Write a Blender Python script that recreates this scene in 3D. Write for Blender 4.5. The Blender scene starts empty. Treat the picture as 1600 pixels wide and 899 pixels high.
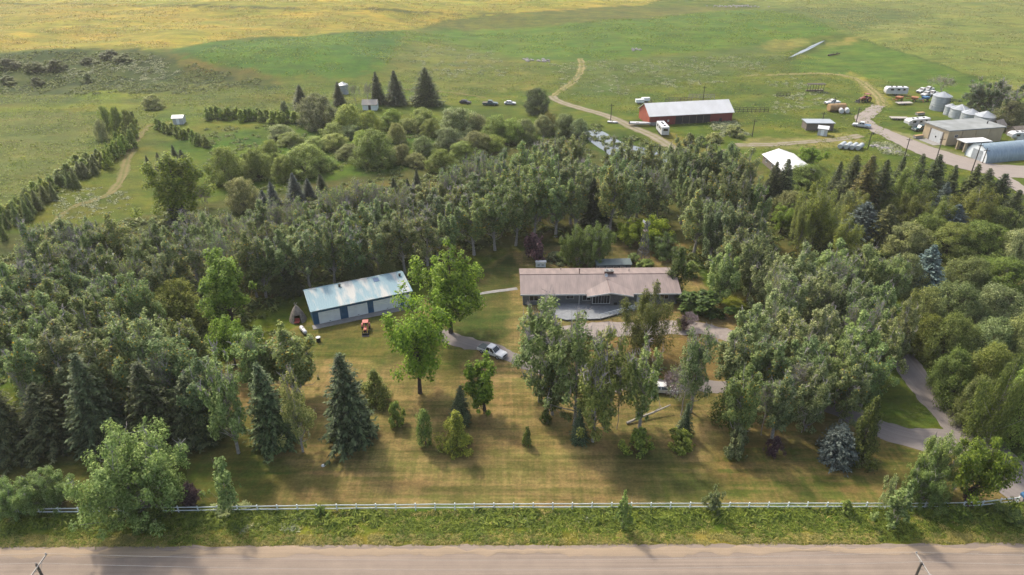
import bpy, math, random
import numpy as np
from mathutils import Vector, Matrix

S = bpy.context.scene
COL = S.collection
R_ = math.radians
PI = math.pi

# ------------------------------------------------------------------ camera, sky, sun, exposure
CAM_H, PITCH, FPX = 67.0, R_(29.4), 1067.0
cam_d = bpy.data.cameras.new('camera')
cam_d.sensor_width = 36.0
cam_d.lens = 36.0 * FPX / 1600.0
cam_d.clip_end = 9000.0
cam = bpy.data.objects.new('camera', cam_d)
COL.objects.link(cam)
cam.location = (0, 0, CAM_H)
cam.rotation_euler = (PI / 2 - PITCH, 0, 0)
S.camera = cam

SUN_EL = R_(48.0)
SUN_AZ = math.atan2(-0.58, 0.81)          # bearing of the sun from +Y towards +X
W = bpy.data.worlds.new('World')
S.world = W
W.use_nodes = True
nt = W.node_tree
bg = nt.nodes['Background']
sky = nt.nodes.new('ShaderNodeTexSky')
sky.sky_type = 'NISHITA'
sky.sun_disc = False
sky.sun_elevation = SUN_EL
sky.sun_rotation = SUN_AZ
sky.dust_density = 4.0
sky.air_density = 1.0
hs = nt.nodes.new('ShaderNodeHueSaturation')
hs.inputs['Saturation'].default_value = 0.75
nt.links.new(sky.outputs['Color'], hs.inputs['Color'])
nt.links.new(hs.outputs['Color'], bg.inputs['Color'])
bg.inputs['Strength'].default_value = 0.15
sl = bpy.data.lights.new('sun', 'SUN')
sl.energy = 2.0
sl.angle = R_(4.5)
sl.color = (1.0, 0.90, 0.74)
so = bpy.data.objects.new('sun', sl)
COL.objects.link(so)
sd = Vector((-math.sin(SUN_AZ) * math.cos(SUN_EL), -math.cos(SUN_AZ) * math.cos(SUN_EL), -math.sin(SUN_EL)))
so.rotation_euler = sd.to_track_quat('-Z', 'Y').to_euler()
so.location = (-60, 120, 150)
S.view_settings.view_transform = 'Standard'
S.view_settings.look = 'None'
S.view_settings.gamma = 1.0
S.view_settings.use_curve_mapping = False
S.view_settings.exposure = 1.22
S.cycles.use_denoising = True
S.cycles.max_bounces = 8
S.cycles.transparent_max_bounces = 4
S.cycles.diffuse_bounces = 4
S.cycles.glossy_bounces = 2
S.cycles.transmission_bounces = 5

# ------------------------------------------------------------------ terrain
def _hash(ix, iy, seed):
    n = (ix * 374761393 + iy * 668265263 + seed * 974634777) & 0xffffffff
    n = ((n ^ (n >> 13)) * 1274126177) & 0xffffffff
    return ((n ^ (n >> 16)) & 0xffff) / 65535.0

def vnoise(x, y, seed=0):
    x = np.asarray(x, float); y = np.asarray(y, float)
    ix = np.floor(x).astype(np.int64); iy = np.floor(y).astype(np.int64)
    fx = x - ix; fy = y - iy
    fx = fx * fx * (3 - 2 * fx); fy = fy * fy * (3 - 2 * fy)
    a = _hash(ix, iy, seed); b = _hash(ix + 1, iy, seed)
    c = _hash(ix, iy + 1, seed); d = _hash(ix + 1, iy + 1, seed)
    return (a * (1 - fx) + b * fx) * (1 - fy) + (c * (1 - fx) + d * fx) * fy

def sstep(a, b, v):
    t = np.clip((v - a) / (b - a), 0, 1)
    return t * t * (3 - 2 * t)

def terrain(x, y):
    x = np.asarray(x, float); y = np.asarray(y, float)
    bank = 6.0 * sstep(292, 345, y) * sstep(20, 110, -x)
    und = 2.6 * (vnoise(x / 55, y / 55, 5) - 0.5) * sstep(235, 330, y)
    und += 7.0 * (vnoise(x / 190, y / 190, 9) - 0.5) * sstep(300, 520, y)
    hump = 1.6 * (vnoise(x / 22, y / 22, 3) - 0.45) * sstep(185, 250, y) * sstep(30, 60, -x)
    return bank + und + hump

cT, sT = math.cos(PITCH), math.sin(PITCH)
def ray(px, py):
    dx = (px - 800.0) / FPX; dy = (449.5 - py) / FPX
    return np.array([dx, cT + dy * sT, -sT + dy * cT])

def P(px, py, z=0.0):
    """point at height z above the flat datum on the sight line of a picture position"""
    d = ray(px, py)
    t = (z - CAM_H) / d[2]
    return Vector((d[0] * t, d[1] * t, z))

def G(px, py):
    """where the sight line of a picture position meets the ground"""
    d = ray(px, py)
    if d[2] > -0.015: d[2] = -0.015
    t = CAM_H / -d[2]
    if t * d[1] < 175: return Vector((d[0] * t, d[1] * t, 0))
    lo, hi = 50.0, t * 1.3
    ts = np.linspace(lo, hi, 1500)
    f = CAM_H + d[2] * ts - terrain(d[0] * ts, d[1] * ts)
    k = np.argmax(f < 0)
    if f[k] >= 0: k = len(ts) - 1
    a, b = ts[max(k - 1, 0)], ts[k]
    fa, fb = f[max(k - 1, 0)], f[k]
    t = a + (b - a) * (fa / (fa - fb)) if fa != fb else b
    x, y = d[0] * t, d[1] * t
    return Vector((x, y, float(terrain(x, y))))

def depth_of(y, z):
    return y * cT + (CAM_H - z) * sT

# ------------------------------------------------------------------ tagging
def tag(o, label=None, cat=None, group=None, kind=None):
    if label: o['label'] = label
    if cat: o['category'] = cat
    if group: o['group'] = group
    if kind: o['kind'] = kind
    return o

def thing(name, label, cat, loc, rz=0.0, group=None):
    o = bpy.data.objects.new(name, None)
    o.empty_display_size = 0.5
    COL.objects.link(o)
    o.location = loc
    o.rotation_euler = (0, 0, rz)
    return tag(o, label, cat, group)

def link_mesh(name, me, parent=None):
    o = bpy.data.objects.new(name, me)
    COL.objects.link(o)
    if parent: o.parent = parent
    return o

def copy_tree(o, parent=None):
    c = o.copy(); COL.objects.link(c)
    if parent: c.parent = parent
    for ch in list(o.children): copy_tree(ch, c)
    return c

# ------------------------------------------------------------------ materials
def _new(name):
    m = bpy.data.materials.new(name); m.use_nodes = True
    n = m.node_tree.nodes; l = m.node_tree.links
    return m, n, l, n['Principled BSDF']

def ramp(n, stops):
    r = n.new('ShaderNodeValToRGB')
    e = r.color_ramp.elements
    e[0].position, e[0].color = stops[0][0], (*stops[0][1], 1)
    e[1].position, e[1].color = stops[-1][0], (*stops[-1][1], 1)
    for p, c in stops[1:-1]:
        k = e.new(p); k.color = (*c, 1)
    return r

AK = 0.62
def pm(name, c, c2=None, scale=1.5, rough=0.65, metal=0.0, bump=0.0, bscale=12.0, ribs=None, spec=0.4, stretch=(1, 1, 1), thr=(0.35, 0.7)):
    """noisy painted / built surface; ribs = (axis, per metre, strength) corrugates it with bump"""
    m, n, l, b = _new(name)
    b.inputs['Roughness'].default_value = rough
    b.inputs['Metallic'].default_value = metal
    b.inputs['Specular IOR Level'].default_value = spec
    tc = n.new('ShaderNodeTexCoord')
    mp = n.new('ShaderNodeMapping'); mp.inputs['Scale'].default_value = stretch
    l.new(tc.outputs['Object'], mp.inputs['Vector'])
    nz = n.new('ShaderNodeTexNoise'); nz.inputs['Scale'].default_value = scale; nz.inputs['Detail'].default_value = 6
    l.new(mp.outputs['Vector'], nz.inputs['Vector'])
    if c2 is None: c2 = tuple(v * 0.72 for v in c)
    c = tuple(v * AK for v in c); c2 = tuple(v * AK for v in c2)
    r = ramp(n, [(thr[0], c2), (thr[1], c)])
    l.new(nz.outputs['Fac'], r.inputs['Fac'])
    l.new(r.outputs['Color'], b.inputs['Base Color'])
    h = None
    if ribs:
        ax, per, st = ribs
        w = n.new('ShaderNodeTexWave'); w.wave_type = 'BANDS'; w.bands_direction = ax
        w.inputs['Scale'].default_value = per * 0.314
        l.new(tc.outputs['Object'], w.inputs['Vector'])
        bp = n.new('ShaderNodeBump'); bp.inputs['Strength'].default_value = st; bp.inputs['Distance'].default_value = 0.05
        l.new(w.outputs['Fac'], bp.inputs['Height']); l.new(bp.outputs['Normal'], b.inputs['Normal'])
        h = bp
    if bump:
        nb = n.new('ShaderNodeTexNoise'); nb.inputs['Scale'].default_value = bscale; nb.inputs['Detail'].default_value = 5
        l.new(tc.outputs['Object'], nb.inputs['Vector'])
        bp = n.new('ShaderNodeBump'); bp.inputs['Strength'].default_value = bump; bp.inputs['Distance'].default_value = 0.05
        l.new(nb.outputs['Fac'], bp.inputs['Height'])
        if h: l.new(h.outputs['Normal'], bp.inputs['Normal'])
        l.new(bp.outputs['Normal'], b.inputs['Normal'])
    return m

def glass(name, c=(0.02, 0.025, 0.03)):
    return pm(name, c, tuple(v * 0.6 for v in c), rough=0.08, spec=0.6)

def leafmat(name, dark, mid, light, trans=0.35, odd=None):
    """leaf blades: each blade its own tone; the crown's own tint rides on the object colour"""
    m, n, l, b = _new(name)
    geo = n.new('ShaderNodeNewGeometry')
    stops = [(0.0, dark), (0.45, mid), (0.9, light)]
    if odd: stops += [(0.965, light), (0.985, odd)]
    r = ramp(n, stops)
    l.new(geo.outputs['Random Per Island'], r.inputs['Fac'])
    oi = n.new('ShaderNodeObjectInfo')
    mx = n.new('ShaderNodeMix'); mx.data_type = 'RGBA'; mx.blend_type = 'MULTIPLY'; mx.inputs['Factor'].default_value = 1
    l.new(r.outputs['Color'], mx.inputs['A']); l.new(oi.outputs['Color'], mx.inputs['B'])
    tc = n.new('ShaderNodeTexCoord')
    nz = n.new('ShaderNodeTexNoise'); nz.inputs['Scale'].default_value = 0.55; nz.inputs['Detail'].default_value = 2
    l.new(tc.outputs['Object'], nz.inputs['Vector'])
    rr = ramp(n, [(0.3, (0.78, 0.82, 0.86)), (0.7, (1.18, 1.12, 1.0))])
    l.new(nz.outputs['Fac'], rr.inputs['Fac'])
    m2 = n.new('ShaderNodeMix'); m2.data_type = 'RGBA'; m2.blend_type = 'MULTIPLY'; m2.inputs['Factor'].default_value = 1
    l.new(mx.outputs['Result'], m2.inputs['A']); l.new(rr.outputs['Color'], m2.inputs['B'])
    l.new(m2.outputs['Result'], b.inputs['Base Color'])
    b.inputs['Roughness'].default_value = 0.6
    b.inputs['Specular IOR Level'].default_value = 0.25
    t = n.new('ShaderNodeBsdfTranslucent'); l.new(m2.outputs['Result'], t.inputs['Color'])
    ms = n.new('ShaderNodeMixShader'); ms.inputs['Fac'].default_value = trans
    l.new(b.outputs['BSDF'], ms.inputs[1]); l.new(t.outputs['BSDF'], ms.inputs[2])
    l.new(ms.outputs['Shader'], n['Material Output'].inputs['Surface'])
    return m

M = {}
M['poplar'] = leafmat('poplar_leaf', (0.085, 0.125, 0.038), (0.18, 0.245, 0.078), (0.33, 0.39, 0.155), 0.48, odd=(0.55, 0.36, 0.03))
M['silver'] = leafmat('silver_leaf', (0.105, 0.15, 0.046), (0.235, 0.305, 0.098), (0.42, 0.47, 0.21), 0.48)
M['maple'] = leafmat('maple_leaf', (.075, .132, .012), (.190, .285, .020), (.320, .405, .042), 0.5)
M['willow'] = leafmat('willow_leaf', (0.085, 0.13, 0.02), (0.205, 0.28, 0.044), (0.36, 0.43, 0.1), 0.42)
M['greywillow'] = leafmat('grey_willow_leaf', (0.09, 0.12, 0.036), (0.235, 0.285, 0.085), (0.41, 0.445, 0.18), 0.44)
M['birch'] = leafmat('birch_leaf', (0.07, 0.098, 0.014), (0.16, 0.205, 0.032), (0.29, 0.33, 0.07), 0.44)
M['spruce'] = leafmat('spruce_needle', (0.02, 0.031, 0.011), (0.058, 0.08, 0.026), (0.128, 0.15, 0.054), 0.15)
M['bluespruce'] = leafmat('blue_spruce_needle', (0.03, 0.048, 0.044), (0.09, 0.128, 0.115), (0.195, 0.245, 0.222), 0.15)
M['juniper'] = leafmat('juniper_needle', (0.04, 0.072, 0.01), (0.115, 0.17, 0.024), (0.22, 0.27, 0.048), 0.3)
M['purple'] = leafmat('purple_leaf', (0.028, 0.014, 0.020), (0.070, 0.034, 0.045), (0.140, 0.077, 0.084), 0.3)
M['deadtwig'] = pm('dead_twig', (0.62, 0.55, 0.52), (0.42, 0.36, 0.35), scale=3, rough=0.9)
M['mauvetwig'] = pm('mauve_twig', (0.46, 0.37, 0.37), (0.28, 0.21, 0.22), scale=3, rough=0.9)
M['bark'] = pm('poplar_bark', (0.58, 0.54, 0.48), (0.30, 0.27, 0.24), scale=4, rough=0.95, bump=0.5, bscale=9)
M['darkbark'] = pm('dark_bark', (0.13, 0.10, 0.075), (0.06, 0.045, 0.035), scale=4, rough=0.95, bump=0.5, bscale=9)
M['weed'] = leafmat('weed_leaf', (0.06, 0.095, 0.012), (0.15, 0.21, 0.024), (0.26, 0.31, 0.05), 0.45)
M['drygrass'] = leafmat('dry_grass', (0.143, 0.149, 0.033), (0.275, 0.259, 0.066), (0.440, 0.363, 0.121), 0.35)
M['sage'] = leafmat('sage_leaf', (0.12, 0.145, 0.065), (0.24, 0.27, 0.135), (0.42, 0.44, 0.27), 0.3)
M['under'] = leafmat('undergrowth_leaf', (0.045, 0.07, 0.016), (0.11, 0.15, 0.032), (0.21, 0.24, 0.065), 0.35)

# ------------------------------------------------------------------ mesh helpers
class MB:
    """collects shapes; build() links them as ONE mesh object"""
    def __init__(s): s.v = []; s.f = []; s.m = []
    def add(s, vs, fs, mi=0, T=None):
        o = len(s.v)
        for p in vs:
            p = Vector(p)
            s.v.append(tuple(T @ p) if T is not None else tuple(p))
        for f in fs: s.f.append([i + o for i in f]); s.m.append(mi)
        return s
    def box(s, x0, x1, y0, y1, z0, z1, mi=0, T=None):
        return s.add([(x0, y0, z0), (x1, y0, z0), (x1, y1, z0), (x0, y1, z0), (x0, y0, z1), (x1, y0, z1), (x1, y1, z1), (x0, y1, z1)],
                     [(0, 3, 2, 1), (4, 5, 6, 7), (0, 1, 5, 4), (1, 2, 6, 5), (2, 3, 7, 6), (3, 0, 4, 7)], mi, T)
    def prism(s, prof, y0, y1, mi=0, T=None, y0t=None, y1t=None):
        """profile in x,z pulled along y"""
        n = len(prof)
        vs = [(x, y0, z) for x, z in prof] + [(x, y1, z) for x, z in prof]
        fs = [tuple(range(n)), tuple(range(2 * n - 1, n - 1, -1))] + [(i, i + n, (i + 1) % n + n, (i + 1) % n) for i in range(n)]
        return s.add(vs, fs, mi, T)
    def rings(s, rs, mi=0, cap=True, T=None):
        n = len(rs[0]); vs = [p for r in rs for p in r]; fs = []
        for k in range(len(rs) - 1):
            for i in range(n):
                j = (i + 1) % n
                fs.append((k * n + i, k * n + j, (k + 1) * n + j, (k + 1) * n + i))
        if cap:
            fs.append(tuple(range(n - 1, -1, -1)))
            fs.append(tuple(range((len(rs) - 1) * n, len(rs) * n)))
        return s.add(vs, fs, mi, T)
    def tube(s, pts, rad, n=6, mi=0, cap=True):
        pts = [Vector(p) for p in pts]
        rs = []
        for k, p in enumerate(pts):
            d = (pts[min(k + 1, len(pts) - 1)] - pts[max(k - 1, 0)])
            if d.length < 1e-6: d = Vector((0, 0, 1))
            d.normalize()
            u = d.cross(Vector((0, 0, 1))) if abs(d.z) < 0.95 else d.cross(Vector((1, 0, 0)))
            u.normalize(); w = d.cross(u)
            r = rad[k] if isinstance(rad, (list, tuple)) else rad
            rs.append([p + u * (r * math.cos(2 * PI * i / n)) + w * (r * math.sin(2 * PI * i / n)) for i in range(n)])
        return s.rings(rs, mi, cap)
    def cyl(s, p0, p1, r0, r1=None, n=12, mi=0):
        return s.tube([p0, p1], [r0, r0 if r1 is None else r1], n, mi)
    def lathe(s, prof, n=24, mi=0, cap=True, c=(0, 0)):
        return s.rings([[(c[0] + r * math.cos(2 * PI * i / n), c[1] + r * math.sin(2 * PI * i / n), z) for i in range(n)] for r, z in prof], mi, cap)
    def build(s, name, mats, parent=None, smooth=False, loc=None, bevel=0.0):
        me = bpy.data.meshes.new(name)
        me.from_pydata([tuple(v) for v in s.v], [], s.f)
        if not isinstance(mats, (list, tuple)): mats = [mats]
        for m in mats: me.materials.append(M[m] if isinstance(m, str) else m)
        if len(mats) > 1:
            me.polygons.foreach_set('material_index', s.m)
        if smooth: me.polygons.foreach_set('use_smooth', [True] * len(s.f))
        me.update()
        o = link_mesh(name, me, parent)
        if loc is not None: o.location = loc
        if bevel:
            md = o.modifiers.new('bevel', 'BEVEL'); md.width = bevel; md.segments = 2; md.limit_method = 'ANGLE'
        return o

def quad_mesh(name, V, mat):
    V = np.asarray(V, np.float32).reshape(-1, 3)
    nq = len(V) // 4
    me = bpy.data.meshes.new(name)
    me.vertices.add(len(V)); me.vertices.foreach_set('co', V.ravel())
    me.loops.add(nq * 4); me.loops.foreach_set('vertex_index', np.arange(nq * 4, dtype=np.int32))
    me.polygons.add(nq); me.polygons.foreach_set('loop_start', np.arange(0, nq * 4, 4, dtype=np.int32))
    me.update(calc_edges=True)
    me.materials.append(M[mat])
    return me

def unit(a):
    return a / np.maximum(np.linalg.norm(a, axis=-1, keepdims=True), 1e-9)

def kites(C, A, N, L, Wd, curl=0.12):
    """leaf blades: centre, axis, normal, length, width"""
    N = unit(N); A = unit(A - N * np.sum(A * N, -1, keepdims=True)); Sx = np.cross(N, A)
    L = np.broadcast_to(L, (len(C),))[:, None]; Wd = np.broadcast_to(Wd, (len(C),))[:, None]
    v0 = C - A * L * .5 - N * curl * L
    v1 = C + Sx * Wd * .5
    v2 = C + A * L * .5 - N * curl * L
    v3 = C - Sx * Wd * .5
    return np.stack([v0, v1, v2, v3], 1).reshape(-1, 3)

def rdir(rng, n):
    return unit(rng.normal(size=(n, 3)))

# ------------------------------------------------------------------ ground cover
def poly_sdf(pts, X, Y):
    """signed distance (positive inside) from ground points to a ground polygon"""
    pts = np.asarray(pts, float)
    d2 = np.full(X.shape, 1e18); inside = np.zeros(X.shape, bool)
    n = len(pts)
    for i in range(n):
        ax, ay = pts[i]; bx, by = pts[(i + 1) % n]
        ex, ey = bx - ax, by - ay
        t = np.clip(((X - ax) * ex + (Y - ay) * ey) / (ex * ex + ey * ey + 1e-12), 0, 1)
        d2 = np.minimum(d2, (X - ax - t * ex) ** 2 + (Y - ay - t * ey) ** 2)
        c = (ay > Y) != (by > Y)
        with np.errstate(divide='ignore', invalid='ignore'):
            xi = ax + (Y - ay) * ex / (ey if ey != 0 else 1e-12)
        inside ^= c & (X < xi)
    d = np.sqrt(d2)
    return np.where(inside, d, -d)

def gpoly(px):
    return [tuple(G(x, y)[:2]) for x, y in px]

OLIVE = ((0.115, 0.165, 0.022), (0.205, 0.205, 0.042))
COVER = [  # polygon in picture positions turned to ground metres, two tones, softness m, edge wander m, row streaks, lawn
 # far golden grain and the paler strip beyond
 ([(-900, -95), (1100, -95), (1040, -4), (1000, 9), (880, 17), (790, 22), (700, 31), (640, 47), (560, 50), (400, 59), (330, 65), (250, 79), (120, 77), (0, 83), (-300, 84), (-900, 90)],
  (0.50, 0.375, 0.085), (0.42, 0.305, 0.068), 3, 2.5, 0.5, 0),
 ([(-900, -95), (1200, -95), (1050, -6), (990, 6), (880, 14), (800, 19), (680, 17), (560, 14), (400, 11), (200, 8), (0, 3), (-900, -8)],
  (0.46, 0.37, 0.095), (0.38, 0.31, 0.075), 2, 2.0, 0.4, 0),
 ([(-900, 1.0), (0, 3.2), (200, 8.2), (400, 11.2), (560, 14.2), (680, 18), (800, 20), (880, 17), (960, 12), (960, 13.6), (880, 19), (800, 22.4), (680, 20.4), (560, 16.4), (400, 13.2), (200, 10), (0, 5.2), (-900, 3)],
  (0.10, 0.105, 0.03), (0.20, 0.17, 0.04), 1.2, 2.0, 0, 0),
 ([(860, 16), (930, 9), (985, 8), (940, 15), (880, 19.5)], (0.55, 0.36, 0.12), (0.42, 0.31, 0.08), 3, 2, 0, 0),
 ([(640, 48), (700, 31), (790, 22.5), (880, 17.5), (1000, 11), (1150, 10), (1180, 12), (1000, 30), (900, 37), (830, 43), (700, 48)],
  (0.235, 0.215, 0.055), (0.15, 0.155, 0.06), 4, 4, 0.3, 0),
 # green crop
 ([(262, 84), (330, 67), (420, 59), (560, 51), (640, 49), (620, 75), (600, 108), (520, 124), (430, 122), (350, 110), (285, 96)],
  (0.115, 0.215, 0.026), (0.085, 0.165, 0.03), 5, 5, 0.2, 0),
 ([(640, 49), (700, 48), (830, 43), (900, 37), (1000, 30), (1090, 21), (1180, 13), (1245, 20), (1312, 48), (1275, 60), (1150, 74), (1050, 84), (960, 95), (860, 98), (740, 76), (680, 62), (630, 70)],
  (0.115, 0.215, 0.022), (0.155, 0.205, 0.034), 5, 5, 0.2, 0),
 ([(620, 75), (680, 64), (760, 90), (880, 110), (860, 138), (760, 150), (690, 140), (640, 120), (600, 112)], (0.165, 0.19, 0.045), (0.24, 0.22, 0.075), 8, 6, 0, 0),
 ([(880, 100), (1050, 86), (1200, 74), (1230, 90), (1180, 112), (1000, 140), (920, 150), (890, 130)], (0.125, 0.165, 0.035), (0.175, 0.20, 0.085), 8, 6, 0, 0),
 # far right pale prairie, darker hollows, wedge
 ([(1345, 62), (1300, 42), (1245, 18), (1180, 11), (1100, -10), (1150, -95), (2500, -95), (2500, 260), (1600, 152), (1490, 108)],
  (0.30, 0.30, 0.095), (0.22, 0.235, 0.080), 4, 3, 0.2, 0),
 ([(1180, 14), (1300, 12), (1420, 14), (1460, 28), (1430, 36), (1380, 40), (1330, 52), (1300, 42), (1240, 22)], (0.13, 0.17, 0.06), (0.20, 0.22, 0.075), 9, 8, 0, 0),
 ([(1470, 35), (1500, 36), (1500, 40), (1470, 39)], (0.12, 0.16, 0.05), (0.12, 0.16, 0.05), 4, 4, 0, 0),
 ([(1372, 38), (1430, 37), (1450, 44), (1400, 57), (1370, 52)], (0.40, 0.36, 0.18), (0.30, 0.29, 0.12), 6, 6, 0, 0),
 ([(1236, 100), (1290, 75), (1335, 64), (1348, 63), (1420, 86), (1490, 110), (1600, 150), (1600, 200), (1480, 150), (1420, 134), (1330, 118), (1240, 112)],
  (0.115, 0.195, 0.026), (0.165, 0.215, 0.036), 3, 2, 0.2, 0),
 ([(1200, 62), (1265, 60), (1260, 72), (1230, 80), (1200, 84)], (0.38, 0.32, 0.12), (0.24, 0.22, 0.07), 5, 4, 0, 0),
 ([(1290, 68), (1345, 56), (1340, 64), (1300, 74)], (0.40, 0.30, 0.11), (0.27, 0.24, 0.08), 3, 3, 0, 0),
 ([(1345, 61.4), (1420, 84), (1490, 107.4), (1600, 150), (1600, 152), (1490, 109.6), (1420, 86), (1345, 63)], (0.08, 0.115, 0.03), (0.10, 0.13, 0.03), 1, .6, 0, 0),
 ([(1226, 93), (1240, 83), (1262, 71.5), (1290, 62), (1292, 66), (1270, 78), (1250, 88), (1232, 95)], (0.055, 0.085, 0.02), (0.11, 0.13, 0.03), 1.5, 1.5, 0, 0),
 # bank on the left with dark herbage, bright tongues
 ([(-500, 84), (0, 83), (120, 78), (240, 80), (330, 104), (430, 122), (440, 140), (300, 142), (240, 146), (130, 148), (0, 148), (-500, 140)],
  (0.045, 0.075, 0.022), (0.125, 0.140, 0.045), 4, 4, 0, 0),
 ([(250, 78), (290, 92), (380, 108), (450, 122), (440, 134), (360, 118), (280, 104)], (0.24, 0.175, 0.055), (0.17, 0.15, 0.045), 4, 4, 0, 0),
 ([(110, 152), (130, 140), (180, 140), (215, 146), (170, 160), (120, 160)], (0.22, 0.245, 0.025), (0.17, 0.20, 0.03), 3, 3, 0, 0),
 ([(250, 150), (290, 128), (380, 140), (460, 150), (430, 172), (300, 165)], (0.20, 0.20, 0.036), (0.15, 0.165, 0.04), 5, 4, 0, 0),
 ([(-400, 148), (0, 150), (110, 148), (150, 158), (0, 166), (-400, 170)], (0.135, 0.145, 0.042), (0.18, 0.18, 0.06), 4, 3, 0, 0),
 ([(-400, 168), (0, 168), (150, 164), (240, 166), (240, 172), (100, 177), (0, 179), (-400, 182)], (0.25, 0.245, 0.030), (0.19, 0.20, 0.03), 2, 2, 0, 0),
 ([(-400, 182), (0, 179), (140, 178), (150, 210), (130, 260), (60, 300), (0, 330), (-400, 420)], (0.165, 0.18, 0.055), (0.235, 0.225, 0.095), 4, 4, 0, 0),
 ([(205, 195), (235, 195), (232, 220), (290, 240), (300, 270), (230, 300), (200, 330), (100, 350), (40, 400), (-60, 420), (0, 360), (100, 300), (170, 250)], (0.22, 0.205, 0.045), (0.155, 0.175, 0.034), 3, 2, 0, 0),
 ([(250, 225), (330, 215), (460, 190), (700, 215), (700, 290), (430, 290), (330, 280)], (0.075, 0.145, 0.016), (0.15, 0.20, 0.022), 4, 3, 0, 0),
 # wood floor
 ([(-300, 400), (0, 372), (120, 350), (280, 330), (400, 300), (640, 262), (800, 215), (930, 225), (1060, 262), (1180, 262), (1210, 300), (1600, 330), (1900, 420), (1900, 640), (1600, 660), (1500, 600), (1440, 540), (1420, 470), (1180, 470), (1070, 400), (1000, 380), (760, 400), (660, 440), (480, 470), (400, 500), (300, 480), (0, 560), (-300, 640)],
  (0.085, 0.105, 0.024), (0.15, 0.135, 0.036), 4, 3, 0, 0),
 # lawn about the house and along the road
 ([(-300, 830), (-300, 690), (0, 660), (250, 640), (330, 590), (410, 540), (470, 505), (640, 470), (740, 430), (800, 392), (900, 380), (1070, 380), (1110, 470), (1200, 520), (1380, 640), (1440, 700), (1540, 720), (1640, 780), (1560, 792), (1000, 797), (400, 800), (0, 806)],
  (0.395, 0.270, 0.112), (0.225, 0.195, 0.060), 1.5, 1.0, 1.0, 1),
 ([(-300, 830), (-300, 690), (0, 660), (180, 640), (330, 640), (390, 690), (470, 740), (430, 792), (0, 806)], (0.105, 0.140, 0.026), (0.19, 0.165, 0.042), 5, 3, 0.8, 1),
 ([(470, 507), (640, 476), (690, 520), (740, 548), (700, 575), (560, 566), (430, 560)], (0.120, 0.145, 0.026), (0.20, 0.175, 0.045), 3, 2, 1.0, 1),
 ([(690, 520), (670, 470), (740, 430), (800, 396), (812, 450), (800, 520), (760, 540)], (0.075, 0.110, 0.020), (0.15, 0.135, 0.038), 2.5, 2, 0.5, 1),  # grass between garage and house, its shade put into the darker green
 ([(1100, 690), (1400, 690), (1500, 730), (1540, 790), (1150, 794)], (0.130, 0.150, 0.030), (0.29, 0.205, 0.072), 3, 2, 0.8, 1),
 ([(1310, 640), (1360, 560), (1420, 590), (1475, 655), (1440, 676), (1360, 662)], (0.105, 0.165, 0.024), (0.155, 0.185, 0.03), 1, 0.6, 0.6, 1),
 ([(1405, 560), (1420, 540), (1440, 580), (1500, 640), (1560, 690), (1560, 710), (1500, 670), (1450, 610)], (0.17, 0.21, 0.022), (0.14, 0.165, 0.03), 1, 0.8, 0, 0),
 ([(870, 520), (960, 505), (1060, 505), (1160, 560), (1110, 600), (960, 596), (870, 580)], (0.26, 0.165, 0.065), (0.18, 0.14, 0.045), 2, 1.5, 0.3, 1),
 ([(930, 690), (1010, 690), (1040, 700), (1110, 760), (1100, 780), (960, 760)], (0.19, 0.165, 0.055), (0.115, 0.130, 0.030), 3, 2, 1.0, 1),  # cast shadow of the centre clump, painted into the lawn colour
 # verge between rail fence and road
 ([(-400, 812), (0, 803), (400, 797), (800, 794), (1500, 792), (1600, 780), (2000, 740), (2000, 860), (-400, 870)], (0.115, 0.190, 0.018), (0.175, 0.215, 0.026), 0.6, 0.5, 0, 0),
 ([(-400, 846), (0, 838), (400, 832), (800, 832), (1600, 830), (2000, 830), (2000, 870), (-400, 880)], (0.215, 0.225, 0.024), (0.265, 0.225, 0.052), 0.7, 0.8, 0, 0),
 # farmyard
 ([(1150, 218), (1260, 214), (1330, 210), (1360, 222), (1340, 232), (1240, 233), (1150, 236)], (0.40, 0.31, 0.19), (0.30, 0.25, 0.10), 2, 2, 0, 0),
 ([(1020, 218), (1050, 208), (1090, 226), (1120, 240), (1080, 240)], (0.36, 0.27, 0.10), (0.24, 0.21, 0.05), 2, 2, 0, 0),
 ([(1380, 200), (1440, 214), (1480, 232), (1520, 246), (1600, 266), (1600, 276), (1500, 258), (1400, 226)], (0.44, 0.37, 0.29), (0.34, 0.28, 0.20), 1.5, 1.2, 0, 0),
 ([(1330, 112), (1372, 130), (1392, 152), (1386, 166), (1366, 160), (1340, 132), (1310, 120)], (0.42, 0.34, 0.11), (0.27, 0.25, 0.06), 2, 2, 0, 0),
 # reedy edge of the pond
 ([(890, 196), (940, 196), (1010, 222), (1060, 240), (1080, 268), (1000, 268), (930, 240)], (0.075, 0.125, 0.02), (0.12, 0.15, 0.03), 2, 2, 0, 0),
]

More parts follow.
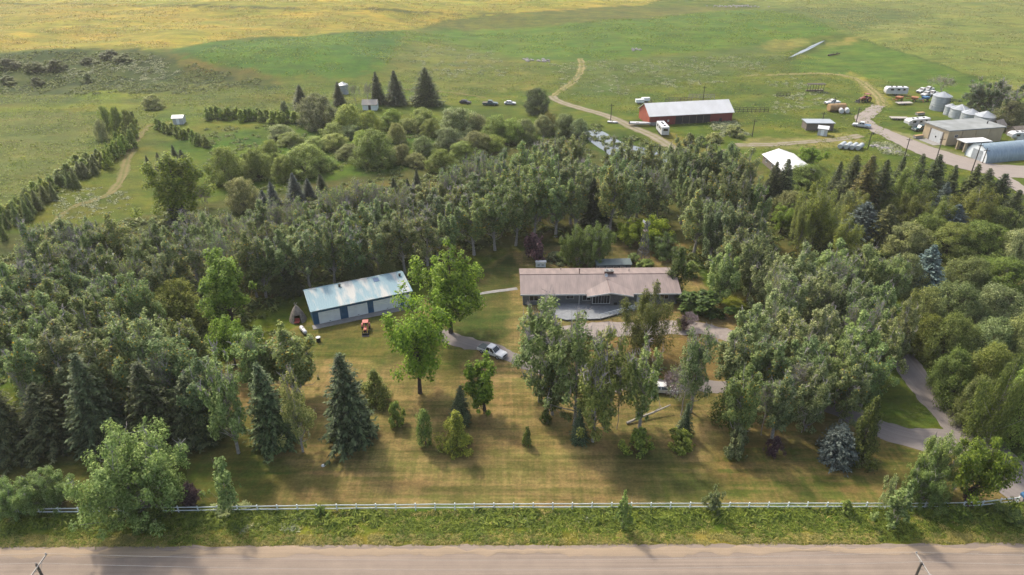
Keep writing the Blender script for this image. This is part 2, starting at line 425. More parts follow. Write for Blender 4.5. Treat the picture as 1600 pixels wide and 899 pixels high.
GK = np.array([.46, .48, .43]); FARK = np.array([.80, .90, .52])
def make_ground():
    ys = [-70.0]
    while ys[-1] < 5000:
        y = ys[-1]
        ys.append(y + (6 if y < 40 else 0.55 if y < 120 else 0.55 + (y - 120) * 0.0105))
    xs = [0.0]
    while xs[-1] < 4200:
        x = xs[-1]
        xs.append(x + (0.6 if x < 70 else 0.6 + (x - 70) * 0.0085))
    xs = np.array([-v for v in xs[:0:-1]] + xs); ys = np.array(ys)
    X, Y = np.meshgrid(xs, ys); ny, nx = X.shape
    Xf, Yf = X.ravel(), Y.ravel()
    Z = terrain(Xf, Yf)
    c1 = np.tile(FARK * GK * np.array(OLIVE[0]), (len(Xf), 1)); c2 = np.tile(FARK * GK * np.array(OLIVE[1]), (len(Xf), 1))
    rows = np.zeros(len(Xf)); lawn = np.zeros(len(Xf))
    n1 = vnoise(Xf / 9, Yf / 9, 21) - .5 + .6 * (vnoise(Xf / 3.1, Yf / 3.1, 22) - .5) + .4 * (vnoise(Xf / 1.1, Yf / 1.1, 23) - .5)
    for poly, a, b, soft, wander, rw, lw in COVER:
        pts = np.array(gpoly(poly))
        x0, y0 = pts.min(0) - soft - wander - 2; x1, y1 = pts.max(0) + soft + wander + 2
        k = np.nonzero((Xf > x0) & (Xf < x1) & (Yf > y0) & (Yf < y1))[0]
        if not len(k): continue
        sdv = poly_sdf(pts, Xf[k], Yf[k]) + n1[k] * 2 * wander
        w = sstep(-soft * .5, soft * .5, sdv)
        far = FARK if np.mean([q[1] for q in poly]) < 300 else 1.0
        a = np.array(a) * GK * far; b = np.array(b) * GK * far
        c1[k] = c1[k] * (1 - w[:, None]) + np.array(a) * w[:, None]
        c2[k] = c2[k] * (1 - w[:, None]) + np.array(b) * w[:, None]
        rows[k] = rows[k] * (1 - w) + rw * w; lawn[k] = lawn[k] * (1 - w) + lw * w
    me = bpy.data.meshes.new('ground')
    me.vertices.add(len(Xf)); me.vertices.foreach_set('co', np.stack([Xf, Yf, Z], 1).astype(np.float32).ravel())
    i = np.arange(ny - 1)[:, None] * nx + np.arange(nx - 1)[None]
    q = np.stack([i, i + 1, i + nx + 1, i + nx], -1).reshape(-1).astype(np.int32)
    me.loops.add(len(q)); me.loops.foreach_set('vertex_index', q)
    me.polygons.add(len(q) // 4); me.polygons.foreach_set('loop_start', np.arange(0, len(q), 4, dtype=np.int32))
    me.update(calc_edges=True)
    me.polygons.foreach_set('use_smooth', np.ones(len(q) // 4, bool))
    for nm, c in (('cover', c1), ('cover2', c2)):
        at = me.attributes.new(nm, 'FLOAT_COLOR', 'POINT')
        at.data.foreach_set('color', np.concatenate([c, np.ones((len(c), 1))], 1).astype(np.float32).ravel())
    for nm, c in (('rows', rows), ('lawn', lawn)):
        at = me.attributes.new(nm, 'FLOAT', 'POINT'); at.data.foreach_set('value', c.astype(np.float32))
    m, n, l, b = _new('ground_cover')
    b.inputs['Roughness'].default_value = 0.95; b.inputs['Specular IOR Level'].default_value = 0.1
    A1 = n.new('ShaderNodeAttribute'); A1.attribute_name = 'cover'
    A2 = n.new('ShaderNodeAttribute'); A2.attribute_name = 'cover2'
    AR = n.new('ShaderNodeAttribute'); AR.attribute_name = 'rows'
    AL = n.new('ShaderNodeAttribute'); AL.attribute_name = 'lawn'
    tc = n.new('ShaderNodeTexCoord')
    def noise(scale, detail=4, st=(1, 1, 1), rot=0, rough=0.6):
        mp = n.new('ShaderNodeMapping'); mp.inputs['Scale'].default_value = st; mp.inputs['Rotation'].default_value = (0, 0, rot)
        l.new(tc.outputs['Object'], mp.inputs['Vector'])
        z = n.new('ShaderNodeTexNoise'); z.inputs['Scale'].default_value = scale; z.inputs['Detail'].default_value = detail; z.inputs['Roughness'].default_value = rough
        l.new(mp.outputs['Vector'], z.inputs['Vector']); return z.outputs['Fac']
    def math_(op, a, bb):
        q_ = n.new('ShaderNodeMath'); q_.operation = op
        for s_, v in zip(q_.inputs, (a, bb)):
            if isinstance(v, (int, float)): s_.default_value = v
            else: l.new(v, s_)
        return q_.outputs[0]
    def mrange(v, a, b_, c, d):
        q_ = n.new('ShaderNodeMapRange'); l.new(v, q_.inputs['Value'])
        for k_, x_ in zip(('From Min', 'From Max', 'To Min', 'To Max'), (a, b_, c, d)): q_.inputs[k_].default_value = x_
        return q_.outputs['Result']
    patch = noise(0.11, 6, rough=0.65)
    patch2 = noise(0.55, 5, rough=0.7)
    streak = noise(1.0, 3, (0.05, 1.1, 1))
    cross = noise(1.0, 3, (1.3, 0.10, 1))
    mixv = math_('ADD', math_('MULTIPLY', patch, 0.7), math_('MULTIPLY', patch2, 0.3))
    st = math_('ADD', math_('MULTIPLY', math_('SUBTRACT', streak, 0.5), 0.75), math_('MULTIPLY', math_('SUBTRACT', cross, 0.5), 0.45))
    mixv = math_('ADD', mixv, math_('MULTIPLY', st, AR.outputs['Fac']))
    fac = mrange(mixv, 0.40, 0.60, 0, 1)
    mx = n.new('ShaderNodeMix'); mx.data_type = 'RGBA'
    l.new(fac, mx.inputs['Factor']); l.new(A1.outputs['Color'], mx.inputs['A']); l.new(A2.outputs['Color'], mx.inputs['B'])
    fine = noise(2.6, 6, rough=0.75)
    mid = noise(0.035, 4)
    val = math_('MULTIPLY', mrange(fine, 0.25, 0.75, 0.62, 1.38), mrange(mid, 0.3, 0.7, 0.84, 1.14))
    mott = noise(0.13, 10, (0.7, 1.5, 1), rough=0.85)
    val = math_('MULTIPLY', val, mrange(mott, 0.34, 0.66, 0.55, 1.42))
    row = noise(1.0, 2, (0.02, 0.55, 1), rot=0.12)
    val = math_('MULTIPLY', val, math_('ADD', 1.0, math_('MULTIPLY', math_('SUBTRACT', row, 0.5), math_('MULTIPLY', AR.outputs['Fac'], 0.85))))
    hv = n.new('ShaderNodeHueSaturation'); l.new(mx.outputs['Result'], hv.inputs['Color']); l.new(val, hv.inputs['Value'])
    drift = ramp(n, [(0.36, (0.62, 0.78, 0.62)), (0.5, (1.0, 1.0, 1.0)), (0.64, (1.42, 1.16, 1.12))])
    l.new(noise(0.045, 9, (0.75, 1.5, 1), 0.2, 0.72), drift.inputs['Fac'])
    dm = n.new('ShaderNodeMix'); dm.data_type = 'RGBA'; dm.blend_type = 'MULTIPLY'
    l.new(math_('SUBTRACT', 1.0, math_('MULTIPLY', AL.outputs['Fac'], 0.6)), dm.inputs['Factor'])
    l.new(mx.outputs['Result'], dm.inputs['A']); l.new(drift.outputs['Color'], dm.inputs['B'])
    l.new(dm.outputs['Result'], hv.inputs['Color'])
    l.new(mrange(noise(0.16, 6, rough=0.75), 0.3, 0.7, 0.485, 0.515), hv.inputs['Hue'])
    l.new(hv.outputs['Color'], b.inputs['Base Color'])
    bp = n.new('ShaderNodeBump'); bp.inputs['Strength'].default_value = 0.7; bp.inputs['Distance'].default_value = 0.25
    l.new(noise(1.7, 8, rough=0.8), bp.inputs['Height']); l.new(bp.outputs['Normal'], b.inputs['Normal'])
    me.materials.append(m)
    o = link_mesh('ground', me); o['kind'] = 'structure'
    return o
make_ground()

def gravel(name, a, b_, along=None, grass=None, ruts=0.0):
    m, n, l, b = _new(name)
    b.inputs['Roughness'].default_value = 0.95; b.inputs['Specular IOR Level'].default_value = 0.15
    tc = n.new('ShaderNodeTexCoord')
    def noise(scale, detail, st=(1, 1, 1), rough=0.65):
        mp = n.new('ShaderNodeMapping'); mp.inputs['Scale'].default_value = st
        l.new(tc.outputs['UV' if along else 'Object'], mp.inputs['Vector'])
        z = n.new('ShaderNodeTexNoise'); z.inputs['Scale'].default_value = scale; z.inputs['Detail'].default_value = detail; z.inputs['Roughness'].default_value = rough
        l.new(mp.outputs['Vector'], z.inputs['Vector']); return z.outputs['Fac']
    big = noise(0.35, 6); fine = noise(7.0, 6, rough=0.8)
    lanes = noise(1.0, 6, (0.012, 1.7, 1), rough=0.75) if along else noise(0.9, 4)
    if along:
        ln2 = noise(1.0, 5, (0.02, 5.5, 1), 0.7); am = n.new('ShaderNodeMath'); am.operation = 'MULTIPLY_ADD'
        l.new(ln2, am.inputs[0]); am.inputs[1].default_value = .45
        a3 = n.new('ShaderNodeMath'); a3.operation = 'MULTIPLY'; l.new(lanes, a3.inputs[0]); a3.inputs[1].default_value = .55
        l.new(a3.outputs[0], am.inputs[2]); lanes = am.outputs[0]
    def mr(v, a0, a1, c, d):
        q_ = n.new('ShaderNodeMapRange'); l.new(v, q_.inputs['Value'])
        for k_, x_ in zip(('From Min', 'From Max', 'To Min', 'To Max'), (a0, a1, c, d)): q_.inputs[k_].default_value = x_
        return q_.outputs['Result']
    ad = n.new('ShaderNodeMath'); ad.operation = 'ADD'
    l.new(mr(lanes, 0.40, 0.60, 0, 0.75), ad.inputs[0]); l.new(mr(big, 0.3, 0.7, 0, 0.4), ad.inputs[1])
    mx = n.new('ShaderNodeMix'); mx.data_type = 'RGBA'
    l.new(ad.outputs[0], mx.inputs['Factor']); mx.inputs['A'].default_value = (*[v * AK for v in a], 1); mx.inputs['B'].default_value = (*[v * AK for v in b_], 1)
    res = mx.outputs['Result']
    if grass:
        sp = n.new('ShaderNodeSeparateXYZ'); l.new(tc.outputs['UV'], sp.inputs['Vector'])
        ab = n.new('ShaderNodeMath'); ab.operation = 'ABSOLUTE'; l.new(sp.outputs['Y'], ab.inputs[0])
        df = n.new('ShaderNodeMath'); df.operation = 'SUBTRACT'; l.new(ab.outputs[0], df.inputs[0]); df.inputs[1].default_value = ruts
        a2 = n.new('ShaderNodeMath'); a2.operation = 'ABSOLUTE'; l.new(df.outputs[0], a2.inputs[0])
        gm = n.new('ShaderNodeMath'); gm.operation = 'ADD'; l.new(mr(a2.outputs[0], 0.15, 0.75, 0, .75), gm.inputs[0]); l.new(mr(noise(0.45, 6, rough=0.75), 0.35, 0.65, -.35, .55), gm.inputs[1])
        gm.use_clamp = True
        mg = n.new('ShaderNodeMix'); mg.data_type = 'RGBA'; l.new(gm.outputs[0], mg.inputs['Factor']); l.new(res, mg.inputs['A']); mg.inputs['B'].default_value = (*[v * AK for v in grass], 1)
        res = mg.outputs['Result']
    hv = n.new('ShaderNodeHueSaturation'); l.new(res, hv.inputs['Color']); l.new(mr(fine, 0.25, 0.75, 0.82, 1.18), hv.inputs['Value'])
    l.new(hv.outputs['Color'], b.inputs['Base Color'])
    bp = n.new('ShaderNodeBump'); bp.inputs['Strength'].default_value = 0.4; bp.inputs['Distance'].default_value = 0.03
    l.new(fine, bp.inputs['Height']); l.new(bp.outputs['Normal'], b.inputs['Normal'])
    return m
M['road'] = gravel('road_gravel', (0.215, 0.172, 0.138), (0.365, 0.290, 0.228), along=True)
M['roadedge'] = gravel('road_edge_sand', (0.32, 0.245, 0.165), (0.42, 0.32, 0.225), along=True)
M['drive'] = gravel('drive_gravel', (0.20, 0.175, 0.165), (0.30, 0.265, 0.24), along=True)
M['farmroad'] = gravel('farm_road_gravel', (0.26, 0.22, 0.165), (0.37, 0.31, 0.24), along=True, grass=(0.20, 0.185, 0.085), ruts=1.0)
M['yard'] = gravel('yard_gravel', (0.28, 0.24, 0.215), (0.37, 0.32, 0.275), along=True)
M['sandtrack'] = gravel('sand_track', (0.27, 0.215, 0.090), (0.40, 0.315, 0.150), along=True, grass=(0.15, 0.16, 0.030), ruts=1.0)
M['dirtpath'] = gravel('dirt_path', (0.17, 0.145, 0.050), (0.25, 0.20, 0.080), along=True, grass=(0.12, 0.135, 0.024), ruts=.65)
M['apron'] = gravel('apron_gravel', (0.27, 0.232, 0.205), (0.37, 0.315, 0.28))
M['concrete'] = gravel('concrete', (0.28, 0.27, 0.26), (0.36, 0.345, 0.325))
M['roadtrack'] = gravel('road_wheel_track', (0.34, 0.27, 0.235), (0.47, 0.38, 0.33), along=True)

def catmull(pts, step):
    pts = [np.array(p, float) for p in pts]
    out = []
    for i in range(len(pts) - 1):
        p0 = pts[max(i - 1, 0)]; p1 = pts[i]; p2 = pts[i + 1]; p3 = pts[min(i + 2, len(pts) - 1)]
        k = max(2, int(np.linalg.norm(p2 - p1) / step))
        for t in np.linspace(0, 1, k, endpoint=False):
            out.append(.5 * ((2 * p1) + (-p0 + p2) * t + (2 * p0 - 5 * p1 + 4 * p2 - p3) * t * t + (-p0 + 3 * p1 - 3 * p2 + p3) * t ** 3))
    out.append(pts[-1]); return np.array(out)

def strip(name, pix, w, mat, lift, step=0.6, ragged=0.25, seed=1, ground=None):
    """a laid track: centre line through ground points, ragged edges, draped on the terrain"""
    c = catmull(ground if ground is not None else [G(x, y)[:2] for x, y in pix], step)
    n = len(c)
    ww = np.interp(np.linspace(0, 1, n), np.linspace(0, 1, len(w)), w) if isinstance(w, (list, tuple)) else np.full(n, w)
    t = np.gradient(c, axis=0); t = t / np.linalg.norm(t, axis=1, keepdims=True)
    nn = np.stack([-t[:, 1], t[:, 0]], 1)
    s = np.concatenate([[0], np.cumsum(np.linalg.norm(np.diff(c, axis=0), axis=1))])
    l_ = ww / 2 + ragged * 2 * (vnoise(s / 2.2, s * 0 + seed, seed) - .5) + ragged * (vnoise(s / .7, s * 0 + seed, seed + 7) - .5)
    r_ = ww / 2 + ragged * 2 * (vnoise(s / 2.0, s * 0 + seed, seed + 3) - .5) + ragged * (vnoise(s / .7, s * 0 + seed, seed + 9) - .5)
    K = 6
    V = []; UV = []
    for k in range(K + 1):
        f = k / K
        off = -r_ * (1 - f) + l_ * f
        p = c + nn * off[:, None]
        z = terrain(p[:, 0], p[:, 1]) + lift + 0.05 * (1 - (2 * f - 1) ** 2)
        V.append(np.column_stack([p, z])); UV.append(np.column_stack([s, off]))
    V = np.stack(V, 1).reshape(-1, 3); UV = np.stack(UV, 1).reshape(-1, 2)
    F = []
    for i in range(n - 1):
        for k in range(K):
            a = i * (K + 1) + k
            F.append((a, a + K + 1, a + K + 2, a + 1))
    me = bpy.data.meshes.new(name); me.from_pydata(V.tolist(), [], F); me.materials.append(M[mat])
    uv = me.uv_layers.new(name='uv')
    vi = np.empty(len(me.loops), np.int32); me.loops.foreach_get('vertex_index', vi)
    uv.data.foreach_set('uv', UV[vi].astype(np.float32).ravel())
    me.polygons.foreach_set('use_smooth', [True] * len(F)); me.update()
    # faces must look up
    if me.polygons[0].normal.z < 0: me.flip_normals()
    o = link_mesh(name, me); o['kind'] = 'structure'
    return o

# front gravel road runs across the bottom of the picture
EL, ER = G(0, 854.5), G(1600, 849.5)
rd = (ER - EL).normalized(); rn = Vector((rd.y, -rd.x, 0))
def onroad(s_, off): return tuple((EL + rd * s_ + rn * off)[:2])
strip('road', None, 13.0, 'road', 0.03, ragged=0.22, ground=[onroad(s_, 6.5) for s_ in range(-140, 260, 20)])
strip('road_shoulder', None, 1.0, 'roadedge', 0.062, ragged=0.35, seed=4, ground=[onroad(s_, 0.95) for s_ in range(-140, 260, 20)])
strip('driveway', [(1905, 858), (1800, 815), (1640, 776), (1590, 752), (1548, 712), (1505, 668), (1452, 612), (1416, 570), (1390, 530), (1372, 480)], [8, 8, 8, 7.5, 6.2, 5.2, 4.8, 4.4, 4], 'drive', 0.02, ragged=0.35)
strip('driveway_loop', [(1545, 712), (1490, 692), (1440, 688), (1390, 676), (1340, 654), (1300, 636), (1220, 618), (1130, 605), (1050, 602), (950, 601), (880, 588), (830, 571), (780, 550), (735, 537), (685, 521)], [6, 4.2, 3.8, 3.4, 3.2, 3.2, 3.4], 'drive', 0.026, ragged=0.35, seed=5)
strip('gravel_loop', [(835, 572), (836, 545), (868, 524), (925, 516), (990, 515), (1060, 512), (1118, 518), (1160, 538), (1195, 575), (1225, 616)], [3.0, 3.4, 5.0, 4.8, 3.8, 3.4, 3.0], 'apron', 0.032, ragged=0.4, seed=6)
strip('footpath', [(690, 470), (745, 460), (808, 451)], 1.0, 'concrete', 0.02, ragged=0.06, seed=8)
strip('farm_road', [(862, 150), (868, 156), (885, 163), (905, 169), (950, 182), (985, 198), (1020, 213), (1048, 230), (1075, 250), (1100, 270)], [3.6, 4.2, 4.4, 4.4], 'farmroad', 0.05, step=1.2, ragged=0.3, seed=9)
strip('field_track', [(907, 92), (909, 104), (905, 116), (893, 130), (876, 142), (864, 151)], [2.6, 3.6, 2.8, 2.4], 'sandtrack', 0.05, step=1.2, ragged=0.6, seed=10)
strip('yard_road', [(1900, 276), (1700, 270), (1600, 269), (1545, 264), (1490, 250), (1440, 233), (1395, 213), (1362, 198), (1348, 186), (1360, 176), (1374, 165)], [8, 8, 9, 11, 11, 8, 6, 5.5, 4.5], 'yard', 0.06, step=1.2, ragged=0.5, seed=11)
strip('farm_lane', [(1552, 267), (1580, 286), (1610, 304), (1700, 350)], [4.5, 4, 4], 'yard', 0.07, step=1.0, ragged=0.3, seed=12)
strip('sand_track', [(1376, 166), (1374, 154), (1358, 138), (1338, 124), (1308, 117), (1270, 115), (1220, 117), (1150, 119)], [4.5, 5.5, 5, 4, 3, 2, 1.4], 'sandtrack', 0.06, step=1.2, ragged=0.8, seed=13)
strip('yard_track', [(1150, 227), (1210, 226), (1260, 222), (1310, 218), (1345, 212)], [4, 3.4, 3], 'farmroad', 0.055, step=1.0, ragged=0.6, seed=14)
strip('dirt_path', [(236, 196), (222, 208), (206, 232), (197, 256), (188, 284), (165, 306), (120, 322), (92, 342), (60, 380)], [1.6, 2.4, 3.0, 2.6, 1.6, 1.2], 'dirtpath', 0.04, ragged=0.5, seed=15)
strip('meadow_track', [(620, 139), (660, 141), (720, 147), (760, 153)], [1.0, 1.4, 1.0], 'dirtpath', 0.05, ragged=0.4, seed=16)

# water
def water_mat():
    m, n, l, b = _new('pond_water')
    b.inputs['Base Color'].default_value = (0.05, 0.06, 0.055, 1); b.inputs['Roughness'].default_value = 0.06
    b.inputs['IOR'].default_value = 1.33; b.inputs['Specular IOR Level'].default_value = 1.0
    tc = n.new('ShaderNodeTexCoord'); z = n.new('ShaderNodeTexNoise'); z.inputs['Scale'].default_value = 1.2; z.inputs['Detail'].default_value = 3
    l.new(tc.outputs['Object'], z.inputs['Vector'])
    bp = n.new('ShaderNodeBump'); bp.inputs['Strength'].default_value = 0.08; bp.inputs['Distance'].default_value = 0.05
    l.new(z.outputs['Fac'], bp.inputs['Height']); l.new(bp.outputs['Normal'], b.inputs['Normal'])
    return m
M['water'] = water_mat()
def water(pix, name='pond_water', seed=1):
    g = catmull([G(x, y)[:2] for x, y in pix + pix[:1]], 1.5)[:-1]
    k = np.arange(len(g)); c = g.mean(0)
    g = g + unit(g - c) * (0.8 * (vnoise(k * .37, k * 0., seed) - .5))[:, None]
    me = bpy.data.meshes.new(name)
    z = float(np.median(terrain(g[:, 0], g[:, 1]))) + 0.06
    me.from_pydata([(x, y, max(z, float(terrain(x, y)) + 0.05)) for x, y in g], [], [list(range(len(g)))])
    me.materials.append(M['water']); me.update()
    if me.polygons[0].normal.z < 0: me.flip_normals()
    o = link_mesh(name, me); o['kind'] = 'structure'
water([(908, 206), (925, 203), (942, 206), (972, 222), (1010, 232), (1048, 240), (1064, 256), (1045, 270), (1000, 262), (960, 246), (928, 226)])
water([(1232, 90.5), (1244, 84), (1262, 74.5), (1276, 68), (1288, 64), (1283, 67.5), (1266, 77), (1248, 85.5)], 'ditch_water', 2)
water([(160, 372), (176, 366), (188, 384), (184, 412), (166, 416)], 'pond_water', 3)
water([(440, 412), (500, 392), (560, 372), (606, 362), (616, 374), (570, 388), (510, 406), (460, 422)], 'pond_water', 4)
water([(640, 252), (655, 250), (662, 257), (644, 262)], 'pond_water', 5)
water([(212, 424), (228, 416), (240, 424), (226, 440)], 'pond_water', 6)

# ------------------------------------------------------------------ trees
def shape_fn(kind):
    return {
        'poplar': lambda t: np.sin(PI * np.clip(t * .86 + .11, 0, 1)) ** .75 * (1 - .25 * t),
        'round': lambda t: np.sqrt(np.clip(1 - (1.75 * t - .78) ** 2, 0.02, 1)),
        'dome': lambda t: np.sqrt(np.clip(1 - (t * .98) ** 2.2, 0.02, 1)),
        'column': lambda t: np.clip(np.sin(PI * np.clip(t * .82 + .15, 0, 1)), 0, 1) ** .5,
        'cone': lambda t: np.clip(1 - t, 0.03, 1) ** .75 * np.clip(.72 + 3 * t, 0, 1),
    }[kind]

def broad(seed, H, R, cb, shape, nc, nl, rc, ll, lw, vs=1.1, lobes=.25, up=.45, inner=.5, droop=0.0, stems=1, tr=0.02, leafmat_='poplar', bark='bark', twigs=0, limb=.45, tw_mat=None, plumes=0):
    """returns (crown mesh, trunk mesh, H, R): leaf blades in clumps at limb ends, trunk with limbs reaching them"""
    rng = np.random.default_rng(seed)
    f = shape_fn(shape)
    t = rng.random(nc) ** .9
    ph = rng.random(nc) * 2 * PI
    p1, p2, p3 = rng.random(3) * 6.28
    lob = 1 + lobes * np.sin(2 * ph + p1 + 3 * t) + lobes * .8 * np.sin(3 * ph + p2 - 6 * t) + lobes * .5 * np.sin(5 * ph + p3 + 9 * t)
    rad = f(t) * R * .88 * lob * (rng.random(nc) ** inner)
    lean = rng.normal(size=2) * .05 * H
    C = np.stack([np.cos(ph) * rad + lean[0] * t, np.sin(ph) * rad + lean[1] * t, H * (cb + (1 - cb) * t * .97)], 1)
    if plumes:
        npl = int(nc * .74); pi_ = rng.integers(plumes, size=npl)
        pr = R * np.sqrt((np.arange(plumes) + .15) / plumes) * (.62 + .3 * rng.random(plumes)); pa = np.arange(plumes) * 2.4 + rng.random(plumes) * .8
        pz = H * (1 - .36 * (pr / R) ** 1.5) * (.86 + .14 * rng.random(plumes)); pz[0] = H
        sp_ = .22 + .78 * rng.random(npl) ** .8
        rr_ = pr[pi_] * sp_ ** .55
        rho = R * .30 * np.sin(PI * np.clip(sp_ * .86 + .10, 0, 1)) ** .8
        sc_ = rdir(rng, npl) * (rho * rng.random(npl) ** .4)[:, None]
        zz_ = H * cb * .6 + (pz[pi_] - H * cb * .6) * sp_
        C[:npl] = np.stack([np.cos(pa[pi_]) * rr_, np.sin(pa[pi_]) * rr_, zz_], 1) + sc_ * np.array([1, 1, 1.3])
        t[:npl] = np.clip((zz_ / H - cb) / (1 - cb), 0, 1)
        low = np.arange(npl, nc); t[low] *= .62; C[low, 2] = H * (cb + (1 - cb) * t[low])
    rcl = rc * R * (.45 + 1.1 * rng.random(nc)) * (.6 + .4 * f(t))
    wgt = rcl ** 2; cnt = np.maximum(4, (nl * wgt / wgt.sum()).astype(int))
    idx = np.repeat(np.arange(nc), cnt)
    d = rdir(rng, len(idx)); u = rng.random(len(idx)) ** .45
    pos = C[idx] + d * (rcl[idx] * u)[:, None] * np.array([1, 1, vs])
    if droop:
        hang = rng.random(len(idx)) ** 1.5 * droop
        pos[:, 2] -= hang; 
    axis_pt = np.stack([lean[0] * t[idx], lean[1] * t[idx], pos[:, 2] - .15 * H], 1)
    N = unit(d * .5 + unit(pos - axis_pt) * .4 + np.array([0, 0, up + .35]) + rng.normal(size=d.shape) * .55)
    A = rng.normal(size=d.shape) * .8 + np.array([0, 0, .5 - 2.2 * (droop > 0)])
    kr = R / max(np.percentile(np.hypot(pos[:, 0], pos[:, 1]), 97), .1); kz = H / max(np.percentile(pos[:, 2], 99.7), .1)
    kk = np.array([kr, kr, kz]); pos = pos * kk; C = C * kk; rcl = rcl * kr
    keep = pos[:, 2] > 0.12
    L = ll * (.6 + .8 * rng.random(len(idx)))
    K = kites(pos, A, N, L, L * lw)
    K = K.reshape(-1, 4, 3)[keep].reshape(-1, 3)
    crown = quad_mesh('crown', K, leafmat_)
    tb = MB()
    r0 = tr * H
    trunks = []
    for s_ in range(stems):
        a = 2 * PI * s_ / stems + rng.random()
        b0 = Vector((math.cos(a), math.sin(a), 0)) * (0 if stems == 1 else .25 * r0 * 4)
        sp = 0 if stems == 1 else R * .45
        pts = []
        top = min(.93, cb + (1 - cb) * .9)
        for k in range(7):
            q = k / 6
            pts.append(Vector((b0.x + math.cos(a) * sp * q + lean[0] * q + rng.normal() * .012 * H * q, b0.y + math.sin(a) * sp * q + lean[1] * q + rng.normal() * .012 * H * q, H * top * q - (.15 if k == 0 else 0))))
        rr = r0 / math.sqrt(stems)
        tb.tube(pts, [rr * (1.25 if k == 0 else 1) * (1 - .86 * k / 6) for k in range(7)], 7)
        trunks.append(pts)
    pick = rng.permutation(nc)[:int(nc * limb)]
    for c in pick:
        e = Vector(C[c]); tk = trunks[rng.integers(len(trunks))]
        zs = max(.14 * H * (cb > .1), e.z - .55 * math.hypot(e.x, e.y) - .12 * H)
        q = min(max(zs / (H * .93), 0.02), .97) * 6; k = int(q); s0 = tk[k].lerp(tk[min(k + 1, 6)], q - k)
        mid = s0.lerp(e, .5) + Vector((0, 0, -.04 * H * rng.random())) + Vector(rng.normal(size=3) * .02 * H)
        r_ = r0 * .34 * (1 - .6 * e.z / H)
        tb.tube([s0, mid, e], [r_, r_ * .6, .012], 4, 0, False)
    for k in range(twigs):
        c = C[rng.integers(nc)] if rng.random() < .4 else C[np.argsort(t)[-max(3, nc // 3):]][rng.integers(max(3, nc // 3))]
        dd = unit(np.array([rng.normal() * .6, rng.normal() * .6, .9 + rng.random()])[None])[0]
        ln = rc * R * (1.0 + 1.6 * rng.random())
        a = Vector(c); b_ = a + Vector(dd) * ln
        m_ = a.lerp(b_, .55) + Vector(rng.normal(size=3) * ln * .08)
        tb.tube([a, m_, b_], [.050, .040, .018], 3, 1 if tw_mat else 0, False)
        for z in range(3):
            q = a.lerp(b_, .3 + .25 * z); e2 = q + (Vector(dd) + Vector(rng.normal(size=3) * .7)) * ln * .35
            tb.tube([q, e2], [.034, .014], 3, 1 if tw_mat else 0, False)
    tm = bpy.data.meshes.new('trunk'); tm.from_pydata(tb.v, [], tb.f)
    tm.materials.append(M[bark])
    if tw_mat: tm.materials.append(M[tw_mat]); tm.polygons.foreach_set('material_index', tb.m)
    tm.update()
    return crown, tm, H, R

def conifer(seed, H, R, cb, leafmat_='spruce', nlev=26, per=11, droop=.35, pw=.85, cards=9, card=.55):
    rng = np.random.default_rng(seed)
    Cs, As, Ns, Ls, Ws = [], [], [], [], []
    tb = MB()
    lean = rng.normal(size=2) * .012 * H
    asym = rng.random(2) * 6.28
    for k in range(nlev):
        q = (k + .5) / nlev
        z = H * (cb + (1 - cb) * q)
        n = max(4, int(per * (1 - q * .55)))
        a0 = rng.random() * 6.28
        for j in range(n):
            a = a0 + 2 * PI * j / n + rng.normal() * .15
            lr = R * ((1 - q) ** pw * (1 - .12 * (q < .08)) + .012) * (.60 + .60 * rng.random()) * (1 + .16 * math.sin(2 * a + asym[0]) + .1 * math.sin(3 * a + asym[1] + 4 * q))
            if rng.random() < .06: lr *= .5
            dr = np.array([math.cos(a), math.sin(a), 0])
            sag = droop * lr * (1.1 - q)
            m = max(3, int(cards * (.35 + .65 * lr / R)))
            s = (np.arange(m) + .6 + .3 * rng.random(m)) / m
            pts = dr * (lr * s)[:, None] + np.array([lean[0] * q, lean[1] * q, z]) + np.array([0, 0, 1]) * (lr * .28 * s * q - sag * s ** 1.4 + .12 * lr * s ** 3)[:, None]
            side = np.array([-dr[1], dr[0], 0])
            for sg in (-1, 1, 0, 0):
                A = dr * .75 + side * (sg * .8) + np.array([0, 0, -.35 if sg else -.15])
                A = np.tile(A, (m, 1)) + rng.normal(size=(m, 3)) * .18
                L = card * (.45 + .62 * (1 - q)) * (.6 + .8 * rng.random(m)) * (.65 + .55 * np.sin(PI * np.clip(s, .1, .9))) * (1 if sg else 1.15)
                Cs.append(pts + A * (L * .4)[:, None] + rng.normal(size=(m, 3)) * .05)
                As.append(A)
                Ns.append(np.tile(np.array([0, 0, 1.0]) + dr * .35, (m, 1)) + rng.normal(size=(m, 3)) * .4)
                Ls.append(L); Ws.append(L * (.34 + .14 * rng.random(m)))
            if k % 2 == 0 and j % 2 == 0:
                tb.tube([(lean[0] * q, lean[1] * q, z), tuple(pts[-1] * .8 + np.array([lean[0] * q, lean[1] * q, z]) * .2)], [.035, .01], 3, 0, False)
    Cs = np.concatenate(Cs); keep = Cs[:, 2] > .1
    K = kites(Cs, np.concatenate(As), np.concatenate(Ns), np.concatenate(Ls), np.concatenate(Ws), .1).reshape(-1, 4, 3)[keep].reshape(-1, 3)
    crown = quad_mesh('crown', K, leafmat_)
    tb.tube([(0, 0, -.15), (lean[0] * .5, lean[1] * .5, H * .5), (lean[0], lean[1], H * .99)], [.016 * H, .010 * H, .012], 7)
    tm = bpy.data.meshes.new('trunk'); tm.from_pydata(tb.v, [], tb.f); tm.materials.append(M['darkbark']); tm.update()
    return crown, tm, H, R

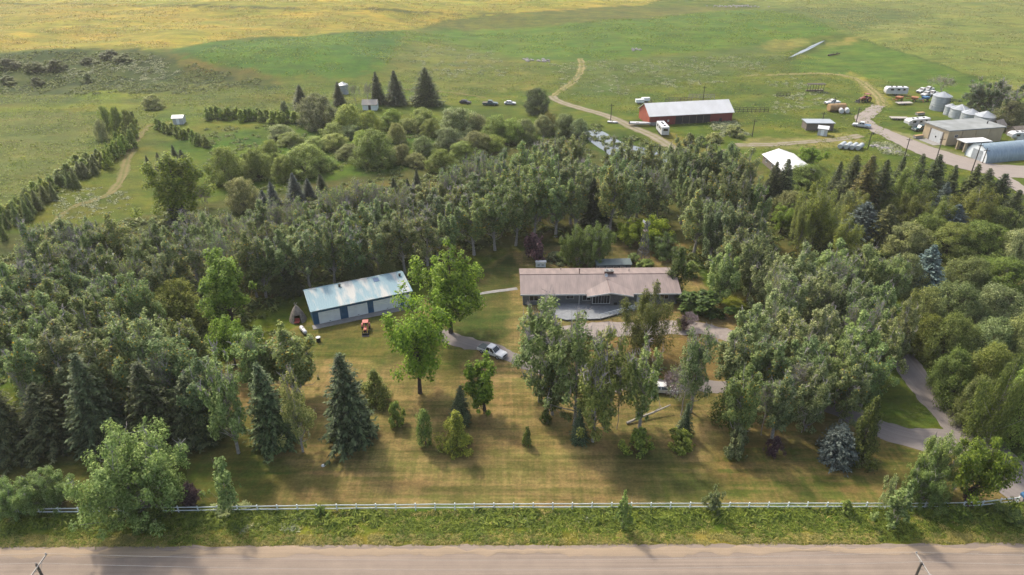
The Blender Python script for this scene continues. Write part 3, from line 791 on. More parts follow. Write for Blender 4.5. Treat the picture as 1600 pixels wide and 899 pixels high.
def bare(seed, H, R, mat='deadtwig', leafmat_=None, density=1.0, stems=1):
    """leafless or dying tree: forked limbs down to twigs, a few leaves if any"""
    rng = np.random.default_rng(seed)
    tb, cb_ = MB(), MB(); tips = []
    def grow(p, d, ln, r, lev):
        q = p + d * ln
        m = p.lerp(q, .5) + Vector(rng.normal(size=3) * ln * .07)
        (tb if lev < 2 else cb_).tube([p, m, q], [r, r * .8, r * .6], 5 if lev < 2 else 3, 0, False)
        if lev >= (6 if stems == 1 else 5): tips.append(q); return
        for k in range(3 if (lev > 0 and rng.random() < .75 * density) or lev == 0 else 2):
            e = (d * (1.0 if lev < 3 else .8) + Vector(rng.normal(size=3) * (.55 if lev else .42)) + Vector((0, 0, .22))).normalized()
            st = q if k < 2 else p.lerp(q, .45 + .4 * rng.random())
            grow(st, e, ln * (.62 + .22 * rng.random()), max(r * .58, .030), lev + 1)
    for s_ in range(stems):
        a = 2 * PI * s_ / stems
        d0 = Vector((math.cos(a) * .45, math.sin(a) * .45, 1)).normalized() if stems > 1 else Vector((rng.normal() * .06, rng.normal() * .06, 1)).normalized()
        grow(Vector((0, 0, -.1)), d0, H * .30, .013 * H / math.sqrt(stems), 0)
    V = np.array(cb_.v); zmax = max(V[:, 2].max(), .1); rmax = np.hypot(V[:, 0], V[:, 1]).max()
    sx, sz = R / max(rmax, .1), H / zmax
    cb_.v = [(x * sx, y * sx, z * sz) for x, y, z in cb_.v]; tb.v = [(x * sx, y * sx, z * sz) for x, y, z in tb.v]
    me = bpy.data.meshes.new('branches'); me.from_pydata(cb_.v, [], cb_.f); me.materials.append(M[mat]); me.update()
    tm = bpy.data.meshes.new('trunk'); tm.from_pydata(tb.v, [], tb.f); tm.materials.append(M[mat]); tm.update()
    if leafmat_:
        tp = np.array([(p.x * sx, p.y * sx, p.z * sz) for p in tips]); tp = tp[rng.permutation(len(tp))[:int(len(tp) * .22)]]
        pos = np.repeat(tp, 7, 0) + rng.normal(size=(len(tp) * 7, 3)) * .22
        K = kites(pos, rng.normal(size=pos.shape), unit(rng.normal(size=pos.shape) + [0, 0, .6]), .28, .16)
        n0 = len(me.vertices)
        vs = cb_.v + [tuple(v) for v in K]; fs = cb_.f + [tuple(range(n0 + 4 * i, n0 + 4 * i + 4)) for i in range(len(K) // 4)]
        mi = [0] * len(cb_.f) + [1] * (len(K) // 4)
        me = bpy.data.meshes.new('branches'); me.from_pydata(vs, [], fs); me.materials.append(M[mat]); me.materials.append(M[leafmat_])
        me.polygons.foreach_set('material_index', mi); me.update()
    return me, tm, H, R

def remat(p, mat):
    c = p[0].copy(); c.materials.clear(); c.materials.append(M[mat]); return (c, *p[1:])

PROTO = {}
PROTO['poplar'] = [broad(100 + i, 15, 3.9, .12, 'poplar', 150, 14000, .15, .36, .62, 1.4, .34, .5, .55, twigs=30, tw_mat='deadtwig', plumes=7 + i) for i in range(6)]
PROTO['thinpoplar'] = [broad(120 + i, 14, 3.6, .12, 'poplar', 105, 7000, .14, .36, .60, 1.4, .36, .5, .5, twigs=110, tw_mat='deadtwig', plumes=6 + i) for i in range(4)]
PROTO['tallpoplar'] = [broad(400 + i, 18, 3.8, .30, 'poplar', 150, 10500, .125, .36, .60, 2.1, .36, .5, .55, twigs=60, tw_mat='deadtwig', plumes=4 + i, tr=.016) for i in range(6)]
PROTO['airy'] = [broad(420 + i, 12, 4.0, .14, 'poplar', 85, 6500, .15, .36, .62, 1.3, .38, .6, .5, twigs=70, leafmat_='silver', tw_mat='deadtwig', plumes=7 + i) for i in range(4)]
PROTO['silver'] = [broad(140 + i, 12, 4.0, .08, 'poplar', 165, 15000, .135, .33, .62, 1.35, .34, .55, .5, twigs=34, leafmat_='silver', tw_mat='deadtwig', plumes=8 + i) for i in range(5)]
PROTO['bush'] = [broad(160 + i, 8, 4.6, .0, 'poplar', 260, 30000, .105, .22, .60, 1.45, .30, .55, .5, stems=5, leafmat_='silver', twigs=24, plumes=14) for i in range(2)]
PROTO['maple'] = [broad(180 + i, 14, 4.6, .14, 'poplar', 120, 11500, .155, .34, .70, 1.35, .36, .5, .5, leafmat_='maple', bark='darkbark', plumes=9) for i in range(3)]
PROTO['elm'] = [broad(190 + i, 9, 4.4, .2, 'round', 110, 11000, .17, .30, .66, .95, .34, .5, .5, leafmat_='maple', bark='darkbark', plumes=8) for i in range(2)]
PROTO['willow'] = [broad(200 + i, 7, 4.2, .0, 'dome', 190, 20000, .18, .28, .36, 1.05, .20, .6, .30, stems=5, leafmat_='willow', bark='darkbark') for i in range(5)]
PROTO['greywillow'] = [remat(p, 'greywillow') for p in PROTO['willow']]
PROTO['birch'] = [broad(220 + i, 13, 4.0, .12, 'poplar', 130, 14000, .13, .42, .22, 1.5, .32, .25, .5, droop=2.4, leafmat_='birch', bark='bark', plumes=7) for i in range(3)]
PROTO['spruce'] = [conifer(240 + i, 14, 3.6, .01, 'spruce', 36, 15, .30 + .14 * i, .70 + .05 * i, 10, .60) for i in range(4)]
PROTO['bluespruce'] = [remat(p, 'bluespruce') for p in PROTO['spruce']]
PROTO['rounspruce'] = [conifer(260, 5, 2.9, .0, 'bluespruce', 26, 24, .12, .50, 10, .42)]
PROTO['juniper'] = [broad(270 + i, 6, 2.4, .0, 'cone', 150, 9000, .20, .24, .42, 1.3, .22, .5, .4, leafmat_='juniper', bark='darkbark', limb=.1) for i in range(3)]
PROTO['column'] = [broad(280 + i, 6, 1.35, .03, 'column', 90, 5200, .33, .22, .5, 1.5, .18, .4, .4, leafmat_='juniper', bark='darkbark', limb=.1) for i in range(3)]
PROTO['hedge'] = [broad(290 + i, 5, 1.6, .0, 'cone', 50, 1700, .32, .40, .5, 1.3, .24, .4, .4, leafmat_='juniper', bark='darkbark', limb=.1) for i in range(4)]
PROTO['shrub'] = [broad(300 + i, 2.6, 1.5, .0, 'dome', 55, 3200, .23, .22, .55, 1.1, .3, .5, .4, stems=4, leafmat_='willow', bark='darkbark') for i in range(3)]
PROTO['darkshrub'] = [remat(p, 'juniper') for p in PROTO['shrub']]
PROTO['greyshrub'] = [remat(p, 'greywillow') for p in PROTO['shrub']]
PROTO['purple'] = [broad(310 + i, 3, 1.5, .02, 'round', 65, 3400, .22, .22, .6, 1.2, .32, .5, .45, stems=3, leafmat_='purple', bark='darkbark', plumes=6) for i in range(2)]
PROTO['sapling'] = [broad(320 + i, 6, 1.9, .04, 'poplar', 60, 2400, .18, .28, .6, 1.5, .34, .5, .5, leafmat_='silver', stems=2, tr=.011, plumes=6) for i in range(3)]
PROTO['leaner'] = [broad(330 + i, 9, 2.0, .03, 'poplar', 65, 4400, .23, .32, .66, 1.4, .34, .5, .5, leafmat_='maple', bark='darkbark', plumes=5) for i in range(2)]
PROTO['dead'] = [bare(340 + i, 13, 3.6, 'deadtwig', 'poplar', 1.4) for i in range(4)]
PROTO['mauve'] = [bare(350 + i, 4, 2.6, 'mauvetwig', None, 1.1, stems=4) for i in range(2)]

KIND = {  # object name, category
 'poplar': ('poplar_tree', 'poplar tree'), 'tallpoplar': ('poplar_tree', 'poplar tree'), 'thinpoplar': ('poplar_tree', 'poplar tree'), 'silver': ('poplar_tree', 'poplar tree'),
 'airy': ('poplar_tree', 'poplar tree'), 'bush': ('poplar_bush', 'bush'), 'maple': ('maple_tree', 'maple tree'), 'elm': ('elm_tree', 'elm tree'), 'willow': ('willow_tree', 'willow tree'), 'greywillow': ('willow_tree', 'willow tree'),
 'birch': ('birch_tree', 'birch tree'), 'spruce': ('spruce_tree', 'spruce tree'), 'bluespruce': ('spruce_tree', 'spruce tree'), 'rounspruce': ('spruce_tree', 'spruce tree'),
 'juniper': ('juniper_tree', 'juniper'), 'column': ('columnar_tree', 'columnar tree'), 'hedge': ('hedge_tree', 'hedge tree'), 'shrub': ('shrub', 'shrub'), 'darkshrub': ('shrub', 'shrub'), 'greyshrub': ('shrub', 'shrub'),
 'purple': ('purple_shrub', 'shrub'), 'sapling': ('sapling', 'young tree'), 'leaner': ('young_maple', 'young tree'), 'dead': ('dead_tree', 'dead tree'), 'mauve': ('bare_shrub', 'shrub'),
}
RNG = random.Random(77)
NPL = {}
def plant(kind, px, yt, yb, wpx, label, group=None, tint=1.0, hue=None, var=None, jit=.20, cat=None):
    """yt: picture row of the top; yb: row of the foot if over 40, else height in metres; wpx: crown width as seen"""
    if yb > 40:
        sk = {'bush': .30, 'poplar': 0, 'tallpoplar': 0, 'silver': 0, 'thinpoplar': 0, 'airy': 0, 'maple': 0, 'elm': 0, 'dead': 0, 'birch': .15, 'leaner': 0, 'sapling': .1, 'column': .25}.get(kind, .40)
        d_ = ray(px, yb); yb -= wpx * sk * (-d_[2] / math.sqrt(d_[1] ** 2 + d_[2] ** 2)) * 1.25
        y = G(px, yb).y
        d = ray(px, yt); t = y / d[1]
        x = d[0] * t
        z0 = float(terrain(x, y)); h = max(CAM_H + d[2] * t - z0, .6)
    else:
        h = yb; z0 = 0.0
        for _ in range(4):
            p = P(px, yt, h + z0); x, y = p.x, p.y; z0 = float(terrain(x, y))
    dep = depth_of(y, z0 + h * .5)
    wm = wpx * dep / FPX
    ps = PROTO[kind]; k = NPL.get(kind, RNG.randrange(9)); NPL[kind] = k + 1
    cm, tm, H, R = ps[(k if var is None else var) % len(ps)]
    nm, ct = KIND[kind]
    o = thing(nm, label, cat or ct, (x, y, z0), RNG.random() * 6.28, group)
    if kind in ('spruce', 'bluespruce'): wm *= 1.12 if wpx > 50 else 1.45 if h > 6.5 else 1.05
    sxy = wm / (2 * R); o.scale = (sxy * RNG.uniform(.94, 1.06), sxy * RNG.uniform(.94, 1.06), h / H)
    a = tint * RNG.uniform(1 - jit, 1 + jit)
    hu = hue or (1, 1, 1)
    c = link_mesh('crown' if kind not in ('dead', 'mauve') else 'branches', cm, o)
    c.color = (a * hu[0] * RNG.uniform(.88, 1.12), a * hu[1], a * hu[2] * RNG.uniform(.82, 1.2), 1)
    link_mesh('trunk', tm, o)
    return o
ORD = ['first', 'second', 'third', 'fourth', 'fifth', 'sixth', 'seventh', 'eighth', 'ninth', 'tenth', 'eleventh', 'twelfth', 'thirteenth', 'fourteenth', 'fifteenth', 'sixteenth', 'seventeenth', 'eighteenth', 'nineteenth', 'twentieth'] + ['twenty-' + o for o in ('first', 'second', 'third', 'fourth', 'fifth', 'sixth', 'seventh', 'eighth', 'ninth')]
def row(items, phrase, group, desc=None, keep=False):
    """items planted in order along a row; each label counts from a landmark at the row's start"""
    D = {'poplar': 'grey-green poplar', 'tallpoplar': 'tall grey-green poplar', 'thinpoplar': 'thin grey-twigged poplar', 'silver': 'pale leafy poplar', 'willow': 'olive willow', 'greywillow': 'grey-green willow', 'dead': 'half-dead tree',
         'spruce': 'dark spruce', 'bluespruce': 'blue spruce', 'maple': 'bright green maple', 'birch': 'weeping birch', 'elm': 'bright green elm', 'hedge': 'small hedge tree', 'shrub': 'leafy shrub', 'darkshrub': 'dark shrub', 'greyshrub': 'grey shrub', 'juniper': 'bushy juniper', 'bush': 'poplar bush', 'column': 'narrow tree'}
    cnt = {}
    for it in (items if keep else sorted(items, key=lambda q: q[1])):
        k = it[0]; i = cnt.get(k, 0); cnt[k] = i + 1
        plant(k, *it[1:5], label=f"{ORD[i]} {desc or D[k]} {phrase}", group=group, **(it[5] if len(it) > 5 else {}))

# ------------------------------------------------------------------ built materials
M['houseroof'] = pm('brown_metal_roof', (0.365, 0.288, 0.262), (0.26, 0.21, 0.194), scale=.7, rough=.65, ribs=('X', 2.6, .16), spec=.2, stretch=(1.6, .35, 1))
M['ridgecap'] = pm('ridge_cap_metal', (0.25, 0.165, 0.145), rough=.5)
M['stone'] = pm('grey_stone_wall', (0.21, 0.215, 0.22), (0.10, 0.105, 0.115), scale=3.5, rough=.9, bump=.6, bscale=5, stretch=(1, 1, 3))
M['siding'] = pm('grey_siding', (0.17, 0.19, 0.20), (0.13, 0.145, 0.155), rough=.8, ribs=('Z', 6, .5))
M['whitetrim'] = pm('white_trim', (0.74, 0.75, 0.74), (0.62, 0.64, 0.64), rough=.5)
M['glass'] = glass('window_glass')
M['deck'] = pm('grey_deck_boards', (0.30, 0.315, 0.325), (0.22, 0.235, 0.245), scale=2, rough=.8, ribs=('Y', 6, .4))
M['brick'] = pm('red_brown_brick', (0.24, 0.12, 0.09), (0.13, 0.07, 0.055), scale=6, rough=.9, bump=.5, bscale=8)
M['garageroof'] = pm('weathered_pale_blue_roof', (0.54, 0.54, 0.51), (0.24, 0.375, 0.43), scale=.45, rough=.6, spec=.2, ribs=('X', 2.4, .45), stretch=(1.4, .35, 1), thr=(.46, .62))
M['blue'] = pm('blue_painted_wall', (0.030, 0.165, 0.330), (0.022, 0.120, 0.250), scale=1.2, rough=.55, ribs=('X', 3, .35))
M['bluepanel'] = pm('blue_roof_panel', (0.035, 0.13, 0.30), rough=.4)
M['palegrey'] = pm('pale_grey_door', (1.16, 1.22, 1.22), (1.02, 1.08, 1.08), scale=1, rough=.55, ribs=('Z', 2, .5))
M['barnred'] = pm('barn_red_boards', (0.30, 0.040, 0.032), (0.21, 0.030, 0.026), scale=1.2, rough=.8, ribs=('X', 4, .5), stretch=(1, 1, .3))
M['barnorange'] = pm('orange_red_boards', (0.50, 0.115, 0.055), (0.36, 0.075, 0.040), scale=1.2, rough=.8, stretch=(1, 1, .3))  # brighter and more orange than the other barn boards
M['whiteroof'] = pm('white_metal_roof', (0.88, 0.88, 0.87), (0.74, 0.74, 0.72), scale=.4, rough=.45, ribs=('X', 2, .4), stretch=(1, .3, 1))
M['dark'] = pm('dark_panel', (0.022, 0.020, 0.020), rough=.9)
M['tanwall'] = pm('tan_block_wall', (0.62, 0.49, 0.31), (0.53, 0.42, 0.27), scale=.8, rough=.85)
M['greyroof'] = pm('grey_flat_roof', (0.36, 0.38, 0.37), (0.24, 0.255, 0.245), scale=.3, rough=.8)
M['galv'] = pm('galvanised_steel', (0.52, 0.56, 0.58), (0.40, 0.44, 0.46), scale=1.0, rough=.42, metal=.35, ribs=('Z', 5, .6))
M['galvroof'] = pm('galvanised_roof', (0.48, 0.51, 0.53), (0.40, 0.43, 0.45), scale=1, rough=.4, metal=.3)
M['quonset'] = pm('quonset_steel', (0.36, 0.46, 0.52), (0.25, 0.34, 0.40), scale=.8, rough=.4, metal=.3, ribs=('X', 3, .7), stretch=(3, 1, .6))
M['oldwood'] = pm('weathered_wood', (0.26, 0.215, 0.17), (0.14, 0.115, 0.09), scale=3, rough=.95, bump=.3)
M['thatch'] = pm('grey_shingle_cone', (0.46, 0.40, 0.33), (0.26, 0.22, 0.18), scale=3, rough=.95, bump=.5)
M['pole'] = pm('utility_pole_wood', (0.24, 0.19, 0.145), (0.13, 0.10, 0.08), scale=5, rough=.95, stretch=(1, 1, .15))
M['paleboard'] = pm('pale_weathered_timber', (0.50, 0.46, 0.41), (0.36, 0.33, 0.29), scale=4, rough=.9)
M['darkpole'] = pm('dark_pole_wood', (0.11, 0.09, 0.075), (0.06, 0.05, 0.04), rough=.95)
M['railwhite'] = pm('white_rail_paint', (1.05, 1.10, 1.08), (0.78, 0.84, 0.82), scale=1.5, rough=.6)
M['white'] = pm('white_vehicle_paint', (0.80, 0.80, 0.79), (0.72, 0.72, 0.71), scale=1, rough=.3, spec=.5)
M['teal'] = pm('dull_teal_paint', (0.055, 0.13, 0.14), rough=.4)
M['tealroof'] = pm('teal_roof_sheet', (0.13, 0.175, 0.17), (0.09, 0.125, 0.12), scale=1, rough=.5)
M['tyre'] = pm('tyre_rubber', (0.018, 0.018, 0.018), rough=.9)
M['rim'] = pm('steel_rim', (0.45, 0.45, 0.45), rough=.4, metal=.5)
M['tonneau'] = pm('grey_green_bed_cover', (0.115, 0.145, 0.135), rough=.7)
M['redpaint'] = pm('faded_red_paint', (0.55, 0.13, 0.10), (0.42, 0.075, 0.06), rough=.5)
M['darkred'] = pm('dark_red_paint', (0.30, 0.045, 0.035), rough=.5)
M['orange'] = pm('rusty_orange_paint', (0.52, 0.20, 0.07), (0.34, 0.13, 0.05), rough=.7)
M['rusttan'] = pm('rusty_tan_tank', (0.55, 0.36, 0.15), (0.40, 0.24, 0.10), rough=.7)
M['yellow'] = pm('yellow_paint', (0.60, 0.42, 0.04), rough=.5)
M['steelblue'] = pm('blue_machine_paint', (0.05, 0.20, 0.42), rough=.45)
M['chassis'] = pm('black_chassis', (0.03, 0.03, 0.032), rough=.7)
M['towersteel'] = pm('tower_steel', (0.22, 0.22, 0.22), rough=.7)
M['wire'] = pm('aluminium_wire', (0.72, 0.70, 0.66), (0.62, 0.60, 0.57), rough=.4)
M['lamp'] = pm('lamp_lens', (0.75, 0.74, 0.70), rough=.15)
M['redlens'] = pm('red_lens', (0.40, 0.02, 0.02), rough=.2)
M['rock'] = pm('pale_field_stone', (0.46, 0.43, 0.40), (0.28, 0.26, 0.25), scale=2, rough=.95, bump=.6)
M['silverwrap'] = pm('silver_tank_paint', (0.58, 0.62, 0.62), (0.42, 0.46, 0.46), rough=.4)

def G3(px, py, z=0.0):
    return G(px, py) + Vector((0, 0, z))

def frame_from(pa, pb):
    A, B = G(*pa), G(*pb)
    v = B - A
    return A, math.atan2(v.y, v.x), math.hypot(v.x, v.y)

def gable_roof(L, D, he, hr, oh, th=.16, ohx=None):
    ohx = oh if ohx is None else ohx
    sl_ = (hr - he) / (D / 2)
    z0 = he - oh * sl_
    mb = MB()
    for y0, y1 in ((-oh, D / 2), (D + oh, D / 2)):
        a = [(-ohx, y0, z0), (L + ohx, y0, z0), (L + ohx, y1, hr), (-ohx, y1, hr)]
        if y0 > y1: a = a[::-1]
        t = [(x, y, z + th) for x, y, z in a]
        mb.add(a + t, [(3, 2, 1, 0), (4, 5, 6, 7), (0, 1, 5, 4), (1, 2, 6, 5), (2, 3, 7, 6), (3, 0, 4, 7)])
    return mb

def gable_wall(L, D, he, hr, gap=.02):
    mb = MB()
    p = [(0, 0), (D, 0), (D, he - gap), (D / 2, hr - gap), (0, he - gap)]
    vs = [(0, y, z) for y, z in p] + [(L, y, z) for y, z in p]
    mb.add(vs, [(0, 1, 2, 3, 4), (9, 8, 7, 6, 5)] + [(i, i + 5, (i + 1) % 5 + 5, (i + 1) % 5) for i in range(5)])
    return mb

def window(root, x, y, z, w, h, panes=1, fw=.07, face=-1, axis='x', frame='whitetrim'):
    """frame stands proud of a wall that faces -y (or is turned by axis); glass inside it"""
    def bx(mb, a0, a1, d0, d1, z0, z1):
        if axis == 'x': mb.box(a0, a1, min(d0, d1), max(d0, d1), z0, z1)
        else: mb.box(min(d0, d1), max(d0, d1), a0, a1, z0, z1)
    c = y if axis == 'x' else x; s = x if axis == 'x' else y
    f = MB(); d0, d1 = c + face * .003, c + face * .07
    bx(f, s, s + fw, d0, d1, z, z + h); bx(f, s + w - fw, s + w, d0, d1, z, z + h)
    bx(f, s + fw, s + w - fw, d0, d1, z, z + fw); bx(f, s + fw, s + w - fw, d0, d1, z + h - fw, z + h)
    pw = (w - 2 * fw) / panes
    for k in range(1, panes): bx(f, s + fw + k * pw - .025, s + fw + k * pw + .025, d0, d1, z + fw, z + h - fw)
    fo = f.build('window', frame, root)
    g = MB(); bx(g, s + fw, s + w - fw, d0, c + face * .03, z + fw, z + h - fw)
    g.build('pane', 'glass', fo)
    return fo

# ------------------------------------------------------------------ ranch house
def ranch_house():
    yf = P(940, 461, 2.6).y + .6          # front wall
    xl = P(813, 461, 2.6).x + .5; xr = P(1064, 457, 2.6).x - .5
    rz = R_(-.3)
    L = xr - xl; D = 9.2
    r = thing('ranch_house', 'long low ranch house with brown metal roof, brick chimney and grey front deck', 'house', (xl, yf, 0), R_(.9))
    gable_wall(L, D, 2.75, 4.0).build('wall', 'siding', r)
    rf = gable_roof(L, D, 2.75, 4.0, .65, .14, .5).build('roof', 'houseroof', r)
    cap = MB(); cap.tube([(-.5, D / 2, 4.13), (L + .5, D / 2, 4.13)], .09, 6); cap.build('ridge_cap', 'ridgecap', rf)
    fs = MB(); fs.box(-.5, L + .5, -.70, -.655, 2.42, 2.72); fs.build('fascia', 'whitetrim', rf)
    # front gable over the picture window
    gx0, gx1 = P(917, 464, 2.7).x - xl, P(990, 464, 2.7).x - xl
    gm = (gx0 + gx1) / 2; yo = -1.9
    g = MB()
    ze, zr = 2.68, 3.45
    yb_e, yb_r = 0.9, (zr + .08 - 2.75) / (1.25 / 4.6) + .5
    for a, b_ in ((gx0, gm), (gx1, gm)):
        q = [(a, yo, ze), (b_, yo, zr), (b_, yb_r, zr + .1), (a, yb_e, ze + .1)]
        if a > b_: q = q[::-1]
        t = [(x, y, z + .17) for x, y, z in q]
        g.add(q + t, [(3, 2, 1, 0), (4, 5, 6, 7), (0, 1, 5, 4), (1, 2, 6, 5), (2, 3, 7, 6), (3, 0, 4, 7)])
    go = g.build('gable_roof', 'houseroof', r)
    gf = MB()
    for a, b_ in ((gx0, gm), (gm, gx1)):
        za, zb = (ze, zr) if a < gm - .1 else (zr, ze)
        gf.add([(a, yo - .05, za - .06), (b_, yo - .05, zb - .06), (b_, yo - .05, zb + .22), (a, yo - .05, za + .22),
                (a, yo - .003, za - .06), (b_, yo - .003, zb - .06), (b_, yo - .003, zb + .22), (a, yo - .003, za + .22)],
               [(0, 1, 2, 3), (7, 6, 5, 4), (0, 4, 5, 1), (3, 2, 6, 7), (0, 3, 7, 4), (1, 5, 6, 2)])
    gf.build('bargeboard', 'whitetrim', go)
    vr = MB(); vr.tube([(gm, yo, zr + .19), (gm, yb_r + .1, zr + .28)], .07, 6); vr.build('ridge_cap', 'ridgecap', go)
    # projecting stone front under it
    sx0, sx1 = gx0 + 1.0, gx1 - .9
    st = MB()
    st.add([(sx0, -.9, 0), (sx1, -.9, 0), (sx1, 0, 0), (sx0, 0, 0), (sx0, -.9, 2.75), (sx1, -.9, 2.75), (sx1, 0, 2.75), (sx0, 0, 2.75), (gm, -.9, 3.35), (gm, 0, 3.35)],
           [(0, 1, 5, 8, 4), (1, 2, 6, 5), (3, 0, 4, 7), (4, 8, 9, 7), (8, 5, 6, 9)])
    st.build('stone_front', 'stone', r)
    window(r, sx0 + .15, -.9, .72, 3.35, 1.9, 6, .09)
    ag = MB(); ag.box(sx0 + 4.3, sx0 + 4.9, -1.0, -.905, .5, .95); ag.build('vent_grille', 'dark', r)
    # windows and doors in the long wall
    window(r, L - 7.2, 0, 1.1, 2.0, 1.2, 2)
    window(r, L - 3.4, 0, 1.1, 1.7, 1.2, 2)
    window(r, 8.2, 0, 1.3, 1.5, 1.0, 2)
    window(r, 11.3, 0, .95, 2.4, 1.5, 3)
    window(r, 1.2, 0, .9, 2.6, 1.4, 3)
    for x in (5.0, gx1 + 1.0):
        d = MB(); d.box(x, x + .95, -.045, -.003, .36, 2.4); do = d.build('door', 'dark' if x < 6 else 'whitetrim', r)
        h = MB(); h.lathe([(.0, -.02), (.035, -.02), (.035, .02), (0, .02)], 8); h.build('handle', 'rim', do, loc=(x + .12, -.07, 1.35))
    po = MB()
    for x in (10.6,): po.box(x, x + .12, -.62, -.50, .38, 2.5)
    po.build('porch_post', 'whitetrim', r)
    # deck
    x0, x1 = 3.2, gx1 + 3.6
    dk = MB(); dk.add([(x0, -.005, .16), (x1, -.005, .16), (x1, -2.1, .16), (gx1 + .2, -2.4, .16), (gx0 + 2.2, -5.6, .16), (x0 + 4.5, -5.9, .16), (x0, -3.4, .16),
                       (x0, -.005, .34), (x1, -.005, .34), (x1, -2.1, .34), (gx1 + .2, -2.4, .34), (gx0 + 2.2, -5.6, .34), (x0 + 4.5, -5.9, .34), (x0, -3.4, .34)],
           [(6, 5, 4, 3, 2, 1, 0)[::-1], (13, 12, 11, 10, 9, 8, 7), (0, 1, 8, 7)] + [(i, i + 1, i + 8, i + 7) for i in range(1, 6)] + [(6, 0, 7, 13)])
    dko = dk.build('deck', 'deck', r)
    run = [(gx0 + 2.2, -5.5), (gx1 + .15, -2.45), (x1 - .05, -2.15)]
    for k in range(2):
        a, b_ = Vector((*run[k], 0)), Vector((*run[k + 1], 0))
        n = max(2, int((b_ - a).length / 1.5))
        for i in range(n + (k == 1)):
            p = a.lerp(b_, i / n); q = MB(); q.box(p.x - .05, p.x + .05, p.y - .05, p.y + .05, -.05, 1.28); q.build('railing_post', 'railwhite', dko)
        rl = MB()
        for z in (.62, .94, 1.24): rl.tube([a + Vector((0, 0, z)), b_ + Vector((0, 0, z))], .035 if z < 1.2 else .055, 4)
        rl.build('railing', 'railwhite', dko)
    # on the roof
    ch = MB(); cx = P(953, 427, 4.6).x - xl
    ch.box(cx - .85, cx + .85, D / 2 - .1, D / 2 + .75, 3.7, 4.72); co = ch.build('chimney', 'brick', rf)
    cc = MB(); cc.box(cx - .95, cx + .95, D / 2 - .2, D / 2 + .85, 4.723, 4.83); cc.build('chimney_cap', 'concrete', co)
    for dx in (-.42, .42):
        fl = MB(); fl.cyl((cx + dx, D / 2 + .32, 4.835), (cx + dx, D / 2 + .32, 5.03), .2, .2, 10); fl.build('flue', 'rim', co)
    vp = MB(); vx = P(907, 430, 4.4).x - xl; vp.cyl((vx, D / 2 + .5, 3.8), (vx, D / 2 + .5, 4.95), .10, .10, 8); vp.cyl((vx, D / 2 + .5, 4.953), (vx, D / 2 + .5, 5.1), .17, .13, 8); vp.build('vent_pipe', 'ridgecap', rf)
    for px_, dy in ((986, 2.3), (879, 3.6)):
        p2 = MB(); x = P(px_, 427, 4).x - xl; zz = 4.0 - dy * .27 + .1; p2.cyl((x, D / 2 + dy, zz), (x, D / 2 + dy, zz + .6), .07, .07, 8); p2.build('vent_pipe', 'rim', rf)
    ds = MB(); dx_ = P(949, 437, 4.4).x - xl
    ds.lathe([(.02, 0), (.16, .02), (.30, .08), (.36, .15), (.35, .16), (.28, .1), (.15, .04), (.02, .02)], 16, cap=False)
    do = ds.build('satellite_dish', 'white', rf); do.location = (dx_, D / 2 - .9, 4.35); do.rotation_euler = (R_(60), 0, R_(20))
    arm = MB(); arm.cyl((0, 0, 0), (0, .22, -.55), .03); arm.build('dish_arm', 'rim', do)
    return r, xl, yf, L, D
HOUSE, HX, HY, HL, HD = ranch_house()

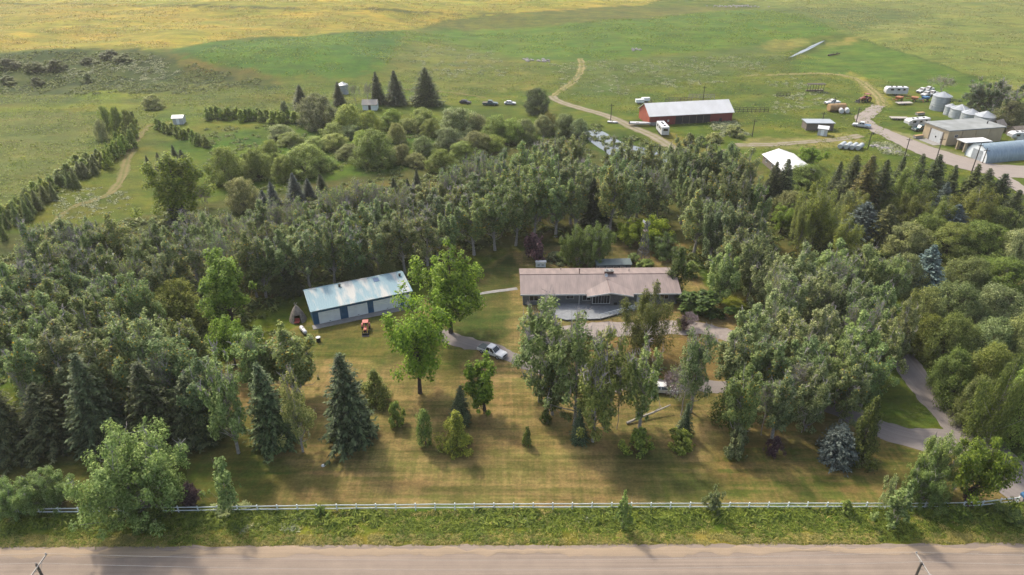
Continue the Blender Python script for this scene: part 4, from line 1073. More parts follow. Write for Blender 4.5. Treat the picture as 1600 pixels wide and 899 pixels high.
# ------------------------------------------------------------------ garage
def garage():
    A, rz, L = frame_from((491, 508.5), (643, 476))
    D = 7.0
    r = thing('garage', 'long blue garage with four pale roll-up doors and weathered pale blue roof', 'garage', A, rz)
    MB().box(0, L, 0, D, 0, 3.0).build('wall', 'blue', r)
    rf = MB()
    # ridge set far back: a long front slope and a short back slope
    yr = D * .87; hr = 3.95
    sb = MB(); sb.add([(0, 0, 3.0), (0, yr, hr - .02), (0, D, 3.6), (0, D / 2, 3.0)], [(0, 3, 1), (3, 2, 1)]); sb2 = MB(); sb2.add([(L, 0, 3.0), (L, yr, hr - .02), (L, D, 3.6), (L, D / 2, 3.0)], [(0, 1, 3), (3, 1, 2)])
    for a, b_, za, zb in ((-.5, yr, 3.05, hr), (D + .35, yr, 3.55, hr)):
        q = [(-.35, a, za), (L + .35, a, za), (L + .35, b_, zb), (-.35, b_, zb)]
        if a > b_: q = q[::-1]
        t = [(x, y, z + .14) for x, y, z in q]
        rf.add(q + t, [(3, 2, 1, 0), (4, 5, 6, 7), (0, 1, 5, 4), (1, 2, 6, 5), (2, 3, 7, 6), (3, 0, 4, 7)])
    ro = rf.build('roof', 'garageroof', r)
    sb.build('gable_end', 'blue', r); sb2.build('gable_end', 'blue', r)
    slope = (hr - 3.05) / (yr + .5)
    for (x, y, w, d, m) in ((L * .685, yr - 1.55, 1.1, 1.2, 'bluepanel'),):
        pz = 3.05 + (y + .5) * slope + .15; p = MB()
        p.add([(x, y, pz), (x + w, y, pz), (x + w, y + d, pz + d * slope), (x, y + d, pz + d * slope), (x, y, pz + .04), (x + w, y, pz + .04), (x + w, y + d, pz + d * slope + .04), (x, y + d, pz + d * slope + .04)],
              [(3, 2, 1, 0), (4, 5, 6, 7), (0, 1, 5, 4), (1, 2, 6, 5), (2, 3, 7, 6), (3, 0, 4, 7)])
        p.build('roof_panel', m, ro)
    for x, y in ((L * .335, yr - .8), (L * .965, yr - 1.2)):
        v = MB(); z = 3.05 + (y + .5) * slope + .1; v.cyl((x, y, z), (x, y, z + .45), .2, .2, 10); v.cyl((x, y, z + .453), (x, y, z + .6), .3, .05, 10); v.build('roof_vent', 'chassis', ro)
    # doors
    spans = [(.055, .265), (.345, .545), (.605, .885), (.925, .995)]
    for a, b_ in spans:
        d = MB(); d.box(a * L, b_ * L, -.055, -.003, .08, 2.45)
        for k in range(1, 5): d.box(a * L + .02, b_ * L - .02, -.07, -.056, .08 + k * .47, .08 + k * .47 + .03)
        do = d.build('garage_door', 'palegrey', r)
        h = MB(); h.box((a + b_) / 2 * L - .15, (a + b_) / 2 * L + .15, -.12, -.072, .30, .36); h.build('handle', 'chassis', do)
    tr = MB(); tr.box(-.02, L + .02, -.09, -.005, 2.62, 2.97); tr.build('fascia', 'blue', r)
    sl2 = MB(); sl2.box(-.4, L + .3, -1.5, -.01, -.1, .09); sl2.build('concrete_slab', 'concrete', r)
garage()

# ------------------------------------------------------------------ red barn
def barn():
    A, rz, L = frame_from((1014, 196.6), (1143, 189.6))
    D = 10.4
    r = thing('red_barn', 'long red barn with white metal roof and an open bay drawn as a dark panel', 'barn', A, rz)
    gable_wall(L, D, 3.4, 6.3).build('wall', 'barnred', r)
    e = MB(); e.add([(-.03, .02, 0), (-.03, D - .02, 0), (-.03, D - .02, 3.35), (-.03, D / 2, 6.2), (-.03, .02, 3.35), (-.002, .02, 0), (-.002, D - .02, 0), (-.002, D - .02, 3.35), (-.002, D / 2, 6.2), (-.002, .02, 3.35)],
                  [(0, 4, 3, 2, 1), (5, 6, 7, 8, 9)] + [(i, (i + 1) % 5, (i + 1) % 5 + 5, i + 5) for i in range(5)])
    tag(e.build('gable_end', 'barnorange', r), 'orange red gable end')
    gable_roof(L, D, 3.4, 6.3, .5, .12, .45).build('roof', 'whiteroof', r)
    o = MB(); o.box(L * .31, L * .73, -.03, -.003, 0, 2.8); bo = o.build('bay_shade_panel', 'dark', r)  # flat sheet on a solid wall; the bay's inner shade is its colour
    for k in range(1, 5):
        p = MB(); x = L * .31 + L * .42 * k / 5; p.box(x - .09, x + .09, -.12, -.033, 0, 2.8); p.build('bay_post', 'oldwood', bo)
    h = MB(); h.box(L * .845, L * .875, -.03, -.003, .1, 1.3); h.build('hatch', 'dark', r)
    g = MB(); g.box(0.02, L * .085, -.05, -.003, 0, 1.1); g.build('footing', 'concrete', r)
    ln = MB(); ln.box(L * .215, L * .235, -.05, -.003, 1.0, 1.7); ln.build('notice_board', 'whitetrim', r)
barn()

# ------------------------------------------------------------------ white-roofed shed, tan workshop, lean-to, quonset
def white_shed():
    a = P(1225, 268, 2.6); b = P(1193, 241, 2.6); c = P(1271, 264.5, 2.6)
    v = b - a; L = math.hypot(v.x, v.y); u = c - a
    rz = math.atan2(v.y, v.x)
    nrm = Vector((-math.sin(rz), math.cos(rz), 0))
    D = abs(u.dot(nrm)); sgn = 1 if u.dot(nrm) > 0 else -1
    o = a if sgn > 0 else b
    if sgn < 0: rz += PI
    r = thing('white_shed', 'small gabled shed with bright white metal roof beside the spruces', 'shed', (o.x, o.y, 0), rz)
    gable_wall(L, D, 2.5, 4.0).build('wall', 'oldwood', r)
    gable_roof(L, D, 2.5, 4.0, .35, .1).build('roof', 'whiteroof', r)
    for y, f in ((0, -1), (D, 1)):
        for x in (L * .15, L * .45, L * .75): window(r, x, y, 1.0, .9, .9, 1, .08, f)
    d = MB(); x = L if sgn < 0 else -.0
    d.box(L + .003, L + .05, D * .35, D * .65, .02, 2.1); d.build('door', 'dark', r)
white_shed()

def workshop():
    N_ = G(1476.5, 228); Lc = G(1442.5, 213.5); Rc = G(1562.5, 220.5)
    v = Rc - N_; rz = math.atan2(v.y, v.x); L = math.hypot(v.x, v.y)
    D = (Lc - N_).length
    r = thing('workshop', 'tan block workshop with flat grey roof and one big white door', 'workshop', N_, rz)
    b = MB(); b.box(0, L, 0, D, 0, 4.6); b.build('wall', 'tanwall', r)
    rf = MB(); rf.prism([(-.35, 4.62), (L + .35, 4.45), (L + .35, 4.75), (-.35, 4.95)], -.35, D + .35); ro = rf.build('roof', 'greyroof', r)
    d = MB(); d.box(-.07, -.003, D * .22, D * .68, .05, 3.7); do = d.build('big_door', 'whitetrim', r)
    hp = MB(); hp.box(-.10, -.073, D * .42, D * .47, 1.4, 1.9); hp.build('door_window', 'glass', do)
    fr = MB(); fr.box(-.05, -.003, D * .16, D * .215, 0, 3.75); fr.box(-.05, -.003, D * .685, D * .74, 0, 3.75); fr.build('door_jamb', 'oldwood', r)
    for k in range(1, 4):
        p = MB(); p.box(L * k / 4 - .15, L * k / 4 + .15, -.14, -.003, 0, 4.4); p.build('pilaster', 'tanwall', r)
    window(r, L * .12, 0, 2.4, 1.2, .9, 2, .08)
    v2 = MB(); v2.cyl((L * .86, D * .4, 4.5), (L * .86, D * .4, 5.6), .16, .16, 8); v2.build('roof_vent', 'chassis', ro)
    ap = MB(); ap.box(-3.4, -.01, D * .1, D * .8, -.1, .07); ap.build('door_apron', 'concrete', r)
workshop()

def leanto():
    A = P(1495, 218.5, 3.0); B = P(1509.4, 223.6, 3.0); C = P(1549.7, 221.4, 3.0)
    v = C - B; L = math.hypot(v.x, v.y); rz = math.atan2(v.y, v.x); D = (A - B).length
    r = thing('carport', 'open carport with flat white roof between workshop and quonset', 'carport', (B.x, B.y, 0), rz)
    rf = MB(); rf.box(-.3, L, -.3, D + .3, 3.0, 3.22); rf.build('roof', 'whiteroof', r)
    for x, y in ((0, .02), (0, D - .4), (L - .5, .02)):
        p = MB(); p.box(x, x + .9 if x == 0 else x + .4, y, y + .38, 0, 2.995); p.build('pillar', 'tanwall', r)
    w = MB(); w.box(1.2, L - .1, D - .22, D - .02, 0, 2.99); w.build('back_wall', 'oldwood', r)
    e = MB(); e.box(L - .09, L + .05, .42, D - .25, 0, 2.99); e.build('end_wall', 'oldwood', r)
leanto()

def quonset():
    F = G(1540, 256); Bk = G(1507, 243)
    v = Bk - F; D = math.hypot(v.x, v.y)
    rz = math.atan2(v.y, v.x) - PI / 2
    L = 22.0; H = 4.6
    r = thing('quonset_shed', 'arched quonset shed of blue-grey corrugated steel', 'shed', F, rz)
    n = 20
    arc = [(D / 2 - D / 2 * math.cos(PI * k / n), H * math.sin(PI * k / n) ** .8) for k in range(n + 1)]
    m = MB()
    vs = [(0, y, z) for y, z in arc] + [(L, y, z) for y, z in arc]
    m.add(vs, [(k, k + n + 1, k + n + 2, k + 1) for k in range(n)])
    o = m.build('shell', 'quonset', r, smooth=True)
    for x in (.12, L - .2):
        e = MB(); a2 = [(y * .985 + D * .0075, z * .98) for y, z in arc]
        e.add([(x, y, z) for y, z in a2] + [(x + .1, y, z) for y, z in a2], [tuple(range(n, -1, -1)), tuple(range(n + 1, 2 * n + 2))] + [(k, k + 1, k + n + 2, k + n + 1) for k in range(n)])
        eo = e.build('end_wall', 'palegrey', r)
        if x < 1:
            d = MB(); d.box(.03, .117, D * .28, D * .72, .03, 3.0); d.build('sliding_door', 'galv', eo)
    rim = MB(); rim.tube([(0, y, z + .02) for y, z in arc], .11, 5); rim.build('arch_rim', 'quonset', r)
quonset()

# ------------------------------------------------------------------ grain bins
def grain_bin(px, yb, wpx, ytop, label, group, z_roof=.28):
    p = G(px, yb); dep = depth_of(p.y, p.z)
    rr = wpx * dep / FPX / 2
    d = ray(px, ytop); t = p.y / d[1]; h = CAM_H + d[2] * t - p.z
    hr = rr * z_roof * 1.6; hw = h - hr
    r = thing('grain_bin', label, 'grain bin', p, RNG.random() * 6, group)
    w = MB(); prof = [(rr, 0)]
    k = max(4, int(hw / .8))
    for i in range(k): prof += [(rr, hw * (i + .9) / k), (rr * 1.012, hw * (i + .95) / k), (rr, hw * (i + 1) / k)]
    w.lathe(prof, 32); w.build('wall', 'galv', r, smooth=False)
    c = MB(); c.lathe([(rr * 1.04, hw - .06), (rr * 1.04, hw + .004), (rr * .5, hw + hr * .52), (.3, hw + hr * .97), (.3, hw + hr), (.02, hw + hr + .12)], 32); co = c.build('roof', 'galvroof', r)
    for i in range(12):
        a = i * PI / 6; rb = MB(); rb.tube([(rr * 1.03 * math.cos(a), rr * 1.03 * math.sin(a), hw + .03), (.32 * math.cos(a), .32 * math.sin(a), hw + hr)], .045, 4)
        if i % 3 == 0: rb.build('roof_rib', 'galvroof', co)
    dr = MB(); dr.box(-.4, .4, -rr * 1.012 - .08, -rr * .99, .6, 1.9); dr.build('hatch', 'galvroof', r)
grain_bin(1466.5, 171.5, 26.5, 143.5, 'tall galvanised grain bin standing apart at the head of the bins', 'grain bins by the workshop')
grain_bin(1482.5, 179.5, 17, 162.5, 'smallest squat grain bin, tucked just behind the tall one', 'grain bins by the workshop')
grain_bin(1496.5, 184, 27, 163.5, 'grain bin between the smallest bin and two more before the trees', 'grain bins by the workshop')
grain_bin(1513.5, 191, 27, 170.5, 'grain bin second nearest the workshop roof, in the line of bins', 'grain bins by the workshop')
grain_bin(1535.5, 197, 30, 174, 'grain bin at the end of the line, directly behind the workshop', 'grain bins by the workshop')
grain_bin(537, 147, 16, 128.5, 'lone grain bin with white conical roof among the far spruces', None)

def hut(px, yb, w, d, h, hr, rz, wall, roof, name, label, cat, flat=False):
    p = G(px, yb)
    r = thing(name, label, cat, p, rz)
    c = Matrix.Translation((-w / 2, 0, 0))
    m = gable_wall(w, d, h, hr) if not flat else MB().box(0, w, 0, d, 0, h)
    m.v = [(x - w / 2, y, z) for x, y, z in m.v]; m.build('wall', wall, r)
    m = gable_roof(w, d, h, hr, .3, .1) if not flat else MB().prism([(-.3, h + .02), (w + .3, h + .02), (w + .3, h + .2), (-.3, h + .2)], -.4, d + .4)
    m.v = [(x - w / 2, y, z) for x, y, z in m.v]; m.build('roof', roof, r)
    dd = MB(); dd.box(-.5, .45, -.05, -.003, .02, min(1.95, h - .2)); dd.build('door', 'dark' if wall != 'whitetrim' else 'palegrey', r)
    return r
hut(578, 173, 5.2, 4.0, 2.2, 3.5, .02, 'palegrey', 'paleboard', 'hut', 'small hut with weathered pale roof in front of the far spruces', 'hut')
hut(279, 195, 3.4, 3.0, 2.3, 2.9, .1, 'whitetrim', 'whiteroof', 'white_hut', 'tiny white hut at the end of the hedge by the dirt path', 'hut')
hut(1564, 206, 3.8, 3.2, 2.1, 3.6, .5, 'oldwood', 'thatch', 'hut', 'old wooden hut with a pointed roof behind the workshop', 'hut')
hut(1596, 214, 5, 4, 2.0, 3.0, .2, 'oldwood', 'oldwood', 'old_shed', 'sagging brown shed under the grey trees beyond the workshop', 'shed')
hut(1280, 204.5, 9.0, 4.5, 2.5, 2.5, -.03, 'oldwood', 'galvroof', 'pole_shed', 'open-sided shed with flat grey roof beside the white box hut', 'shed', flat=True)
hut(1284, 212.5, 2.9, 2.6, 2.4, 3.0, -.45, 'whitetrim', 'whiteroof', 'white_hut', 'small white box hut in front of the flat-roofed shed', 'hut')
def teal_shed():
    a = P(932, 415.5, 2.2); b = P(988, 414, 2.2)
    r = thing('garden_shed', 'low garden shed with sloping teal roof behind the ranch house', 'shed', (a.x, a.y, 0), math.atan2(b.y - a.y, b.x - a.x))
    L = (b - a).length
    w = MB(); w.box(.15, L - .15, .3, 2.1, 0, 2.1); w.build('wall', 'siding', r)
    rf = MB(); rf.add([(0, 0, 2.15), (L, 0, 2.15), (L, 2.3, 2.45), (0, 2.3, 2.45), (0, 0, 2.27), (L, 0, 2.27), (L, 2.3, 2.57), (0, 2.3, 2.57)], [(3, 2, 1, 0), (4, 5, 6, 7), (0, 1, 5, 4), (1, 2, 6, 5), (2, 3, 7, 6), (3, 0, 4, 7)])
    rf.build('roof', 'tealroof', r)
    for k in range(4): window(r, .6 + k * (L - 1.6) / 4, .3, .9, 1.1, .9, 1, .07)
teal_shed()
def garden_panel():
    p = G(845, 418.5)
    r = thing('garden_cabinet', 'pale panelled garden cabinet standing behind the house roof, left of the trees', 'cabinet', p, 0)
    r['label'] = 'pale panelled garden cabinet behind the house beside the purple tree'
    b = MB(); b.box(-1.05, 1.05, 0, .8, .1, 1.25); b.build('body', 'railwhite', r)
    t = MB(); t.box(-1.15, 1.15, -.1, .9, 1.253, 1.32); t.build('lid', 'whitetrim', r)
    for x in (-.7, .15): d = MB(); d.box(x, x + .5, -.03, -.003, .55, .72); d.build('vent', 'dark', r)
garden_panel()

def tepee():
    p = G(466, 500)
    r = thing('play_tepee', 'grey cone-shaped play hut with dark doorway and red seat inside', 'play hut', p, R_(15))
    n = 14; R1 = 1.6
    m = MB()
    rings = []
    for q, z in ((1, 0), (.86, .7), (.66, 1.55), (.36, 2.5), (.12, 3.05)):
        rings.append([(R1 * q * math.cos(2 * PI * k / n + .22) * (1 + .05 * math.sin(k * 2.3)), R1 * q * math.sin(2 * PI * k / n + .22), z) for k in range(n)])
    vs = [p_ for rg in rings for p_ in rg]; fs = []
    for a in range(4):
        for k in range(n):
            ang = 2 * PI * (k + .5) / n + .22
            if a < 2 and abs(((ang + PI / 2 + PI) % (2 * PI)) - PI) < .5: continue
            fs.append((a * n + k, a * n + (k + 1) % n, (a + 1) * n + (k + 1) % n, (a + 1) * n + k))
    fs.append(tuple(range(4 * n, 5 * n)))
    m.add(vs, fs); o = m.build('cover', 'thatch', r)
    sm = o.modifiers.new('thick', 'SOLIDIFY'); sm.thickness = .08
    for k in range(4):
        a = k * PI / 2 + .5; q = MB(); q.tube([(.25 * math.cos(a), .25 * math.sin(a), 2.9), (-.35 * math.cos(a), -.35 * math.sin(a), 3.6)], .035, 5); q.build('pole', 'paleboard', r)
    c = thing('play_chair', 'small red seat inside the grey play tepee', 'chair', p + Vector((.2, -1.35, 0)), 0)
    b = MB(); b.box(-.45, .45, -.3, .3, .28, .42); b.build('seat', 'redpaint', c)
    b = MB(); b.box(-.45, .45, .303, .40, .28, .95); b.build('backrest', 'redpaint', c)
    for x in (-.4, .33):
        for y in (-.28, .22): l_ = MB(); l_.box(x, x + .07, y, y + .07, 0, .277); l_.build('leg', 'chassis', c)
tepee()

# ------------------------------------------------------------------ vehicles
def wheel(root, x, y, r_, w, s, rimm='rim'):
    t = MB(); t.lathe([(r_ * .62, -w / 2), (r_ * .95, -w / 2), (r_, -w * .3), (r_, w * .3), (r_ * .95, w / 2), (r_ * .62, w / 2)], 18, cap=False)
    t.v = [(a, c, b) for a, b, c in t.v]
    o = t.build('wheel', 'tyre', root, loc=(x, y, r_))
    h = MB(); h.lathe([(.02, -w * .32), (r_ * .63, -w * .34), (r_ * .63, w * .34), (.02, w * .32)], 14); h.v = [(a, c, b) for a, b, c in h.v]
    h.build('rim', rimm, o)

def cabin(root, x0, x1, xt0, xt1, z0, z1, yb, yt, paint, name='cab'):
    """tapering glazed cab: painted shell with its own window panes"""
    c = MB(); c.rings([[(x0, -yb, z0), (x1, -yb, z0), (x1, yb, z0), (x0, yb, z0)], [(xt0, -yt, z1), (xt1, -yt, z1), (xt1, yt, z1), (xt0, yt, z1)]])
    co = c.build(name, paint, root, bevel=.05)
    def lerp(a, b, t): return a + (b - a) * t
    zl, zh = .12, .86
    def pt(fx, fz, s): # on the side
        return (lerp(lerp(x0, x1, fx), lerp(xt0, xt1, fx), fz), s * (lerp(yb, yt, fz) + .012), lerp(z0, z1, fz))
    for s in (-1, 1):
        for a, b_ in ((.06, .46), (.52, .92)):
            q = [pt(a, zl, s), pt(b_, zl, s), pt(b_, zh, s), pt(a, zh, s)]
            m = MB(); m.add(q, [(0, 1, 2, 3) if s < 0 else (3, 2, 1, 0)]); m.build('side_window', 'glass', co)
    for xa, xb, sg, nm in ((x1, xt1, 1, 'windscreen'), (x0, xt0, -1, 'rear_window')):
        q = [(lerp(xa, xb, f) + sg * .012, yy * lerp(yb, yt, f) * .88, lerp(z0, z1, f)) for f, yy in ((zl, -1), (zl, 1), (zh, 1), (zh, -1))]
        m = MB(); m.add(q, [(0, 1, 2, 3) if sg > 0 else (3, 2, 1, 0)]); m.build(nm, 'glass', co)
    return co

def pickup(loc, rz, label, paint='white', group=None, cover='tonneau', name='pickup_truck', far=False):
    r = thing(name, label, 'pickup truck', loc, rz, group)
    b = MB(); b.prism([(-2.85, .52), (-2.88, 1.05), (-1.0, 1.07), (1.02, 1.10), (2.55, 1.02), (2.82, .90), (2.86, .50), (2.2, .46), (1.3, .46), (-1.4, .46), (-2.3, .46)], -.97, .97)
    b.build('body', paint, r, bevel=.06)
    cabin(r, -1.0, 1.35, -.72, .45, 1.075, 1.88, .93, .74, paint)
    bd = MB(); bd.box(-2.78, -1.06, -.86, .86, 1.07, 1.11); bd.build('bed_cover', cover, r)
    ch = MB(); ch.box(-2.6, 2.6, -.7, .7, .30, .46); ch.build('chassis', 'chassis', r)
    for x in (-1.85, 1.78):
        for y in (-.86, .86): wheel(r, x, y, .40, .28, 1)
    for y in (-.72, .72):
        h = MB(); h.box(2.80, 2.90, y - .2, y + .2, .66, .86); h.build('headlight', 'lamp', r)
        h = MB(); h.box(-2.93, -2.86, y - .13, y + .13, .65, 1.0); h.build('tail_light', 'redlens', r)
        m = MB(); s = 1 if y > 0 else -1; m.box(.78, .9, min(s * .96, s * 1.18), max(s * .96, s * 1.18), 1.12, 1.34); m.build('wing_mirror', 'chassis', r)
    g = MB(); g.box(2.86, 2.91, -.48, .48, .62, .86); g.build('grille', 'chassis', r)
    for x0, x1 in ((2.84, 3.0), (-3.02, -2.88)):
        q = MB(); q.box(x0, x1, -.93, .93, .42, .60); q.build('bumper', 'rim', r)
    return r

def car(loc, rz, label, paint='white', group=None):
    r = thing('car', label, 'car', loc, rz, group)
    b = MB(); b.prism([(-2.2, .40), (-2.25, .80), (-1.7, .92), (.8, .92), (1.95, .80), (2.2, .62), (2.2, .34), (-2.1, .34)], -.87, .87); b.build('body', paint, r, bevel=.06)
    cabin(r, -1.85, 1.0, -1.2, .3, .90, 1.42, .84, .62, paint)
    for x in (-1.35, 1.35):
        for y in (-.80, .80): wheel(r, x, y, .32, .22, 1)
    for y in (-.62, .62):
        h = MB(); h.box(2.14, 2.23, y - .18, y + .18, .56, .70); h.build('headlight', 'lamp', r)
        h = MB(); h.box(-2.29, -2.22, y - .18, y + .18, .60, .74); h.build('tail_light', 'redlens', r)
    return r

def trailer(loc, rz, label, L=8, Wd=2.5, Ht=2.6, nose=True, group=None, name='travel_trailer', overhang=False):
    r = thing(name, label, 'trailer', loc, rz, group)
    z0 = .65; h = Wd / 2
    if overhang: prof = [(-L / 2, z0), (-L / 2, z0 + Ht), (L * .35, z0 + Ht), (L * .5, z0 + Ht * .8), (L * .5, z0 + 1.1), (L * .26, z0 + 1.0), (L * .24, z0)]
    elif nose: prof = [(-L / 2, z0), (-L / 2, z0 + Ht * .95), (-L / 2 + .2, z0 + Ht), (L * .42, z0 + Ht), (L * .5, z0 + Ht * .72), (L * .5, z0 + Ht * .25), (L * .46, z0)]
    else: prof = [(-L / 2, z0), (-L / 2, z0 + Ht), (L / 2, z0 + Ht), (L / 2, z0)]
    b = MB(); b.prism(prof, -h, h); b.build('body', 'white', r, bevel=.07)
    for s in (-1, 1):
        for x, w in ((-L * .36, .9), (-L * .12, 1.1), (L * .17, 1.3)):
            m = MB(); y = s * (h + .012); q = [(x, y, z0 + Ht * .52), (x + w, y, z0 + Ht * .52), (x + w, y, z0 + Ht * .8), (x, y, z0 + Ht * .8)]
            m.add(q, [(0, 1, 2, 3) if s < 0 else (3, 2, 1, 0)]); m.build('window', 'glass', r)
        for x in (-.5, .45): wheel(r, x, s * (h - .2), .38, .24, 1)
    m = MB(); m.add([(-L / 2 - .012, -h * .6, z0 + Ht * .5), (-L / 2 - .012, h * .6, z0 + Ht * .5), (-L / 2 - .012, h * .6, z0 + Ht * .8), (-L / 2 - .012, -h * .6, z0 + Ht * .8)], [(3, 2, 1, 0)]); m.build('rear_window', 'glass', r)
    for x in (-L * .3, -L * .02, L * .2):
        v = MB(); v.box(x, x + .55, -.3, .3, z0 + Ht + .003, z0 + Ht + .2); v.build('roof_vent', 'chassis', r)
    t = MB(); t.box(L / 2 - .1, L / 2 + 1.0, -.08, .08, .45, .6); t.build('drawbar', 'chassis', r)
    return r

def heading(pa, pb):
    v = G(*pb) - G(*pa); return math.atan2(v.y, v.x)
_p = pickup(G(769, 553.5), heading((752, 546), (788, 560)), 'white crew-cab pickup with grey-green bed cover parked on the gravel drive'); _p.scale = (.9, .9, .9)
car(G(1036, 612), heading((1025, 610), (1050, 612)), 'white car half hidden by branches on the loop drive')

def tractor(loc, rz, label, paint, sc=1.0, cabm=None):
    r = thing('tractor', label, 'tractor', loc, rz); r.scale = (sc,) * 3
    b = MB(); b.prism([(.1, .75), (.1, 1.45), (1.6, 1.38), (1.85, 1.2), (1.85, .75)], -.36, .36); b.build('bonnet', paint, r, bevel=.05)
    g = MB(); g.box(1.853, 1.90, -.3, .3, .8, 1.2); g.build('grille', 'chassis', r)
    c = MB(); c.box(-1.2, 1.7, -.25, .25, .5, .748); c.build('chassis', 'chassis', r)
    for s in (-1, 1):
        wheel(r, -.75, s * .85, .78, .42, 1, 'yellow'); wheel(r, 1.35, s * .68, .42, .26, 1, 'yellow')
        f = MB(); pts = [(-.75 + .9 * math.cos(a), .78 + .9 * math.sin(a)) for a in np.linspace(.5, 2.6, 8)]
        f.prism([(x, z) for x, z in pts] + [(x * .94 - .045, z * .94) for x, z in pts[::-1]], s * .66 if s > 0 else -1.06, 1.06 if s > 0 else -.66); f.build('fender', paint, r)
    st = MB(); st.box(-.95, -.45, -.25, .25, 1.0, 1.12); so_ = st.build('seat', 'chassis', r)
    sb = MB(); sb.box(-1.02, -.94, -.25, .25, 1.123, 1.55); sb.build('backrest', 'chassis', so_)
    for x, y in ((-1.15, -.55), (-1.15, .55), (.05, -.5), (.05, .5)):
        p = MB(); p.cyl((x, y, .8), (x, y, 2.28), .035); p.build('canopy_post', 'chassis', r)
    ca = MB(); ca.box(-1.35, .2, -.72, .72, 2.285, 2.38); ca.build('canopy', cabm or paint, r, bevel=.03)
    sw = MB(); sw.tube([(.0, 0, 1.35), (-.25, 0, 1.5)], .03, 5); sw.lathe([(.14, 1.49), (.17, 1.51), (.14, 1.53)], 12, c=(-.25, 0)); sw.build('steering_wheel', 'chassis', r)
    ex = MB(); ex.cyl((1.0, .2, 1.4), (1.0, .2, 2.1), .04); ex.build('exhaust_pipe', 'chassis', r)
    for s in (-1, 1):
        a = MB(); a.tube([(.5, s * .5, 1.0), (1.9, s * .5, 1.15), (2.5, s * .5, .45)], .06, 5); a.build('loader_arm', 'yellow', r)
    bk = MB(); bk.prism([(2.4, .15), (2.4, .75), (2.5, .75), (2.55, .25), (3.05, .2), (3.05, .12)], -.85, .85); bk.build('bucket', 'chassis', r)
    return r
tractor(G(572, 516.5), R_(-82), 'red tractor with a faded canopy parked before the blue garage', 'redpaint', .72)
tk = thing('propane_tank', 'white cylindrical tank lying on legs near the play tepee', 'tank', G(474.5, 520), heading((479, 523), (470, 512)))
b = MB(); b.rings([[(x, rr * math.cos(2 * PI * k / 16), .62 + rr * math.sin(2 * PI * k / 16)) for k in range(16)] for x, rr in ((-1.3, .05), (-1.24, .24), (-1.08, .36), (1.08, .36), (1.24, .24), (1.3, .05))]); b.build('vessel', 'white', tk, smooth=True)
for x in (-.75, .75): b = MB(); b.box(x - .08, x + .08, -.3, .3, 0, .30); b.build('leg', 'chassis', tk)
b = MB(); b.cyl((0, 0, .96), (0, 0, 1.12), .12, .12, 10); b.build('valve_cover', 'rim', tk)
bn = thing('burn_barrel', 'black barrel with a pale lid on the lawn below the garage', 'barrel', G(498, 534), 0)
b = MB(); b.lathe([(.36, 0), (.38, .25), (.36, .3), (.38, .55), (.36, .6), (.37, .88)], 16); b.build('drum', 'chassis', bn)
b = MB(); b.lathe([(.41, .883), (.41, .93), (.2, .97), (.02, .98)], 16); b.build('lid', 'whitetrim', bn)

# ------------------------------------------------------------------ trees and shrubs, one by one
YEL = (1.15, 1.05, .75); GRY = (.92, .95, 1.08); DRK = (.8, .88, .95); WRM = (1.1, 1.0, .85)
# -- single trees of the lawn
plant('maple', 643, 455, 614, 108, 'bright yellow-green maple alone on the lawn in front of the garage', tint=.95, var=0)
plant('maple', 697, 383, 520, 106, 'bright green maple at the garage corner beside the footpath', tint=.85, var=1)
plant('maple', 337, 394, 505, 98, 'rounded bright green maple among grey poplars left of the garage', tint=1.05, var=2)
plant('maple', 254, 240, 346, 102, 'big bright green maple at the wood edge by the dirt path', tint=.88, var=2, jit=.03)
plant('spruce', 529, 552, 716, 92, 'big dark spruce on the lawn, tallest in the open grass', var=0, tint=1.05)
plant('juniper', 581, 582, 644, 54, 'bright green cone juniper just right of the big lawn spruce', tint=.8, var=0)
plant('juniper', 710, 641, 722, 58, 'plump round juniper in the middle of the lawn', tint=1.15, var=1, hue=YEL)
plant('spruce', 717, 602, 668, 28, 'slim young spruce behind the plump lawn juniper', var=1)
plant('column', 661, 638, 702, 27, 'narrow upright tree with split trunk left of the plump juniper', tint=.95)
plant('shrub', 617, 628, 674, 32, 'small round yellow-green shrub below the cone juniper', tint=1.1)
plant('leaner', 755, 550, 642, 54, 'slender young maple beside the parked pickup', tint=.85)
plant('darkshrub', 823, 667, 701, 19, 'tiny dark shrub alone on the dry lawn', tint=.9)
plant('spruce', 404, 566, 722, 88, 'grey-blue spruce with drooping boughs left of the big lawn spruce', var=2, hue=(1.3, 1.35, 1.6))
plant('airy', 449, 583, 706, 54, 'thin yellowing poplar between the grey-blue spruce and the big lawn spruce', hue=(1.02, 1, .8), tint=.9)
plant('poplar', 446, 505, 618, 92, 'leafy poplar behind the two front lawn spruces', hue=(1.05, 1.05, .9), tint=1.1)
plant('elm', 350, 497, 572, 76, 'low bright yellow-green elm at the lawn corner below the rounded maple', tint=1.0)
plant('willow', 262, 444, 536, 100, 'broad olive willow left of the rounded maple', hue=(1.0, .93, .9), tint=.85)
